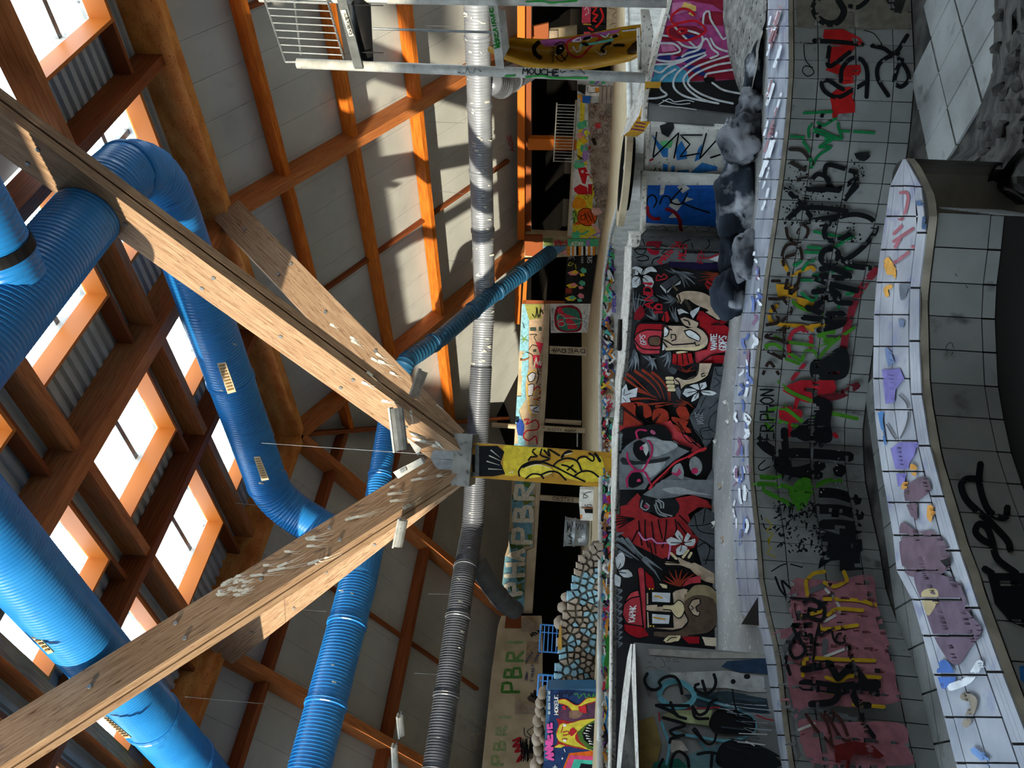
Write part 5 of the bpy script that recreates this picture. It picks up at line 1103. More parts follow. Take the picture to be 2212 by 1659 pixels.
OL(15, [[(780, 1040), (740, 1440)], [(410, 1240), (450, 1170), (560, 1122), (780, 1128)], [(410, 1250), (520, 1360), (740, 1375)], [(405, 1230), (435, 1100), (480, 1040), (790, 1042)], [(420, 1300), (450, 1400), (540, 1432), (740, 1432)], [(590, 1270), (610, 1212), (735, 1210), (740, 1318), (610, 1315), (590, 1270)]]); p.poly('#a01820', [(760, 1010), (795, 920), (830, 895), (865, 990), (840, 1035)]); OL(18, [[(800, 940), (800, 1060), (780, 1300)]])
p.word(WH, 10, 'GPS', (565, 1312), (-4, -36), (-70, -8), .25)
p.poly(TAN, [(815, 1060), (1040, 1070), (1090, 1100), (1200, 1085), (1300, 1140), (1355, 1230), (1325, 1330), (1200, 1385), (1000, 1375), (820, 1385), (775, 1300), (790, 1200)], smooth=True); p.poly(TAN2, [(820, 1350), (1180, 1340), (1300, 1300), (1310, 1330), (1200, 1388), (820, 1388)]); p.poly(TAN, [(995, 980), (1050, 962), (1180, 1010), (1235, 1045), (1220, 1085), (1120, 1082), (1030, 1045)], smooth=True); p.poly(TAN2, [(940, 1400), (1020, 1385), (1100, 1400), (960, 1425)])
OL(15, [[(820, 1058), (1030, 1062)], [(1220, 1085), (1300, 1135), (1358, 1230), (1330, 1330), (1200, 1390), (1000, 1380), (820, 1390)], [(1000, 1040), (995, 980), (1050, 960), (1180, 1008), (1238, 1045), (1215, 1088)], [(1040, 1000), (1100, 1020), (1120, 1060)], [(830, 1070), (860, 1110), (890, 1120)], [(885, 1225), (880, 1175), (935, 1180), (940, 1240), (890, 1260)], [(785, 1240), (870, 1290), (900, 1310), (1180, 1290)], [(1180, 1270), (1200, 1320), (1240, 1310)], [(780, 1270), (830, 1340)]])
p.polys('#d5d8da', [[(805, 1075), (850, 1130), (830, 1190), (795, 1205), (792, 1140)], [(775, 1300), (800, 1320), (795, 1370), (770, 1380)], [(1055, 1135), (1110, 1118), (1200, 1160), (1250, 1220), (1240, 1258), (1170, 1230), (1090, 1190)]], smooth=True); OL(13, [[(1055, 1135), (1110, 1115), (1200, 1158), (1255, 1220), (1240, 1262), (1170, 1235), (1090, 1195), (1050, 1130)], [(805, 1070), (855, 1130), (830, 1195), (795, 1208)]])
p.word(WH, 16, 'VANTE', (1460, 1370), (0, -32), (-72, 0), .3); p.word(WH, 18, 'GDPS', (1585, 1372), (0, -36), (-95, 0), .35)
OL(14, [[(1180, 1400), (1205, 1545), (1400, 1440), (1560, 1432)], [(1390, 1060), (1540, 1060), (1610, 1020)], [(1400, 1060), (1500, 1040)]])
p.at(1300, 780, 5.924)
for l in ([(290, 190), (480, 330), (690, 445)], [(290, 120), (420, 210), (620, 400)], [(420, 100), (560, 200), (680, 320), (750, 450)], [(520, 90), (640, 180), (740, 300), (800, 470)], [(640, 120), (740, 200), (830, 330), (850, 480)], [(450, 350), (600, 400), (700, 440)], [(380, 460), (560, 450), (720, 470)], [(460, 545), (680, 515), (850, 500)], [(690, 570), (800, 540), (900, 510)], [(860, 300), (870, 480)]): p.stroke('#84301e', 38, l, taper=True)
p.fan('#6e2a1a', 22, (1090, 500), [(880, 520), (900, 560), (940, 470), (980, 440), (1150, 560), (1180, 600), (960, 580)])
p.poly(WH, [(255, 330), (310, 262), (335, 350), (455, 308), (440, 425), (350, 440), (365, 495), (245, 525)]); OL(8, [[(290, 410), (370, 380)], [(290, 330), (280, 400)], [(270, 440), (310, 490)]])
p.polys('#93301f', [[(240, 540), (330, 500), (400, 500), (430, 560), (430, 690), (540, 790), (380, 835), (230, 880)], [(400, 495), (520, 500), (615, 580), (630, 690), (560, 720), (530, 690), (520, 560), (460, 520)], [(660, 610), (760, 590), (840, 640), (855, 720), (780, 795), (680, 795), (640, 740)], [(940, 600), (1050, 560), (1115, 680), (1100, 740), (990, 710)], [(880, 700), (990, 720), (1100, 760), (1060, 830), (930, 790)], [(900, 800), (1080, 830), (1150, 900), (1060, 900), (960, 880)]], smooth=True)
p.poly('#b23a40', [(230, 830), (400, 800), (560, 820), (640, 800), (780, 775), (870, 745), (960, 880), (1120, 960), (1220, 1060), (1310, 1160), (1180, 1185), (1000, 1095), (900, 1035), (840, 885), (740, 805), (560, 830), (230, 890)])
OL(12, [[(240, 580), (540, 800)], [(250, 560), (560, 810)], [(660, 800), (740, 660)], [(640, 800), (700, 700)], [(900, 760), (1000, 850), (1060, 980), (1290, 1150)], [(960, 760), (1060, 900), (1200, 1080)], [(1100, 760), (1160, 940), (1280, 1130)], [(520, 710), (620, 780), (670, 730)]])
p.poly('#4b5055', [(1430, 40), (1570, 40), (1520, 300), (1480, 600), (1440, 900), (1310, 1150), (1270, 1000), (1180, 880), (1105, 700), (1200, 560), (1250, 430), (1370, 330)]); OL(9, [[(1380, 330), (1300, 460), (1200, 660), (1110, 690)], [(1480, 460), (1390, 560), (1290, 600), (1200, 760)], [(1430, 180), (1500, 240), (1420, 300)], [(1460, 620), (1380, 700), (1360, 830), (1440, 900)], [(1280, 880), (1400, 860)], [(1180, 860), (1290, 980), (1420, 980)], [(1360, 830), (1250, 860), (1280, 1000)], [(1440, 60), (1470, 150), (1540, 150)]]); p.word('#a9aeb2', 6, 'VOTE', (1300, 800), (-6, -30), (-90, -14), .3)
p.polys(WH, [[(1115, 282), (1220, 258), (1245, 335), (1160, 310)], [(1240, 252), (1320, 232), (1335, 290), (1255, 332)], [(1250, 350), (1380, 342), (1460, 378), (1410, 402), (1290, 395)], [(1228, 362), (1232, 430), (1135, 485), (1170, 400)], [(1025, 382), (1060, 318), (1160, 320), (1220, 345), (1080, 425)]], smooth=True); OL(9, [[(1230, 345), (1140, 300)], [(1235, 340), (1280, 270)], [(1245, 350), (1380, 375)], [(1228, 355), (1180, 440)], [(1215, 345), (1090, 370)]])
p.poly(TAN, [(915, 190), (960, 165), (1060, 200), (1200, 150), (1235, -10), (1400, -10), (1340, 150), (1200, 230), (1060, 270), (1000, 335), (985, 260), (930, 260)]); p.stroke(TAN2, 20, [(1000, 325), (1060, 268), (1200, 228), (1340, 140)])
for q in ((855, 185), (860, 235), (870, 285), (880, 330)): p.stroke(TAN2, 44, [(q[0] - 30, q[1]), (q[0] + 40, q[1])]); OL(8, [[(q[0] - 50, q[1] + 22), (q[0] + 50, q[1] + 24)]])
OL(13, [[(915, 190), (960, 165), (1060, 200), (1200, 148), (1232, 0)], [(1000, 338), (1060, 275), (1200, 238), (1345, 150), (1400, 0)], [(930, 200), (980, 240), (1000, 330)], [(1300, 120), (1260, 130), (1270, 165), (1310, 150)]]); p.poly('#5d6168', [(930, 310), (970, 290), (1005, 350), (990, 455), (950, 390)]); p.poly('#41464c', [(840, 60), (890, 35), (955, 70), (935, 125), (900, 135), (860, 110)], smooth=True)
p.poly('#70767b', [(220, 930), (430, 865), (540, 850), (700, 960), (880, 1000), (1000, 1090), (1145, 1140), (900, 1290), (680, 1480), (600, 1560), (540, 1670), (215, 1670)])
p.poly('#0d0e10', [(220, 890), (450, 820), (700, 790), (820, 840), (885, 940), (905, 1040), (1145, 1130), (1120, 1165), (950, 1100), (780, 1010), (640, 950), (480, 985), (300, 1100), (215, 1200)], smooth=True)
p.poly('#a0a6aa', [(560, 965), (800, 1010), (960, 1095), (780, 1200), (640, 1230), (650, 1080)], smooth=True); p.poly('#a5abaf', [(530, 1330), (800, 1280), (740, 1400), (600, 1500), (520, 1460)], smooth=True); p.poly('#2a2d30', [(250, 1240), (420, 1290), (700, 1260), (860, 1230), (800, 1290), (520, 1330), (260, 1330)], smooth=True)
p.poly('#131518', [(400, 1060), (480, 1020), (545, 1060), (605, 1240), (500, 1290), (420, 1230), (388, 1140)], smooth=True); p.poly('#c3c9cc', [(505, 1090), (560, 1060), (590, 1150), (560, 1225)], smooth=True); p.poly('#131518', [(350, 1450), (480, 1440), (525, 1560), (440, 1630), (340, 1630)], smooth=True)
p.many('#c8356c', 54, [[(498, 1123), (502, 1127)], [(463, 1538), (467, 1542)]]); p.many('#b02a5c', 25, [[(560, 870), (480, 858), (430, 890), (440, 940), (470, 1000), (560, 1010), (620, 1080), (632, 1180), (580, 1300), (520, 1400), (460, 1412), (380, 1360), (320, 1260), (318, 1190)], [(365, 1425), (520, 1420), (580, 1500), (620, 1610)], [(370, 1430), (312, 1520), (320, 1630)]]); p.stroke('#a05070', 46, [(630, 880), (660, 905)])
p.poly('#656b70', [(640, 1670), (680, 1590), (900, 1450), (1100, 1500), (1300, 1560), (1400, 1380), (1425, 1670)]); p.poly('#8d9397', [(880, 1420), (930, 1335), (990, 1315), (1035, 1420), (1020, 1530), (950, 1480)], smooth=True); p.poly('#b23a64', [(868, 1430), (940, 1440), (980, 1375), (1005, 1440), (960, 1485), (900, 1462)], smooth=True); p.poly('#868c90', [(1110, 1280), (1180, 1228), (1255, 1300), (1265, 1400), (1200, 1475), (1115, 1400)], smooth=True); p.stroke('#b8305c', 76, [(1160, 1418), (1185, 1410)])
p.stroke('#c8323c', 34, [(600, 1660), (660, 1570), (800, 1440), (930, 1310), (1090, 1240), (1200, 1170), (1310, 1130)]); OL(13, [[(640, 1600), (800, 1450), (930, 1330), (1090, 1250)]])
p.at(1300, 1040, 4.365)
p.poly('#767c81', [(490, 60), (560, -10), (1045, -10), (1045, 190), (800, 140), (660, 172), (520, 185), (380, 145)]); p.poly('#a0a6aa', [(560, 90), (700, 70), (860, 110), (1020, 150), (860, 140), (680, 140)], smooth=True)
p.poly('#9a2a2e', [(130, 250), (230, 230), (330, 130), (375, 185), (340, 260), (420, 310), (540, 365), (680, 352), (722, 260), (680, 178), (850, 150), (980, 200), (1035, 275), (900, 260), (800, 330), (900, 560), (860, 640), (700, 700), (560, 745), (480, 700), (280, 600), (130, 480)])
p.poly('#1d2023', [(345, 240), (380, 150), (500, 188), (660, 178), (722, 250), (685, 335), (560, 362), (470, 310), (400, 312)], smooth=True); p.many('#949a9e', 13, [[(500, 200), (540, 220), (550, 270)], [(520, 190), (570, 220), (570, 270)], [(490, 240), (520, 320), (600, 350)], [(500, 220), (545, 310), (650, 345)], [(375, 200), (360, 260), (410, 290), (440, 250), (410, 225)]]); p.stroke('#a03a5c', 26, [(400, 250), (425, 262)])
for tip in ((130, 370), (130, 400), (135, 430), (150, 460), (140, 345)): OL(10, [[(300, 370), tip]])
for l in ([(340, 390), (350, 500), (370, 620)], [(400, 380), (400, 520), (430, 640)], [(460, 400), (480, 560), (500, 700)], [(520, 380), (540, 480), (560, 560)], [(600, 380), (590, 520), (560, 640)], [(680, 380), (690, 480), (640, 620)], [(330, 480), (260, 620)], [(720, 340), (800, 420), (860, 520)], [(700, 400), (760, 480), (860, 600)], [(440, 600), (480, 760)]): OL(12, [l])
for l in ([(140, 560), (240, 620), (360, 740)], [(180, 560), (300, 700)], [(140, 620), (260, 700), (340, 760)], [(160, 680), (280, 740)], [(230, 560), (330, 680), (470, 800)], [(380, 750), (480, 860), (540, 960)], [(400, 740), (560, 850)], [(130, 520), (200, 500)]): p.stroke(GR, 34, l, taper=True)
p.many('#c080b4', 15, [[(340, 500), (390, 570), (460, 556), (510, 600), (620, 600), (632, 650), (615, 745)]])
p.polys(WH, [[(595, 570), (640, 542), (740, 592), (640, 622)], [(675, 520), (700, 476), (752, 540), (745, 592)], [(760, 580), (795, 502), (825, 530), (780, 592)], [(760, 600), (865, 558), (850, 625), (780, 622)], [(735, 618), (795, 640), (752, 706), (690, 705), (688, 660)]], smooth=True); OL(7, [[(745, 600), (640, 595)], [(750, 590), (715, 530)], [(755, 600), (830, 585)], [(745, 610), (725, 680)]])
p.poly(TAN, [(575, 782), (600, 772), (720, 785), (700, 740), (720, 730), (800, 770), (830, 790), (860, 780), (1045, 875), (1045, 990), (960, 970), (900, 930), (820, 840), (760, 818), (600, 808)]); p.many(TAN2, 24, [[(640, 695), (690, 745)], [(750, 735), (800, 668)], [(805, 735), (830, 692)]]); OL(9, [[(575, 782), (720, 788)], [(600, 808), (760, 822), (900, 935)], [(720, 732), (800, 772), (860, 778), (1040, 872)]])
p.poly('#484d52', [(795, 430), (860, 330), (960, 270), (1045, 320), (1045, 885), (930, 820), (880, 640), (900, 560)]); OL(9, [[(860, 340), (900, 480), (1040, 520)], [(820, 440), (960, 430), (1040, 400)], [(900, 560), (1000, 640), (960, 800)], [(960, 280), (940, 420)], [(880, 640), (960, 600), (1040, 660)], [(940, 760), (1040, 760)]])
p.polys(WH, [[(125, 740), (180, 685), (212, 740), (190, 830), (145, 862)], [(150, 872), (240, 858), (282, 920), (200, 932)], [(118, 900), (170, 930), (160, 1022), (118, 1005)]], smooth=True); OL(7, [[(140, 870), (170, 790)], [(145, 880), (220, 890)]])
p.poly(RED, [(390, 860), (470, 940), (495, 1035), (430, 1040), (400, 1000)]); p.poly(RED2, [(325, 855), (355, 828), (390, 855), (405, 1100), (405, 1405), (380, 1400), (350, 1100)]); p.poly(RED, [(192, 1360), (380, 1388), (435, 1490), (330, 1512), (240, 1470), (200, 1425)]); p.poly(RED2, [(198, 1180), (260, 1080), (330, 1055), (370, 1200), (385, 1390), (230, 1362), (188, 1270)]); p.poly('#c84650', [(205, 1155), (260, 1080), (330, 1058), (340, 1110), (250, 1140)])
OL(12, [[(188, 1270), (200, 1180), (260, 1078), (330, 1052)], [(200, 1180), (260, 1130), (345, 1110)], [(190, 1360), (385, 1392)], [(325, 855), (350, 1100), (380, 1400)], [(390, 855), (405, 1100), (408, 1400)], [(190, 1290), (200, 1420), (240, 1475), (330, 1515), (440, 1492)], [(390, 855), (470, 935), (495, 1035)]])
p.word('#e4e6e8', 9, 'KAPNK', (300, 1345), (2, -24), (-56, 4), .28)
p.poly(TAN, [(410, 1080), (420, 1400), (650, 1425), (740, 1405), (805, 1330), (765, 1260), (765, 1100), (822, 1060), (760, 1038), (680, 1060), (655, 1080)]); p.polys('#0c0d0f', [[(425, 1050), (650, 1035), (665, 1190), (560, 1205), (510, 1210), (425, 1195)], [(425, 1245), (655, 1258), (665, 1405), (435, 1405)], [(405, 1190), (430, 1180), (430, 1260), (408, 1250)]]); p.poly(TAN, [(410, 1195), (510, 1190), (510, 1240), (410, 1240)])
p.polys('#c3c9d0', [[(463, 1073), (632, 1080), (628, 1168), (463, 1160)], [(463, 1275), (628, 1287), (618, 1368), (463, 1365)]]); p.many('#c08a28', 14, [[(485, 1110), (520, 1112), (555, 1128)], [(475, 1308), (530, 1318), (580, 1325)]]); p.many('#d8b040', 16, [[(438, 1043), (440, 1043)], [(466, 1043), (468, 1043)], [(447, 1388), (449, 1388)], [(474, 1390), (476, 1390)]])
p.poly(TAN2, [(565, 1190), (660, 1190), (700, 1148), (742, 1168), (765, 1220), (742, 1292), (700, 1314), (655, 1270), (635, 1238), (565, 1232)], smooth=True); OL(10, [[(565, 1190), (660, 1188), (700, 1146), (745, 1168), (768, 1222), (742, 1296), (700, 1316), (655, 1272), (635, 1240), (565, 1234)]])
p.poly('#8f8064', [(755, 1170), (790, 1070), (860, 1008), (980, 1010), (1055, 1080), (1055, 1200), (980, 1120), (880, 1100), (800, 1130)], smooth=True); p.poly('#54453a', [(755, 1205), (800, 1130), (900, 1100), (1000, 1120), (1055, 1180), (1055, 1385), (980, 1452), (820, 1485), (600, 1502), (478, 1492), (478, 1438), (700, 1432), (795, 1350)], smooth=True)
p.poly(TAN, [(798, 1212), (840, 1148), (900, 1138), (905, 1180), (865, 1210), (882, 1258), (905, 1258), (892, 1292), (848, 1282)], smooth=True); OL(10, [[(798, 1212), (840, 1146), (902, 1136), (908, 1182), (868, 1210), (885, 1256), (908, 1256), (894, 1296), (846, 1286), (798, 1212)], [(825, 1200), (850, 1225), (828, 1235)], [(790, 1070), (860, 1005), (985, 1008), (1055, 1060)], [(478, 1436), (700, 1430), (795, 1352), (760, 1260)], [(800, 1480), (980, 1455), (1055, 1390)]])
p.poly(RED2, [(738, 1025), (800, 942), (912, 915), (915, 985), (830, 992)]); p.poly(RED, [(735, 1500), (900, 1488), (902, 1582), (800, 1565)]); p.poly('#cbbfa9', [(925, 1490), (1055, 1500), (1060, 1592), (955, 1582)]); p.poly(TAN2, [(565, 1542), (620, 1490), (725, 1478), (725, 1512), (680, 1562), (590, 1575)], smooth=True); OL(9, [[(600, 1545), (640, 1510), (690, 1510)], [(905, 1490), (905, 1585)]])
p.fan('#84301e', 26, (720, 1010), [(560, 960), (580, 920), (620, 870), (680, 850), (740, 850), (800, 880), (860, 900)]); p.poly('#d2c29a', [(528, 995), (600, 1010), (600, 1040), (560, 1035)], smooth=True)
for i in range(9): p.fan([GR, GR2], 26, (175, 1060 + i * 66), [(120, 1030 + i * 66), (118, 1070 + i * 66), (140, 1100 + i * 66)])
p.build('mural_paint', wallM)
# ---- left grey wall
p = Paint([n2face], cell=6, maxd=.5); p.at(1300, 1360, 4.809)
p.poly('#9b9a96', [(480, 200), (1680, 255), (1700, 300), (1000, 300), (500, 265)]); p.poly('#243a54', [(1240, 385), (1300, 330), (1700, 300), (1725, 465), (1400, 440)]); p.poly('#a5a7a9', [(700, 450), (1300, 430), (1735, 490), (1765, 690), (1300, 610), (840, 610)]); p.poly('#6e7f86', [(450, 450), (640, 420), (700, 560), (520, 640), (450, 560)], smooth=True)
p.poly('#2a3a44', [(850, 680), (1300, 640), (1770, 720), (1800, 900), (1500, 850), (1000, 800)]); p.poly('#74643a', [(390, 950), (540, 900), (620, 1200), (560, 1438), (390, 1438)]); p.poly('#a8b48a', [(620, 890), (760, 840), (1150, 840), (1110, 1000), (860, 970)]); p.poly('#b7b2ae', [(700, 1150), (830, 1160), (900, 1260), (720, 1280)]); p.poly('#56767e', [(900, 1300), (1240, 1180), (1280, 1438), (800, 1438)]); p.poly('#1c5c50', [(540, 1380), (800, 1340), (900, 1438), (520, 1438)])
p.stroke('#5fa0b4', 56, [(600, 700), (650, 580), (780, 540), (900, 600), (960, 700), (880, 790), (720, 800)], closed=True); p.many('#5a98ac', 28, [[(980, 700), (1200, 770), (1400, 830), (1540, 900), (1600, 1000), (1570, 1080)], [(620, 960), (650, 1060), (700, 1200), (670, 1400)], [(750, 1080), (1000, 1120), (1300, 1160), (1500, 1120)], [(1020, 1180), (1100, 1260)]])
p.poly('#0c0e11', [(1160, 870), (1240, 820), (1350, 830), (1560, 920), (1590, 1040), (1500, 1090), (1200, 1080), (1110, 990)], smooth=True); p.poly('#10141a', [(1230, 1210), (1450, 1150), (1820, 1300), (1880, 1438), (1240, 1438)], smooth=True)
rd = random.Random(3)
for i in range(34): y = rd.uniform(700, 1250); x = rd.uniform(1200, 1500); p.stroke(rd.choice(['#c0c4c8', '#20242a', '#3a4a58', '#8b95a0']), rd.uniform(5, 12), [(x, y), (x + rd.uniform(80, 300), y + rd.uniform(10, 50))])
p.many('#8c2430', 16, [[(1600, 900), (1700, 940), (1810, 960)], [(880, 840), (1040, 830), (1220, 820)], [(590, 880), (600, 960)]])
p.many(BK, 33, [[(470, 470), (440, 540), (480, 620), (560, 640), (610, 600), (590, 560), (650, 510), (740, 500), (800, 560), (830, 680)], [(1040, 545), (1070, 680), (970, 640), (970, 590), (1000, 580)], [(1070, 690), (1150, 640), (1180, 560), (1160, 480)], [(710, 770), (770, 900), (870, 940)], [(560, 800), (900, 805)], [(560, 800), (680, 850), (780, 900)], [(940, 820), (1000, 900), (1080, 870), (1120, 780), (1190, 740)], [(940, 820), (970, 930), (1100, 940)], [(630, 930), (860, 1000), (740, 1050), (700, 1070), (760, 1120), (850, 1110)], [(700, 1190), (710, 1150), (800, 1130)], [(990, 1310), (1100, 1290), (1220, 1310)], [(1140, 1310), (1130, 1438)], [(710, 1438), (740, 1320), (800, 1280), (880, 1340), (900, 1438)], [(590, 1438), (630, 1360)]])
p.many(BK, 26, [[(1190, 1060), (1160, 1180), (1080, 1200), (960, 1040), (940, 1060), (1060, 1180)]]); p.many(BK, 52, [[(1355, 555), (1362, 560)], [(1490, 505), (1515, 505)]]); p.stroke(BK, 15, [(1350, 640), (1370, 780), (1420, 930)])
p.many(BK, 4, [[(540, 330), (580, 290), (640, 350), (650, 400), (600, 410)], [(660, 320), (700, 310), (700, 350), (660, 345)], [(470, 370), (500, 345), (510, 380)], [(460, 420), (480, 405), (540, 410), (570, 430)], [(670, 430), (690, 405), (712, 430), (690, 445)], [(830, 470), (850, 455), (870, 470), (850, 495)], [(730, 330), (790, 330)], [(735, 350), (800, 355)]])
p.build('graffiti', wallL)
# ---- blue bulges
p = Paint([fB2], cell=5, maxd=.5); p.at(1300, 260, 4.809)
p.polys('#2a6cae', [[(760, 300), (830, 210), (885, 330), (880, 400), (780, 415)], [(520, 140), (640, 290), (690, 290), (685, 385), (635, 380), (560, 250)], [(960, 430), (1000, 300), (1040, 240), (1030, 400)], [(635, 450), (690, 460), (670, 600), (635, 600)], [(780, 520), (900, 510), (920, 580), (860, 645), (800, 620)], [(1040, 440), (1200, 480), (1200, 520), (900, 560)], [(720, 480), (760, 470), (750, 620), (720, 610)]]); p.poly('#5fb478', [(600, 220), (740, 210), (720, 285), (640, 290)])
p.many(BK, 16, [[(570, 125), (530, 390), (800, 130), (750, 390)], [(1040, 155), (815, 155), (915, 250), (810, 380), (1010, 345)], [(1085, 140), (1015, 400), (1280, 110)], [(1130, 390), (1250, 350)]], raw=True); p.many(BK, 10, [[(560, 490), (510, 590), (555, 590)], [(590, 500), (610, 505), (600, 550)]]); p.poly(BK, [(600, 60), (740, 10), (750, 80), (690, 180), (620, 140)]); p.stroke('#a01c28', 18, [(500, 415), (530, 405)]); p.poly('#4a4b4c', [(620, 0), (1180, 0), (1160, 60), (640, 20)])
p.build('graffiti', wB2)
p = Paint([fB1], cell=5, maxd=.5); p.at(1300, 260, 4.809)
p.poly('#1553a6', [(430, 655), (1215, 675), (1240, 1110), (410, 1065)]); p.polys('#b8b8b6', [[(610, 680), (660, 670), (640, 770), (600, 780)], [(780, 690), (850, 660), (915, 710), (840, 760)], [(880, 800), (955, 820), (860, 850)], [(720, 840), (780, 810), (830, 880), (780, 945), (695, 890)], [(690, 1012), (740, 960), (785, 1012)]]); p.poly('#8f9192', [(410, 1070), (1240, 1112), (1265, 1205), (410, 1165)])
p.many(BK, 16, [[(460, 905), (480, 800), (540, 780), (570, 840), (540, 900)], [(600, 870), (640, 790), (700, 800), (720, 860)], [(830, 710), (720, 840), (820, 870), (890, 760)], [(840, 860), (960, 910), (1120, 960)]]); p.many('#7a1420', 36, [[(470, 900), (480, 970), (530, 1020), (600, 1020)], [(670, 920), (760, 960), (810, 1040), (820, 1130), (860, 1200), (800, 1250)]]); p.scribble(BK, 5, (500, 1085, 1200, 1170), 22, 4)
p.build('graffiti', wB1)
# ---- pink wall
p = Paint([fP], cell=5, maxd=.5); p.at(1380, 0, 5.821)
p.poly('#b04a8a', [(380, -40), (1090, -40), (1060, 300), (1150, 680), (1240, 1010), (130, 1035), (250, 550)]); p.polys('#8c1c34', [[(380, 0), (560, 0), (740, 30), (920, 60), (1060, 150), (860, 140), (760, 250), (850, 310), (1060, 330), (1060, 0)], [(280, 330), (700, 330), (850, 400), (600, 520), (300, 520), (270, 440)], [(700, 760), (1180, 690), (1250, 1000), (880, 1000), (620, 1030), (600, 900)], [(260, 660), (420, 650), (560, 600), (520, 720)]]); p.polys('#d080b0', [[(420, 40), (640, 20), (700, 120), (420, 200)], [(270, 560), (420, 560), (480, 640), (300, 660)]])
p.poly('#4aa0c4', [(140, 830), (450, 815), (600, 900), (650, 1040), (130, 1040)]); p.polys('#24307e', [[(230, 720), (400, 690), (400, 780), (300, 800)], [(440, 740), (560, 690), (620, 620), (840, 620), (830, 700), (600, 800)], [(560, 440), (700, 440), (700, 500), (560, 480)], [(520, 820), (740, 830), (860, 940), (780, 960)]]); p.polys('#e2c070', [[(570, 30), (720, 80), (715, 150), (520, 120)], [(640, 150), (700, 190), (690, 215), (620, 180)]])
p.poly('#1a1b1d', [(120, 1040), (800, 1040), (1245, 1000), (1350, 1300), (1230, 1440), (40, 1290)])
WS = [[(800, 340), (820, 180), (880, 150), (900, 250), (980, 380), (1060, 500), (1100, 480)], [(370, 200), (440, 330), (560, 460), (700, 590)], [(270, 450), (380, 460)], [(610, 390), (740, 430), (800, 480), (760, 620), (600, 680), (540, 720)], [(480, 520), (580, 590), (740, 600), (840, 490), (920, 620), (1000, 690), (900, 740)], [(900, 490), (960, 590), (1060, 640), (1150, 660)], [(270, 550), (440, 560), (520, 640), (440, 680), (240, 700), (230, 760), (420, 780), (600, 740), (830, 670)], [(210, 820), (480, 800), (620, 740)], [(160, 880), (270, 920), (360, 850), (480, 800)], [(1160, 700), (900, 780), (700, 860), (580, 960), (560, 1040), (620, 1140), (760, 1240), (900, 1290)], [(1180, 790), (960, 830), (740, 920), (620, 1020), (640, 1090), (760, 1180), (960, 1260), (1180, 1310)], [(1210, 880), (1000, 910), (850, 940), (830, 980)], [(840, 700), (620, 820), (480, 930), (430, 1060), (480, 1160), (640, 1240), (1000, 1310)], [(460, 880), (330, 960), (260, 1050), (280, 1140), (350, 1200), (240, 1240), (70, 1250)], [(920, 1050), (1060, 1140), (1290, 1190)]]
p.many('#ccd2da', 26, WS); p.many('#ccd2da', 12, [[(250, 1320), (380, 1250), (440, 1290), (600, 1270), (690, 1290)], [(260, 1340), (520, 1360), (720, 1390)], [(300, 1270), (480, 1320), (640, 1310)]])
p.many('#c41424', 30, [[(700, 200), (640, 140), (540, 120), (440, 180), (400, 250), (440, 310), (560, 290), (700, 270), (800, 330), (840, 400), (760, 460), (600, 520), (440, 500), (360, 420), (380, 350), (480, 330)], [(600, 380), (520, 370), (480, 410), (540, 440), (600, 390)]]); p.stroke('#0a0a0c', 60, [(840, 1015), (930, 1010)])
p.build('mural_paint', wP)
# ---- column
p = Paint([shaft], cell=6, maxd=.5); p.at(1040, 780, 5.821)
p.polys('#d9c03c', [[(300, 1060), (600, 1080), (900, 1100), (640, 1200), (560, 1300), (480, 1420), (290, 1430), (280, 1200)], [(900, 1330), (1200, 1240), (1500, 1200), (1500, 1500), (1100, 1480)]], smooth=True); p.poly('#e6d24a', [(480, 1420), (560, 1330), (760, 1300), (900, 1380), (760, 1450), (560, 1470)], smooth=True)
p.poly('#14161a', [(-180, 1000), (160, 1030), (290, 1140), (265, 1210), (240, 1280), (300, 1420), (150, 1450), (-180, 1450)]); p.poly('#5a5c5e', [(-180, 1000), (-30, 1000), (-30, 1450), (-180, 1450)])
for l in ([(120, 1120), (230, 1210)], [(100, 1190), (250, 1260)], [(70, 1260), (230, 1310)], [(90, 1355), (260, 1365)]): p.stroke('#c8c6b8', 15, l, taper=True)
p.many('#0d0e10', 22, [[(480, 1445), (468, 1385), (540, 1300), (700, 1262), (900, 1320), (1100, 1420), (1300, 1515)], [(560, 1475), (640, 1420), (740, 1430), (780, 1475)], [(750, 1430), (850, 1390), (960, 1400), (1060, 1495)], [(910, 1310), (960, 1260), (1080, 1222), (1200, 1260), (1260, 1380)], [(1160, 1450), (1260, 1390), (1380, 1390), (1500, 1480)], [(1200, 1262), (1220, 1220), (1300, 1200), (1400, 1260), (1412, 1200), (1350, 1160)], [(590, 1245), (620, 1205), (700, 1200), (640, 1140), (690, 1090), (760, 1100), (740, 1180), (860, 1230), (760, 1260)], [(760, 1090), (860, 1200), (840, 1110), (980, 1190)], [(1010, 1305), (1100, 1330), (1190, 1400)], [(1080, 1370), (1150, 1310)]]); p.many('#0d0e10', 34, [[(1010, 1210), (1060, 1150), (1150, 1130), (1350, 1125), (1440, 1180), (1490, 1260)], [(520, 1330), (640, 1280), (780, 1270)]])
p.many('#e9e6d2', 7, [[(560, 1340), (700, 1300), (860, 1340)], [(1040, 1180), (1140, 1155)], [(780, 1450), (880, 1405)], [(350, 1400), (400, 1390), (390, 1410)]]); p.build('graffiti', column)
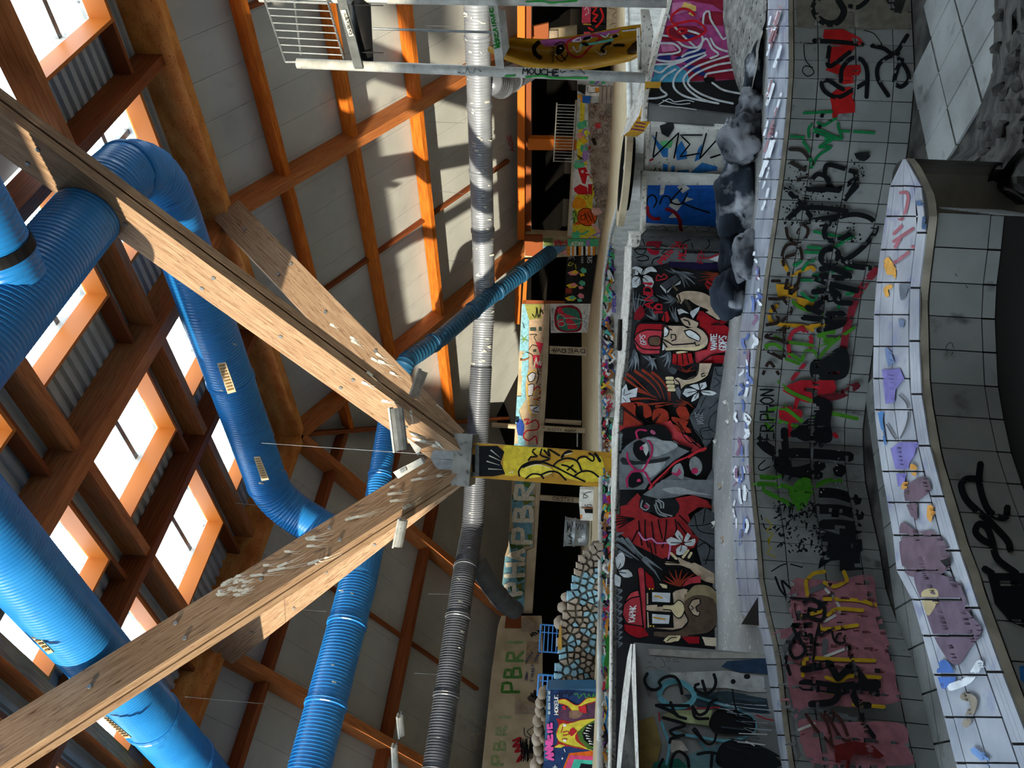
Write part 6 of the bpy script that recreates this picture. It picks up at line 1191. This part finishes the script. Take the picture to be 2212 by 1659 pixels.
# ---- lettered fascia, left
p = Paint([fasL, fasR], cell=5, maxd=1.0); p.at(1040, 1040, 5.821)
p.poly('#6f9fb4', [(240, -560), (700, -560), (690, 860), (560, 870), (530, 1680), (230, 1640), (300, 900)]); rd = random.Random(8)
for i in range(40):
    y = rd.uniform(0, 1560); x = rd.uniform(330, 640); p.poly(rd.choice(['#5a7a3a', '#43602e', '#7c7a3c', '#8a5a3a', '#4a6a48']), [(x, y), (x + rd.uniform(30, 90), y - 20), (x + rd.uniform(60, 110), y + rd.uniform(20, 70)), (x + 20, y + rd.uniform(40, 90))], smooth=True)
WL = '#ddd6c6'
for ch, o, rt, up in (('R', (650, 212), (0, -170), (-225, 0)), ('B', (635, 490), (0, -165), (-225, 0)), ('P', (620, 765), (0, -165), (-225, 0)), ('A', (545, 985), (0, -120), (-200, 0)), ('H', (530, 1175), (0, -140), (-225, 12)), ('P', (500, 1400), (14, -140), (-210, 40))): p.word(WL, 56, ch, o, rt, up)
p.at(1040, 780, 5.821)
p.poly('#7fb2c8', [(520, -800), (600, -760), (590, 100), (550, 300), (560, 480), (470, 620), (520, 800), (560, 1060), (410, 1060), (440, 560), (470, 0)]); p.poly('#b39a84', [(600, -760), (800, -760), (770, 0), (740, 600), (700, 1060), (560, 1060), (520, 800), (590, 560), (570, 300), (600, 100)])
p.polys('#2c4aa0', [[(440, 760), (480, 720), (540, 800), (520, 940), (460, 930)]], smooth=True); p.many('#c9a83a', 12, [[(700, 130), (640, 120), (570, 200), (600, 250), (570, 340), (590, 470), (600, 620), (650, 690), (690, 660)]]); p.polys('#c8c8d4', [[(580, 190), (640, 140), (680, 160), (660, 240), (600, 260)], [(590, 300), (660, 290), (640, 430), (590, 440)], [(610, 560), (720, 560), (730, 640), (650, 660)]])
p.many('#12141a', 11, [[(580, 190), (640, 140), (680, 160), (660, 240), (600, 260), (580, 190)], [(590, 300), (660, 290), (640, 430), (590, 440)], [(610, 560), (720, 560), (640, 620), (720, 640)], [(700, 80), (720, 200), (690, 280)]]); p.many('#b02430', 18, [[(540, 740), (600, 730), (560, 800), (680, 740), (720, 800), (700, 860), (560, 880), (530, 960), (600, 1000), (680, 940), (700, 1040)], [(660, 360), (720, 320), (740, 460), (660, 480)]]); p.scribble('#c8a024', 10, (640, 350, 740, 560), 12, 2, False); p.scribble('#1c1c20', 9, (700, 50, 770, 560), 30, 3, False)
p.at(1040, 520, 5.821); p.poly('#8a8a48', [(540, 790), (800, 800), (810, 980), (600, 1000)]); p.scribble('#14140c', 14, (640, 830, 780, 980), 16, 5); p.polys('#3c4a44', [[(610, 1090), (690, 1090), (690, 1135), (610, 1135)], [(720, 1085), (800, 1085), (800, 1135), (720, 1135)], [(650, 1370), (690, 1360), (690, 1400), (650, 1400)]]); p.polys('#c02c48', [[(680, 1270), (780, 1290), (740, 1430)], [(640, 1440), (780, 1440), (760, 1600), (680, 1600)]]); p.many('#12141a', 8, [[(610, 1180), (700, 1180), (660, 1210), (690, 1260)], [(600, 1370), (640, 1310), (700, 1330)], [(520, 1030), (540, 1100)], [(560, 1400), (640, 1440), (650, 1560)]]); p.scribble('#e0dcd4', 12, (660, 1460, 760, 1600), 14, 6)
p.fan('#6f8a3a', 16, (540, 1240), [(500, 1180), (490, 1240), (510, 1290), (590, 1180), (590, 1270)]); p.stroke('#8a5a3c', 20, [(490, 1500), (540, 1500), (590, 1480)]); p.build('graffiti', wallC)
# ---- boards on the far wall
p = Paint([bees, scis, lowb], cell=5, maxd=1.0); p.at(1040, 520, 5.821)
for (y, c1, c2, c3) in ((400, '#e58a92', '#5cc09a', '#e6c52e'), (560, '#e6c52e', '#5cc09a', '#e58a92'), (720, '#e6c52e', '#e58a92', '#5cc09a')):
    d = (y - 400) * -.1
    p.poly(c1, [(1080 + d, y), (1150 + d, y - 25), (1230 + d, y), (1190 + d, y + 35), (1120 + d, y + 35)], smooth=True); p.poly(c3, [(1120 + d, y + 5), (1180 + d, y - 35), (1215 + d, y - 10), (1190 + d, y + 20)], smooth=True); p.poly(c2, [(1240 + d, y - 30), (1270 + d, y - 65), (1320 + d, y - 40), (1320 + d, y), (1270 + d, y + 10)], smooth=True); p.poly(c3, [(1230 + d, y + 10), (1290 + d, y + 15), (1300 + d, y + 40), (1250 + d, y + 52)], smooth=True)
p.many('#e0503c', 6, [[(1060 + 24 * (i % 3), 610 + 30 * (i // 3)), (1080 + 24 * (i % 3), 600 + 30 * (i // 3)), (1090 + 24 * (i % 3), 620 + 30 * (i // 3)), (1070 + 24 * (i % 3), 632 + 30 * (i // 3)), (1060 + 24 * (i % 3), 610 + 30 * (i // 3))] for i in range(6)]); p.many('#e6e640', 8, [[(1090, 310), (1110, 270), (1160, 290), (1120, 315), (1090, 310)], [(1180, 300), (1190, 350)]]); p.word('#e8e8e4', 7, 'SML', (1390, 280), (0, -28), (-60, 0), .3); p.word('#e8e8e4', 5, '0SN', (1280, 280), (0, -20), (-26, 0), .4); p.scribble('#d8d8d8', 4, (1090, 180, 1170, 240), 16, 2)
p.poly('#8c1c2c', [(930, 870), (950, 830), (1150, 815), (1240, 880), (1265, 980), (1250, 1120), (1150, 1150), (1000, 1140), (930, 1080), (915, 960)], smooth=True); p.poly('#3c7868', [(980, 870), (1080, 840), (1200, 870), (1240, 960), (1235, 1090), (1150, 1130), (1010, 1120), (950, 1050), (945, 940)], smooth=True); p.polys('#d8384c', [[(955, 850), (1000, 835), (1040, 910), (1180, 960), (1240, 990), (1060, 970), (980, 930)], [(1060, 980), (1120, 980), (1200, 1070), (1160, 1110), (1080, 1060)], [(950, 1000), (1020, 980), (1040, 1060), (960, 1080)], [(1080, 1080), (1210, 1070), (1200, 1100), (1090, 1110)]], smooth=True)
p.many('#8fc4b4', 9, [[(950, 980), (980, 930), (1040, 950), (1040, 1000), (980, 1020), (950, 980)], [(960, 1040), (1000, 1010), (1050, 1030), (1040, 1070), (980, 1075), (960, 1040)], [(1040, 975), (1180, 975), (1280, 1010), (1180, 1050), (1050, 1050)]]); p.word('#4a5a78', 5, 'SCISSOR 2 LANDI', (905, 1130), (0, -15), (-24, 0), .35); p.scribble('#3a6a9a', 5, (1290, 880, 1330, 1140), 26, 4, False); p.scribble('#14181c', 9, (880, 1350, 1060, 1420), 20, 9); p.word('#14202c', 9, 'DAEC', (1300, 1410), (-60, 0), (0, -50), .3)
p.build('graffiti', wallC)
# ---- right wall board and stones
p = Paint([boardR, stoneR, postC, farR, farR2], cell=5, maxd=1.0); p.at(1040, 260, 5.821)
p.poly('#e4cf3c', [(1190, -220), (1340, -220), (1350, 330), (1400, 800), (1500, 1480), (1080, 1480), (1130, 900)]); rd = random.Random(4)
for i, (x, y, r, c) in enumerate(((1250, 60, 55, '#5cc08c'), (1310, 40, 50, '#58b888'), (1320, 150, 60, '#a888c4'), (1330, 155, 45, '#e8e23c'), (1240, 190, 45, '#e89a8c'), (1300, 240, 50, '#f0c030'), (1230, 310, 60, '#e8e23c'), (1290, 350, 55, '#5cc08c'), (1320, 420, 55, '#b088c8'), (1230, 560, 75, '#62c48c'), (1300, 470, 45, '#a888c4'), (1350, 345, 26, '#c83838'))): p.poly(c, [(x + r * math.cos(a), y + r * math.sin(a)) for a in (0, 1, 2, 3, 4, 5.2)], smooth=True)
p.many('#26221a', 5, [[(1190 + 16 * i, 420 + 10 * i), (1240 + 10 * i, 490)] for i in range(6)]); p.many('#a888c4', 16, [[(1360, 290), (1300, 320), (1290, 380), (1340, 400), (1280, 450), (1300, 510), (1200, 520)]])
p.poly('#e8e4e0', [(1180, 620), (1320, 570), (1400, 700), (1390, 930), (1150, 930), (1150, 800)]); p.polys('#d2222c', [[(1210, 600), (1310, 585), (1340, 650), (1400, 680), (1390, 720), (1330, 690), (1310, 800), (1270, 790), (1240, 700)], [(1160, 850), (1240, 800), (1330, 840), (1340, 930), (1220, 930), (1170, 890)], [(1340, 800), (1395, 800), (1390, 930), (1340, 920)]]); p.word('#f4ecec', 8, '*', (1300, 665), (0, -46), (-60, 0))
p.polys('#ee9a24', [[(1140, 1040), (1200, 960), (1300, 1000), (1320, 1080), (1240, 1110), (1140, 1100)]], smooth=True); p.poly('#88b84a', [(1110, 1100), (1200, 1160), (1200, 1300), (1100, 1330)]); p.poly('#e0561c', [(1205, 1210), (1240, 1130), (1320, 1100), (1420, 1150), (1450, 1230), (1400, 1310), (1310, 1320), (1230, 1280)], smooth=True); p.poly('#e0561c', [(1150, 1310), (1220, 1260), (1240, 1310)]); p.many('#141210', 9, [[(1205, 1210), (1240, 1130), (1320, 1100), (1420, 1150), (1450, 1230), (1400, 1310), (1310, 1320), (1230, 1280), (1205, 1210)], [(1300, 1160), (1340, 1280)], [(1340, 1170), (1390, 1270)], [(1250, 1200), (1300, 1180), (1300, 1240), (1250, 1250), (1250, 1200)], [(1370, 1130), (1420, 1270)], [(1150, 1160), (1180, 1120), (1190, 1200)], [(1130, 1240), (1170, 1220), (1160, 1290)]]); p.polys('#54c08c', [[(1130, 1480), (1150, 1400), (1220, 1400), (1240, 1480)]]); p.stroke('#e8b0a8', 40, [(1400, 1310), (1480, 1390)]); p.stroke('#a888c4', 26, [(1360, 1470), (1500, 1400)])
p.many('#54c08c', 24, [[(1200, 1390), (1260, 1430), (1340, 1390)]])
for i in range(60):
    y = rd.uniform(-200, 1180); x = 1380 + rd.uniform(0, 230) - max(0, y) * .06; r = rd.uniform(18, 46); p.many(rd.choice(['#6a4a30', '#7a3a34', '#4a3a30', '#8a6a48', '#5a4a5a']), 6, [[(x + r * math.cos(a + i), y + r * 1.2 * math.sin(a + i)) for a in (0, 1.3, 2.6, 3.9, 5.4)]])
p.polys('#c04040', [[(1420, 30), (1440, 100), (1500, 90), (1500, 20)]]); p.stroke('#23201c', 40, [(1400, 230), (1430, 290)]); p.polys('#e8b8a8', [[(1380, 1100), (1480, 1090), (1520, 1150), (1420, 1190)]], smooth=True)
p.at(1040, 520, 5.821)
p.poly('#5c8ab4', [(780, 60), (1070, 60), (960, 170), (930, 215), (780, 200)]); p.poly('#56b884', [(1090, -30), (1470, -30), (1470, 60), (1080, 60)]); 
for i, (x, c) in enumerate(((1080, '#e08a24'), (1112, '#ece6dc'), (1140, '#e08a24'), (1165, '#ece6dc'), (1192, '#14140f'), (1222, '#e08a24'), (1254, '#ece6dc'), (1280, '#14140f'), (1310, '#ece6dc'), (1338, '#e08a24'), (1370, '#ece6dc'), (1398, '#e08a24'))): p.poly(c, [(x, 60), (x + 30, 60), (x + 30, 175), (x, 175)])
p.word('#f0ece0', 8, 'JESSIER', (1120, 48), (20, 0), (0, -42), .3); p.poly('#a878c8', [(1320, -20), (1360, -20), (1360, 56), (1320, 56)]); p.scribble('#c8c83c', 12, (850, 90, 960, 190), 14, 3); p.scribble('#c02c3c', 14, (920, -30, 1080, 60), 14, 8); p.poly('#d89a9a', [(990, 150), (1070, 90), (1075, 170)]); p.poly('#6a7a48', [(780, -40), (900, -40), (900, 50), (780, 60)])
p.at(1040, 0, 5.821)
p.polys('#d84a64', [[(1270, 50), (1380, 60), (1370, 280), (1260, 280)], [(1250, 380), (1370, 390), (1370, 450), (1250, 440)]]); p.poly('#23241f', [(1265, 300), (1400, 290), (1560, 300), (1560, 380), (1370, 390), (1255, 380)]); p.many('#e02828', 26, [[(1400, 80), (1450, 90), (1400, 160), (1460, 180), (1400, 250), (1440, 260)], [(1500, 100), (1530, 200), (1490, 280), (1440, 330)], [(1350, 340), (1400, 370)]]); p.poly('#c8b494', [(1580, 60), (1790, 60), (1780, 360), (1570, 380)]); p.many('#4a3a2c', 6, [[(1600, 90), (1700, 120), (1650, 200), (1770, 230), (1690, 320)], [(1620, 300), (1700, 280), (1740, 340)]]); p.stroke('#e8c8d0', 14, [(1300, 110), (1330, 70), (1350, 150), (1310, 180)]); p.poly('#e0b040', [(1280, 285), (1380, 290), (1380, 305), (1280, 300)])
p.polys('#e8e4dc', [[(1320, 1060), (1480, 1060), (1480, 1200), (1310, 1190)]]); p.polys('#e29a34', [[(1430, 1090), (1480, 1090), (1480, 1150), (1430, 1150)], [(1210, 1180), (1280, 1190), (1290, 1280), (1200, 1290)]]); p.many('#14120e', 8, [[(1340, 1080), (1340, 1150), (1460, 1150)], [(1370, 1070), (1480, 1070)]]); p.poly('#2a64b0', [(1270, 1190), (1380, 1200), (1360, 1290), (1270, 1280)]); p.poly('#26251f', [(1210, 1050), (1310, 1060), (1300, 1180), (1210, 1130)]); p.polys('#4cb070', [[(1370, 1000), (1430, 1000), (1420, 1040), (1360, 1040)], [(1510, 1000), (1560, 1000), (1560, 1040), (1510, 1040)]]); p.stroke('#8858b8', 20, [(1430, 1040), (1490, 1000)])
p.build('graffiti', wallR)
# ---- pool wall strip under the deck rim, and stones
p = Paint([pw], cell=4, maxd=.8); p.at(0, 0, 1); rd = random.Random(21)
cols = ['#7a3a9a', '#d8d8d4', '#c03048', '#3a9a58', '#2a6ab0', '#e0c030', '#181a1e', '#d88a30', '#58b0a8', '#e8e8e4', '#8a5a3a', '#181a1e']
for i in range(60):
    y = rd.uniform(500, 1655); p.poly(rd.choice(['#c8c6c0', '#d8d6d0', '#6a5a78', '#3a3a44', '#7a8a6a', '#a09aa8', '#20222a', '#b8a888']), [(1299, y), (1326, y + 2), (1326, y + 26), (1299, y + 20)]); p.k -= 1
for i in range(330):
    y = rd.uniform(500, 1655); x = rd.uniform(1301, 1322); L_ = rd.uniform(5, 20)
    p.stroke(rd.choice(cols), rd.uniform(2.5, 7), [(x, y), (x + rd.uniform(-7, 7), y + L_ * .5), (x + rd.uniform(-7, 7), y + L_)])
p.stroke('#4f9a3c', 9, [(1312, 1440), (1316, 1470), (1310, 1500)]); p.stroke('#2f7a2c', 12, [(1309, 1390), (1314, 1420), (1308, 1450)]); p.stroke('#d08c30', 4, [(1306, 1370), (1312, 1350), (1308, 1390)]); p.stroke('#2a7ab8', 4, [(1308, 1520), (1312, 1550), (1306, 1580), (1312, 1600)]); p.stroke('#141216', 4, [(1304, 1580), (1310, 1610), (1304, 1630)])
p.word('#5a48a0', 2.2, 'SHERLO', (1329, 678), (0, -6), (-7, 0), .2); p.word('#141418', 2.5, 'NPYE', (1298, 830), (0, -9), (-6, 0), .3); p.word('#16161a', 2.5, 'WXR', (1316, 980), (0, -14), (-10, 0), .3); p.word('#c0283c', 2.2, 'WAS', (1318, 900), (0, -10), (-9, 0), .3)
p.build('graffiti', deck)
# ---- demon mural
p = Paint([dface], cell=5, maxd=.8); p.at(1000, 1300, 4.621)
p.poly('#263a66', [(830, 860), (1345, 900), (1345, 1760), (800, 1760)]); p.poly('#5a3a50', [(900, 1080), (1340, 1000), (1340, 1200), (1000, 1200)]); p.poly('#d8621c', [(1000, 1659), (1060, 1510), (1340, 1480), (1345, 1760), (990, 1760)]); p.poly('#d84a78', [(1020, 1659), (1070, 1530), (1345, 1540), (1345, 1760), (1010, 1760)]); p.poly('#48b8a0', [(1080, 1659), (1110, 1570), (1345, 1580), (1345, 1760), (1070, 1760)]); p.poly('#15161c', [(1160, 1659), (1180, 1610), (1345, 1620), (1345, 1760), (1150, 1760)])
YL = '#d8c440'
p.poly('#a82828', [(900, 1450), (940, 1420), (960, 1240), (930, 1160), (1080, 1200), (1200, 1170), (1340, 1165), (1345, 1480), (1200, 1470), (1080, 1440)]); p.poly(YL, [(930, 1310), (960, 1230), (1000, 1210), (1080, 1210), (1180, 1180), (1330, 1170), (1220, 1260), (1140, 1300), (1120, 1370), (1200, 1440), (1330, 1500), (1200, 1460), (1060, 1440), (960, 1390)], smooth=True); p.poly(YL, [(905, 1452), (960, 1420), (1020, 1432), (980, 1455)])
p.poly('#4a6a2c', [(1140, 1300), (1220, 1230), (1330, 1170), (1345, 1490), (1250, 1470), (1160, 1380)]); p.poly('#0c0c0e', [(1190, 1310), (1230, 1240), (1340, 1190), (1345, 1450), (1280, 1440), (1210, 1380)])
for i in range(8): p.stroke('#ece8dc', 12, [(1215 - (i % 2) * 8 + abs(i - 3) * 14, 1230 + i * 26), (1255 + abs(i - 3) * 12, 1238 + i * 26)], taper=True)
p.polys('#b82430', [[(1070, 1270), (1100, 1250), (1140, 1290), (1100, 1330), (1080, 1340), (1060, 1310)]], smooth=True); p.many('#b82430', 9, [[(980, 1300), (1010, 1220), (1060, 1210)], [(1000, 1300), (1050, 1290), (1060, 1320), (1000, 1330)], [(990, 1370), (1040, 1370)], [(960, 1400), (1080, 1440), (1200, 1465)], [(930, 1310), (960, 1230)]]); p.polys('#e8e4da', [[(1000, 1220), (1030, 1215), (1030, 1240), (1000, 1245)], [(1000, 1370), (1030, 1370), (1030, 1395), (1000, 1390)]])
p.poly(YL, [(940, 980), (1020, 970), (1140, 1030), (1240, 960), (1335, 955), (1330, 985), (1240, 1010), (1170, 1050), (1170, 1090), (1110, 1100), (1040, 1030), (960, 1010)], smooth=True); p.many('#b03028', 8, [[(940, 980), (1020, 968), (1140, 1030), (1240, 958), (1335, 953)], [(960, 1012), (1040, 1035), (1110, 1105), (1175, 1090), (1170, 1050), (1330, 990)]]); p.polys('#c02c34', [[(985, 1040), (1020, 1030), (1030, 1070), (1000, 1075)], [(1150, 1040), (1230, 1030), (1235, 1110), (1160, 1100)]]); p.polys('#8a6a58', [[(1060, 1090), (1150, 1080), (1200, 1110), (1140, 1160), (1060, 1150)]], smooth=True)
p.word('#e85aa8', 26, 'ANNIETE', (900, 1570), (-2, -44), (-70, 0), .3); p.word('#f0eee8', 8, 'HOREUR', (950, 1120), (0, -26), (-36, 0), .3); p.word('#e8e6e0', 5, 'SE REND PAS DE', (870, 1115), (0, -12), (-18, 0), .4); p.scribble('#3a7a3a', 10, (1110, 900, 1330, 960), 30, 4); p.scribble('#1a1c30', 10, (920, 880, 1100, 950), 26, 5); p.many('#f4f0e6', 6, [[(985, 1555), (1000, 1555)], [(992, 1545), (992, 1565)], [(1010, 1460), (1020, 1490)], [(900, 1640), (940, 1640)], [(920, 1620), (920, 1660)]])
p.build('mural_paint', dw)
# ---- stencilled letters on the beige wall
p = Paint([beig], cell=5, maxd=.8); p.at(1000, 1300, 4.621)
for ch, o, h, w_, c in (('P', (560, 900), 100, 170, '#4a8038'), ('B', (580, 752), 95, 170, '#568848'), ('R', (600, 590), 95, 165, '#6a9458'), ('I', (600, 412), 40, 150, '#8fa878'), ('P', (398, 1625), 95, 110, '#8fa070'), ('B', (418, 1475), 80, 110, '#94a476'), ('R', (430, 1325), 80, 95, '#9aa680'), ('I', (470, 1162), 40, 110, '#a0aa88')): p.word(c, 30, ch, o, (0, -h * .92), (-w_, 0))
p.poly('#a08a70', [(640, 400), (800, 400), (800, 620), (620, 620)]); p.word('#28426a', 6, 'PETEUR', (640, 610), (9, -14), (-20, -9), .25); p.word('#28426a', 6, '2 SONNE', (700, 650), (10, -18), (-24, -9), .25); p.word('#28426a', 6, 'S VONER', (700, 800), (2, -16), (-28, -6), .25); p.word('#28426a', 6, 'STORN', (640, 790), (2, -14), (-22, -6), .25)
p.poly('#5a4a48', [(640, 960), (760, 880), (820, 900), (820, 1020), (700, 1010)], smooth=True); p.scribble('#1a1a1e', 12, (680, 880, 790, 1010), 18, 3); p.many('#a01c28', 22, [[(500, 1390), (580, 1360), (500, 1450), (590, 1420), (520, 1500), (600, 1490), (540, 1600), (600, 1550)]]); p.scribble('#17181c', 8, (570, 1340, 700, 1620), 60, 4); p.many('#26324a', 8, [[(700, 1250), (640, 1300), (700, 1360), (620, 1340), (610, 1260)]]); p.word('#1c1c1c', 12, 'AYA', (690, 350), (30, -16), (-36, -20), .2); p.build('graffiti', wallW)
# ---- roof panels: chalk and red tag
p = Paint([o for o in CEIL.children if o.name.startswith(('roof_panel', 'purlin'))], cell=5, maxd=.8)
p.at(1000, 1300, 4.621); p.many('#c9c6bc', 30, [[(200, 1310), (70, 1340), (60, 1460), (190, 1440)], [(130, 1330), (120, 1450)], [(90, 1140), (230, 1280)]]); p.at(1040, 260, 5.821); p.word('#c8403c', 11, 'ACE', (415, 385), (-14, -54), (-46, 10), .3); p.build('graffiti', CEIL, kind='stuff')
# ---- slide, poles, boards
p = Paint([trough], cell=5, maxd=.6); p.at(1040, 0, 5.821)
p.poly('#a65a9a', [(735, 510), (800, 495), (1100, 480), (1400, 420), (1700, 370), (1750, 360), (1700, 410), (1300, 490), (940, 570), (800, 580)], smooth=True); p.stroke('#14120e', 56, [(720, 530), (660, 600), (680, 680), (740, 730)], taper=False); p.poly('#0e0e10', [(930, 640), (960, 560), (1020, 550), (1050, 610), (1000, 680), (950, 700)], smooth=True); p.many('#14120e', 14, [[(920, 560), (1010, 520), (1070, 600), (1080, 700), (1000, 780), (940, 720)], [(1000, 690), (1060, 760)]])
for i in range(9): p.stroke('#14120e', 13, [(920 - i * 2, 600 + i * 22), (850 + abs(i - 3) * 6, 590 + i * 28)], taper=True)
p.stroke('#f0f0ea', 20, [(990, 600), (1004, 606)]); p.stroke('#f0f0ea', 14, [(930, 690), (944, 700)]); p.many('#b02430', 26, [[(1500, 460), (1380, 430), (1240, 450), (1080, 520), (1080, 620), (1130, 700), (1250, 720), (1360, 600), (1500, 470)]]); p.many('#c8ccd8', 18, [[(1150, 500), (1240, 460), (1250, 510), (1150, 510)], [(1150, 580), (1200, 660), (1250, 620), (1240, 570)], [(1380, 460), (1330, 500)], [(1500, 430), (1560, 460), (1600, 410)], [(1620, 460), (1720, 420)], [(1770, 380), (1960, 360)]]); p.stroke('#6cc4b8', 30, [(1250, 560), (1400, 540), (1500, 520), (1650, 490)]); p.stroke('#111114', 36, [(1290, 480), (1360, 460)]); p.stroke('#111114', 44, [(1280, 540), (1330, 560)]); p.many('#191613', 40, [[(1620, 540), (1540, 580), (1510, 640), (1540, 660)], [(1670, 575), (1790, 580)], [(1660, 450), (1700, 440)]]); p.stroke('#d8d4cc', 16, [(1490, 690), (1560, 690), (1570, 650)]); p.poly('#3a2a1c', [(1830, 640), (1900, 560), (2000, 480), (2000, 720), (1850, 730)]); p.stroke('#c9c0a8', 12, [(1420, 640), (1520, 720)])
p.build('graffiti', slide)
p = Paint([poleA, poleB, crossb, signp], cell=4, maxd=.6); p.at(1040, 0, 5.821)
p.word('#1f7a2c', 17, 'WBREXTRUNE', (240, 600), (-8, -40), (-78, 8), .28); p.word('#131416', 14, 'MOUCHE', (520, 930), (62, 3), (0, -70), .25); p.scribble('#2a2430', 10, (900, 850, 1300, 930), 16, 2); p.many('#2a8a3a', 20, [[(300, 950), (420, 945)], [(560, 962), (760, 950), (900, 970), (1330, 980)], [(560, 20), (760, 16), (900, 30), (1200, 10)]]); p.scribble('#8a90a0', 6, (1400, 900, 1750, 950), 16, 3); p.scribble('#3a3a40', 6, (-300, 850, 0, 930), 16, 5)
p.at(540, 0, 3.95); p.word('#1c1e22', 5.5, 'CASKASKY', (874, 296), (-4.6, -18), (-24, 6), .3); p.build('graffiti', fr, kind='stuff')
p = Paint([bfront], cell=4, maxd=.6); p.at(1040, 0, 5.821); p.many('#6a2a5c', 14, [[(1930, 1480), (2060, 1490)], [(1920, 1530), (2060, 1560)], [(1900, 1580), (2050, 1600)], [(1880, 1620), (2040, 1640)]]); p.build('stripes', bench)
p = Paint([binb, cabb], cell=4, maxd=.6); p.at(1040, 1040, 5.821); p.scribble('#1a1c1e', 7, (1075, 500, 1150, 640), 24, 2); p.scribble('#1a1c1e', 9, (1090, 650, 1150, 790), 24, 3, False); p.scribble('#1a1c1e', 6, (1180, 520, 1290, 620), 24, 4); p.poly('#c8ccd0', [(1210, 720), (1280, 710), (1280, 750), (1220, 770)]); p.stroke('#e8e8e4', 20, [(1270, 690), (1274, 692)]); p.build('tags', binn, kind='stuff')
p = Paint([cabb], cell=4, maxd=.6); p.at(1040, 1040, 5.821); p.many('#1a1c1e', 8, [[(1380, 130), (1300, 150), (1280, 210), (1340, 190), (1270, 150)], [(1300, 290), (1310, 310)], [(1390, 300), (1330, 290), (1330, 320), (1390, 325)]]); p.polys('#d87a34', [[(1245, 420), (1265, 410), (1265, 495), (1245, 495)]]); p.build('tags', cabt, kind='stuff')
p = Paint([p2_, p3_], cell=4, maxd=.8); p.at(1040, 780, 5.821); p.word('#16171a', 8, 'TNOREYRWOBOK', (770, 880), (26, 2), (0, -42), .35); p.at(1040, 1040, 5.821); p.word('#3a2a30', 8, 'OBSTES', (900, 235), (34, 3), (0, -42), .35); p.build('graffiti', wallC, kind='stuff')
# ---- bird droppings on the struts and ducts
for key, drops in (('A', [(180, 285, 30), (1180, 180, 44)]), ('B', None), ('C', None)):
    t, pl = STRUT[key]; p = Paint(pl, cell=4, maxd=.4); p.at(540, 820, 3.95); DC = '#dcdcd2'
    if key == 'A':
        D = [((1130, 180), (1260, 190)), ((1370, 270), (1390, 370)), ((1380, 460), (1520, 500)), ((1390, 500), (1620, 560)), ((1440, 520), (1600, 520)), ((1560, 560), (1640, 560)), ((960, 20), (1080, 60)), ((1000, -60), (1120, 20)), ((1590, 530), (1680, 600))]
    elif key == 'B':
        D = [((1440, 800), (1560, 720)), ((1380, 860), (1640, 800)), ((1200, 920), (1280, 880)), ((1180, 980), (1380, 940)), ((1200, 1040), (1400, 1000)), ((1310, 1100), (1460, 1000)), ((820, 1200), (1160, 1090)), ((480, 1360), (720, 1290)), ((490, 1365), (690, 1360)), ((490, 1425), (670, 1405)), ((300, 1470), (430, 1465)), ((120, 1590), (240, 1570)), ((240, 1600), (480, 1490)), ((160, 1640), (600, 1540)), ((500, 1580), (780, 1460)), ((1600, 830), (1700, 800)), ((850, 1190), (1100, 1130)), ((10, 1680), (300, 1640))]
        for i in range(40):
            q = (-330 + random.random() * 300, 1690 + random.random() * 170); D.append((q, (q[0] + 90, q[1] - 34)))
    else: D = [((690, -590 + 120), (760, -440)), ((860, -360), (940, -330)), ((870, -330), (980, -280)), ((1080, -220), (1180, -170)), ((1040, -180), (1160, -120)), ((1100, -160), (1240, -110)), ((1200, -60), (1300, -20)), ((1600, 220), (1720, 300))]
    for a, b in D: p.stroke(DC, 22, [a, (a[0] * .7 + b[0] * .3, a[1] * .7 + b[1] * .3 + 3)]); p.stroke(DC, 8, [a, ((a[0] + b[0]) / 2, (a[1] + b[1]) / 2 + 5), b], taper=True); p.stroke(DC, 6, [a, ((a[0] + b[0]) / 2 + 8, (a[1] + b[1]) / 2 + 18), (b[0], b[1] + 26)], taper=True)
    p.build('droppings', t, kind='stuff')
for body, par, box, n, seed in ((bG, dG, (1002, 20, 1066, 900), 70, 1), (bQ2, dQ2, (700, 1240, 800, 1500), 10, 2), (bG2, dG2, (960, 960, 1060, 1500), 20, 4), (bP1, dP1, (430, 560, 620, 1080), 12, 3)):
    p = Paint([body], cell=4, maxd=.4); p.at(0, 0, 1); rd = random.Random(seed)
    for i in range(n): x, y = rd.uniform(box[0], box[2]), rd.uniform(box[1], box[3]); p.stroke('#d8d8d0', rd.uniform(2, 4), [(x, y), (x + rd.uniform(2, 9), y + rd.uniform(-2, 3))])
    p.build('splashes', par, kind='stuff')
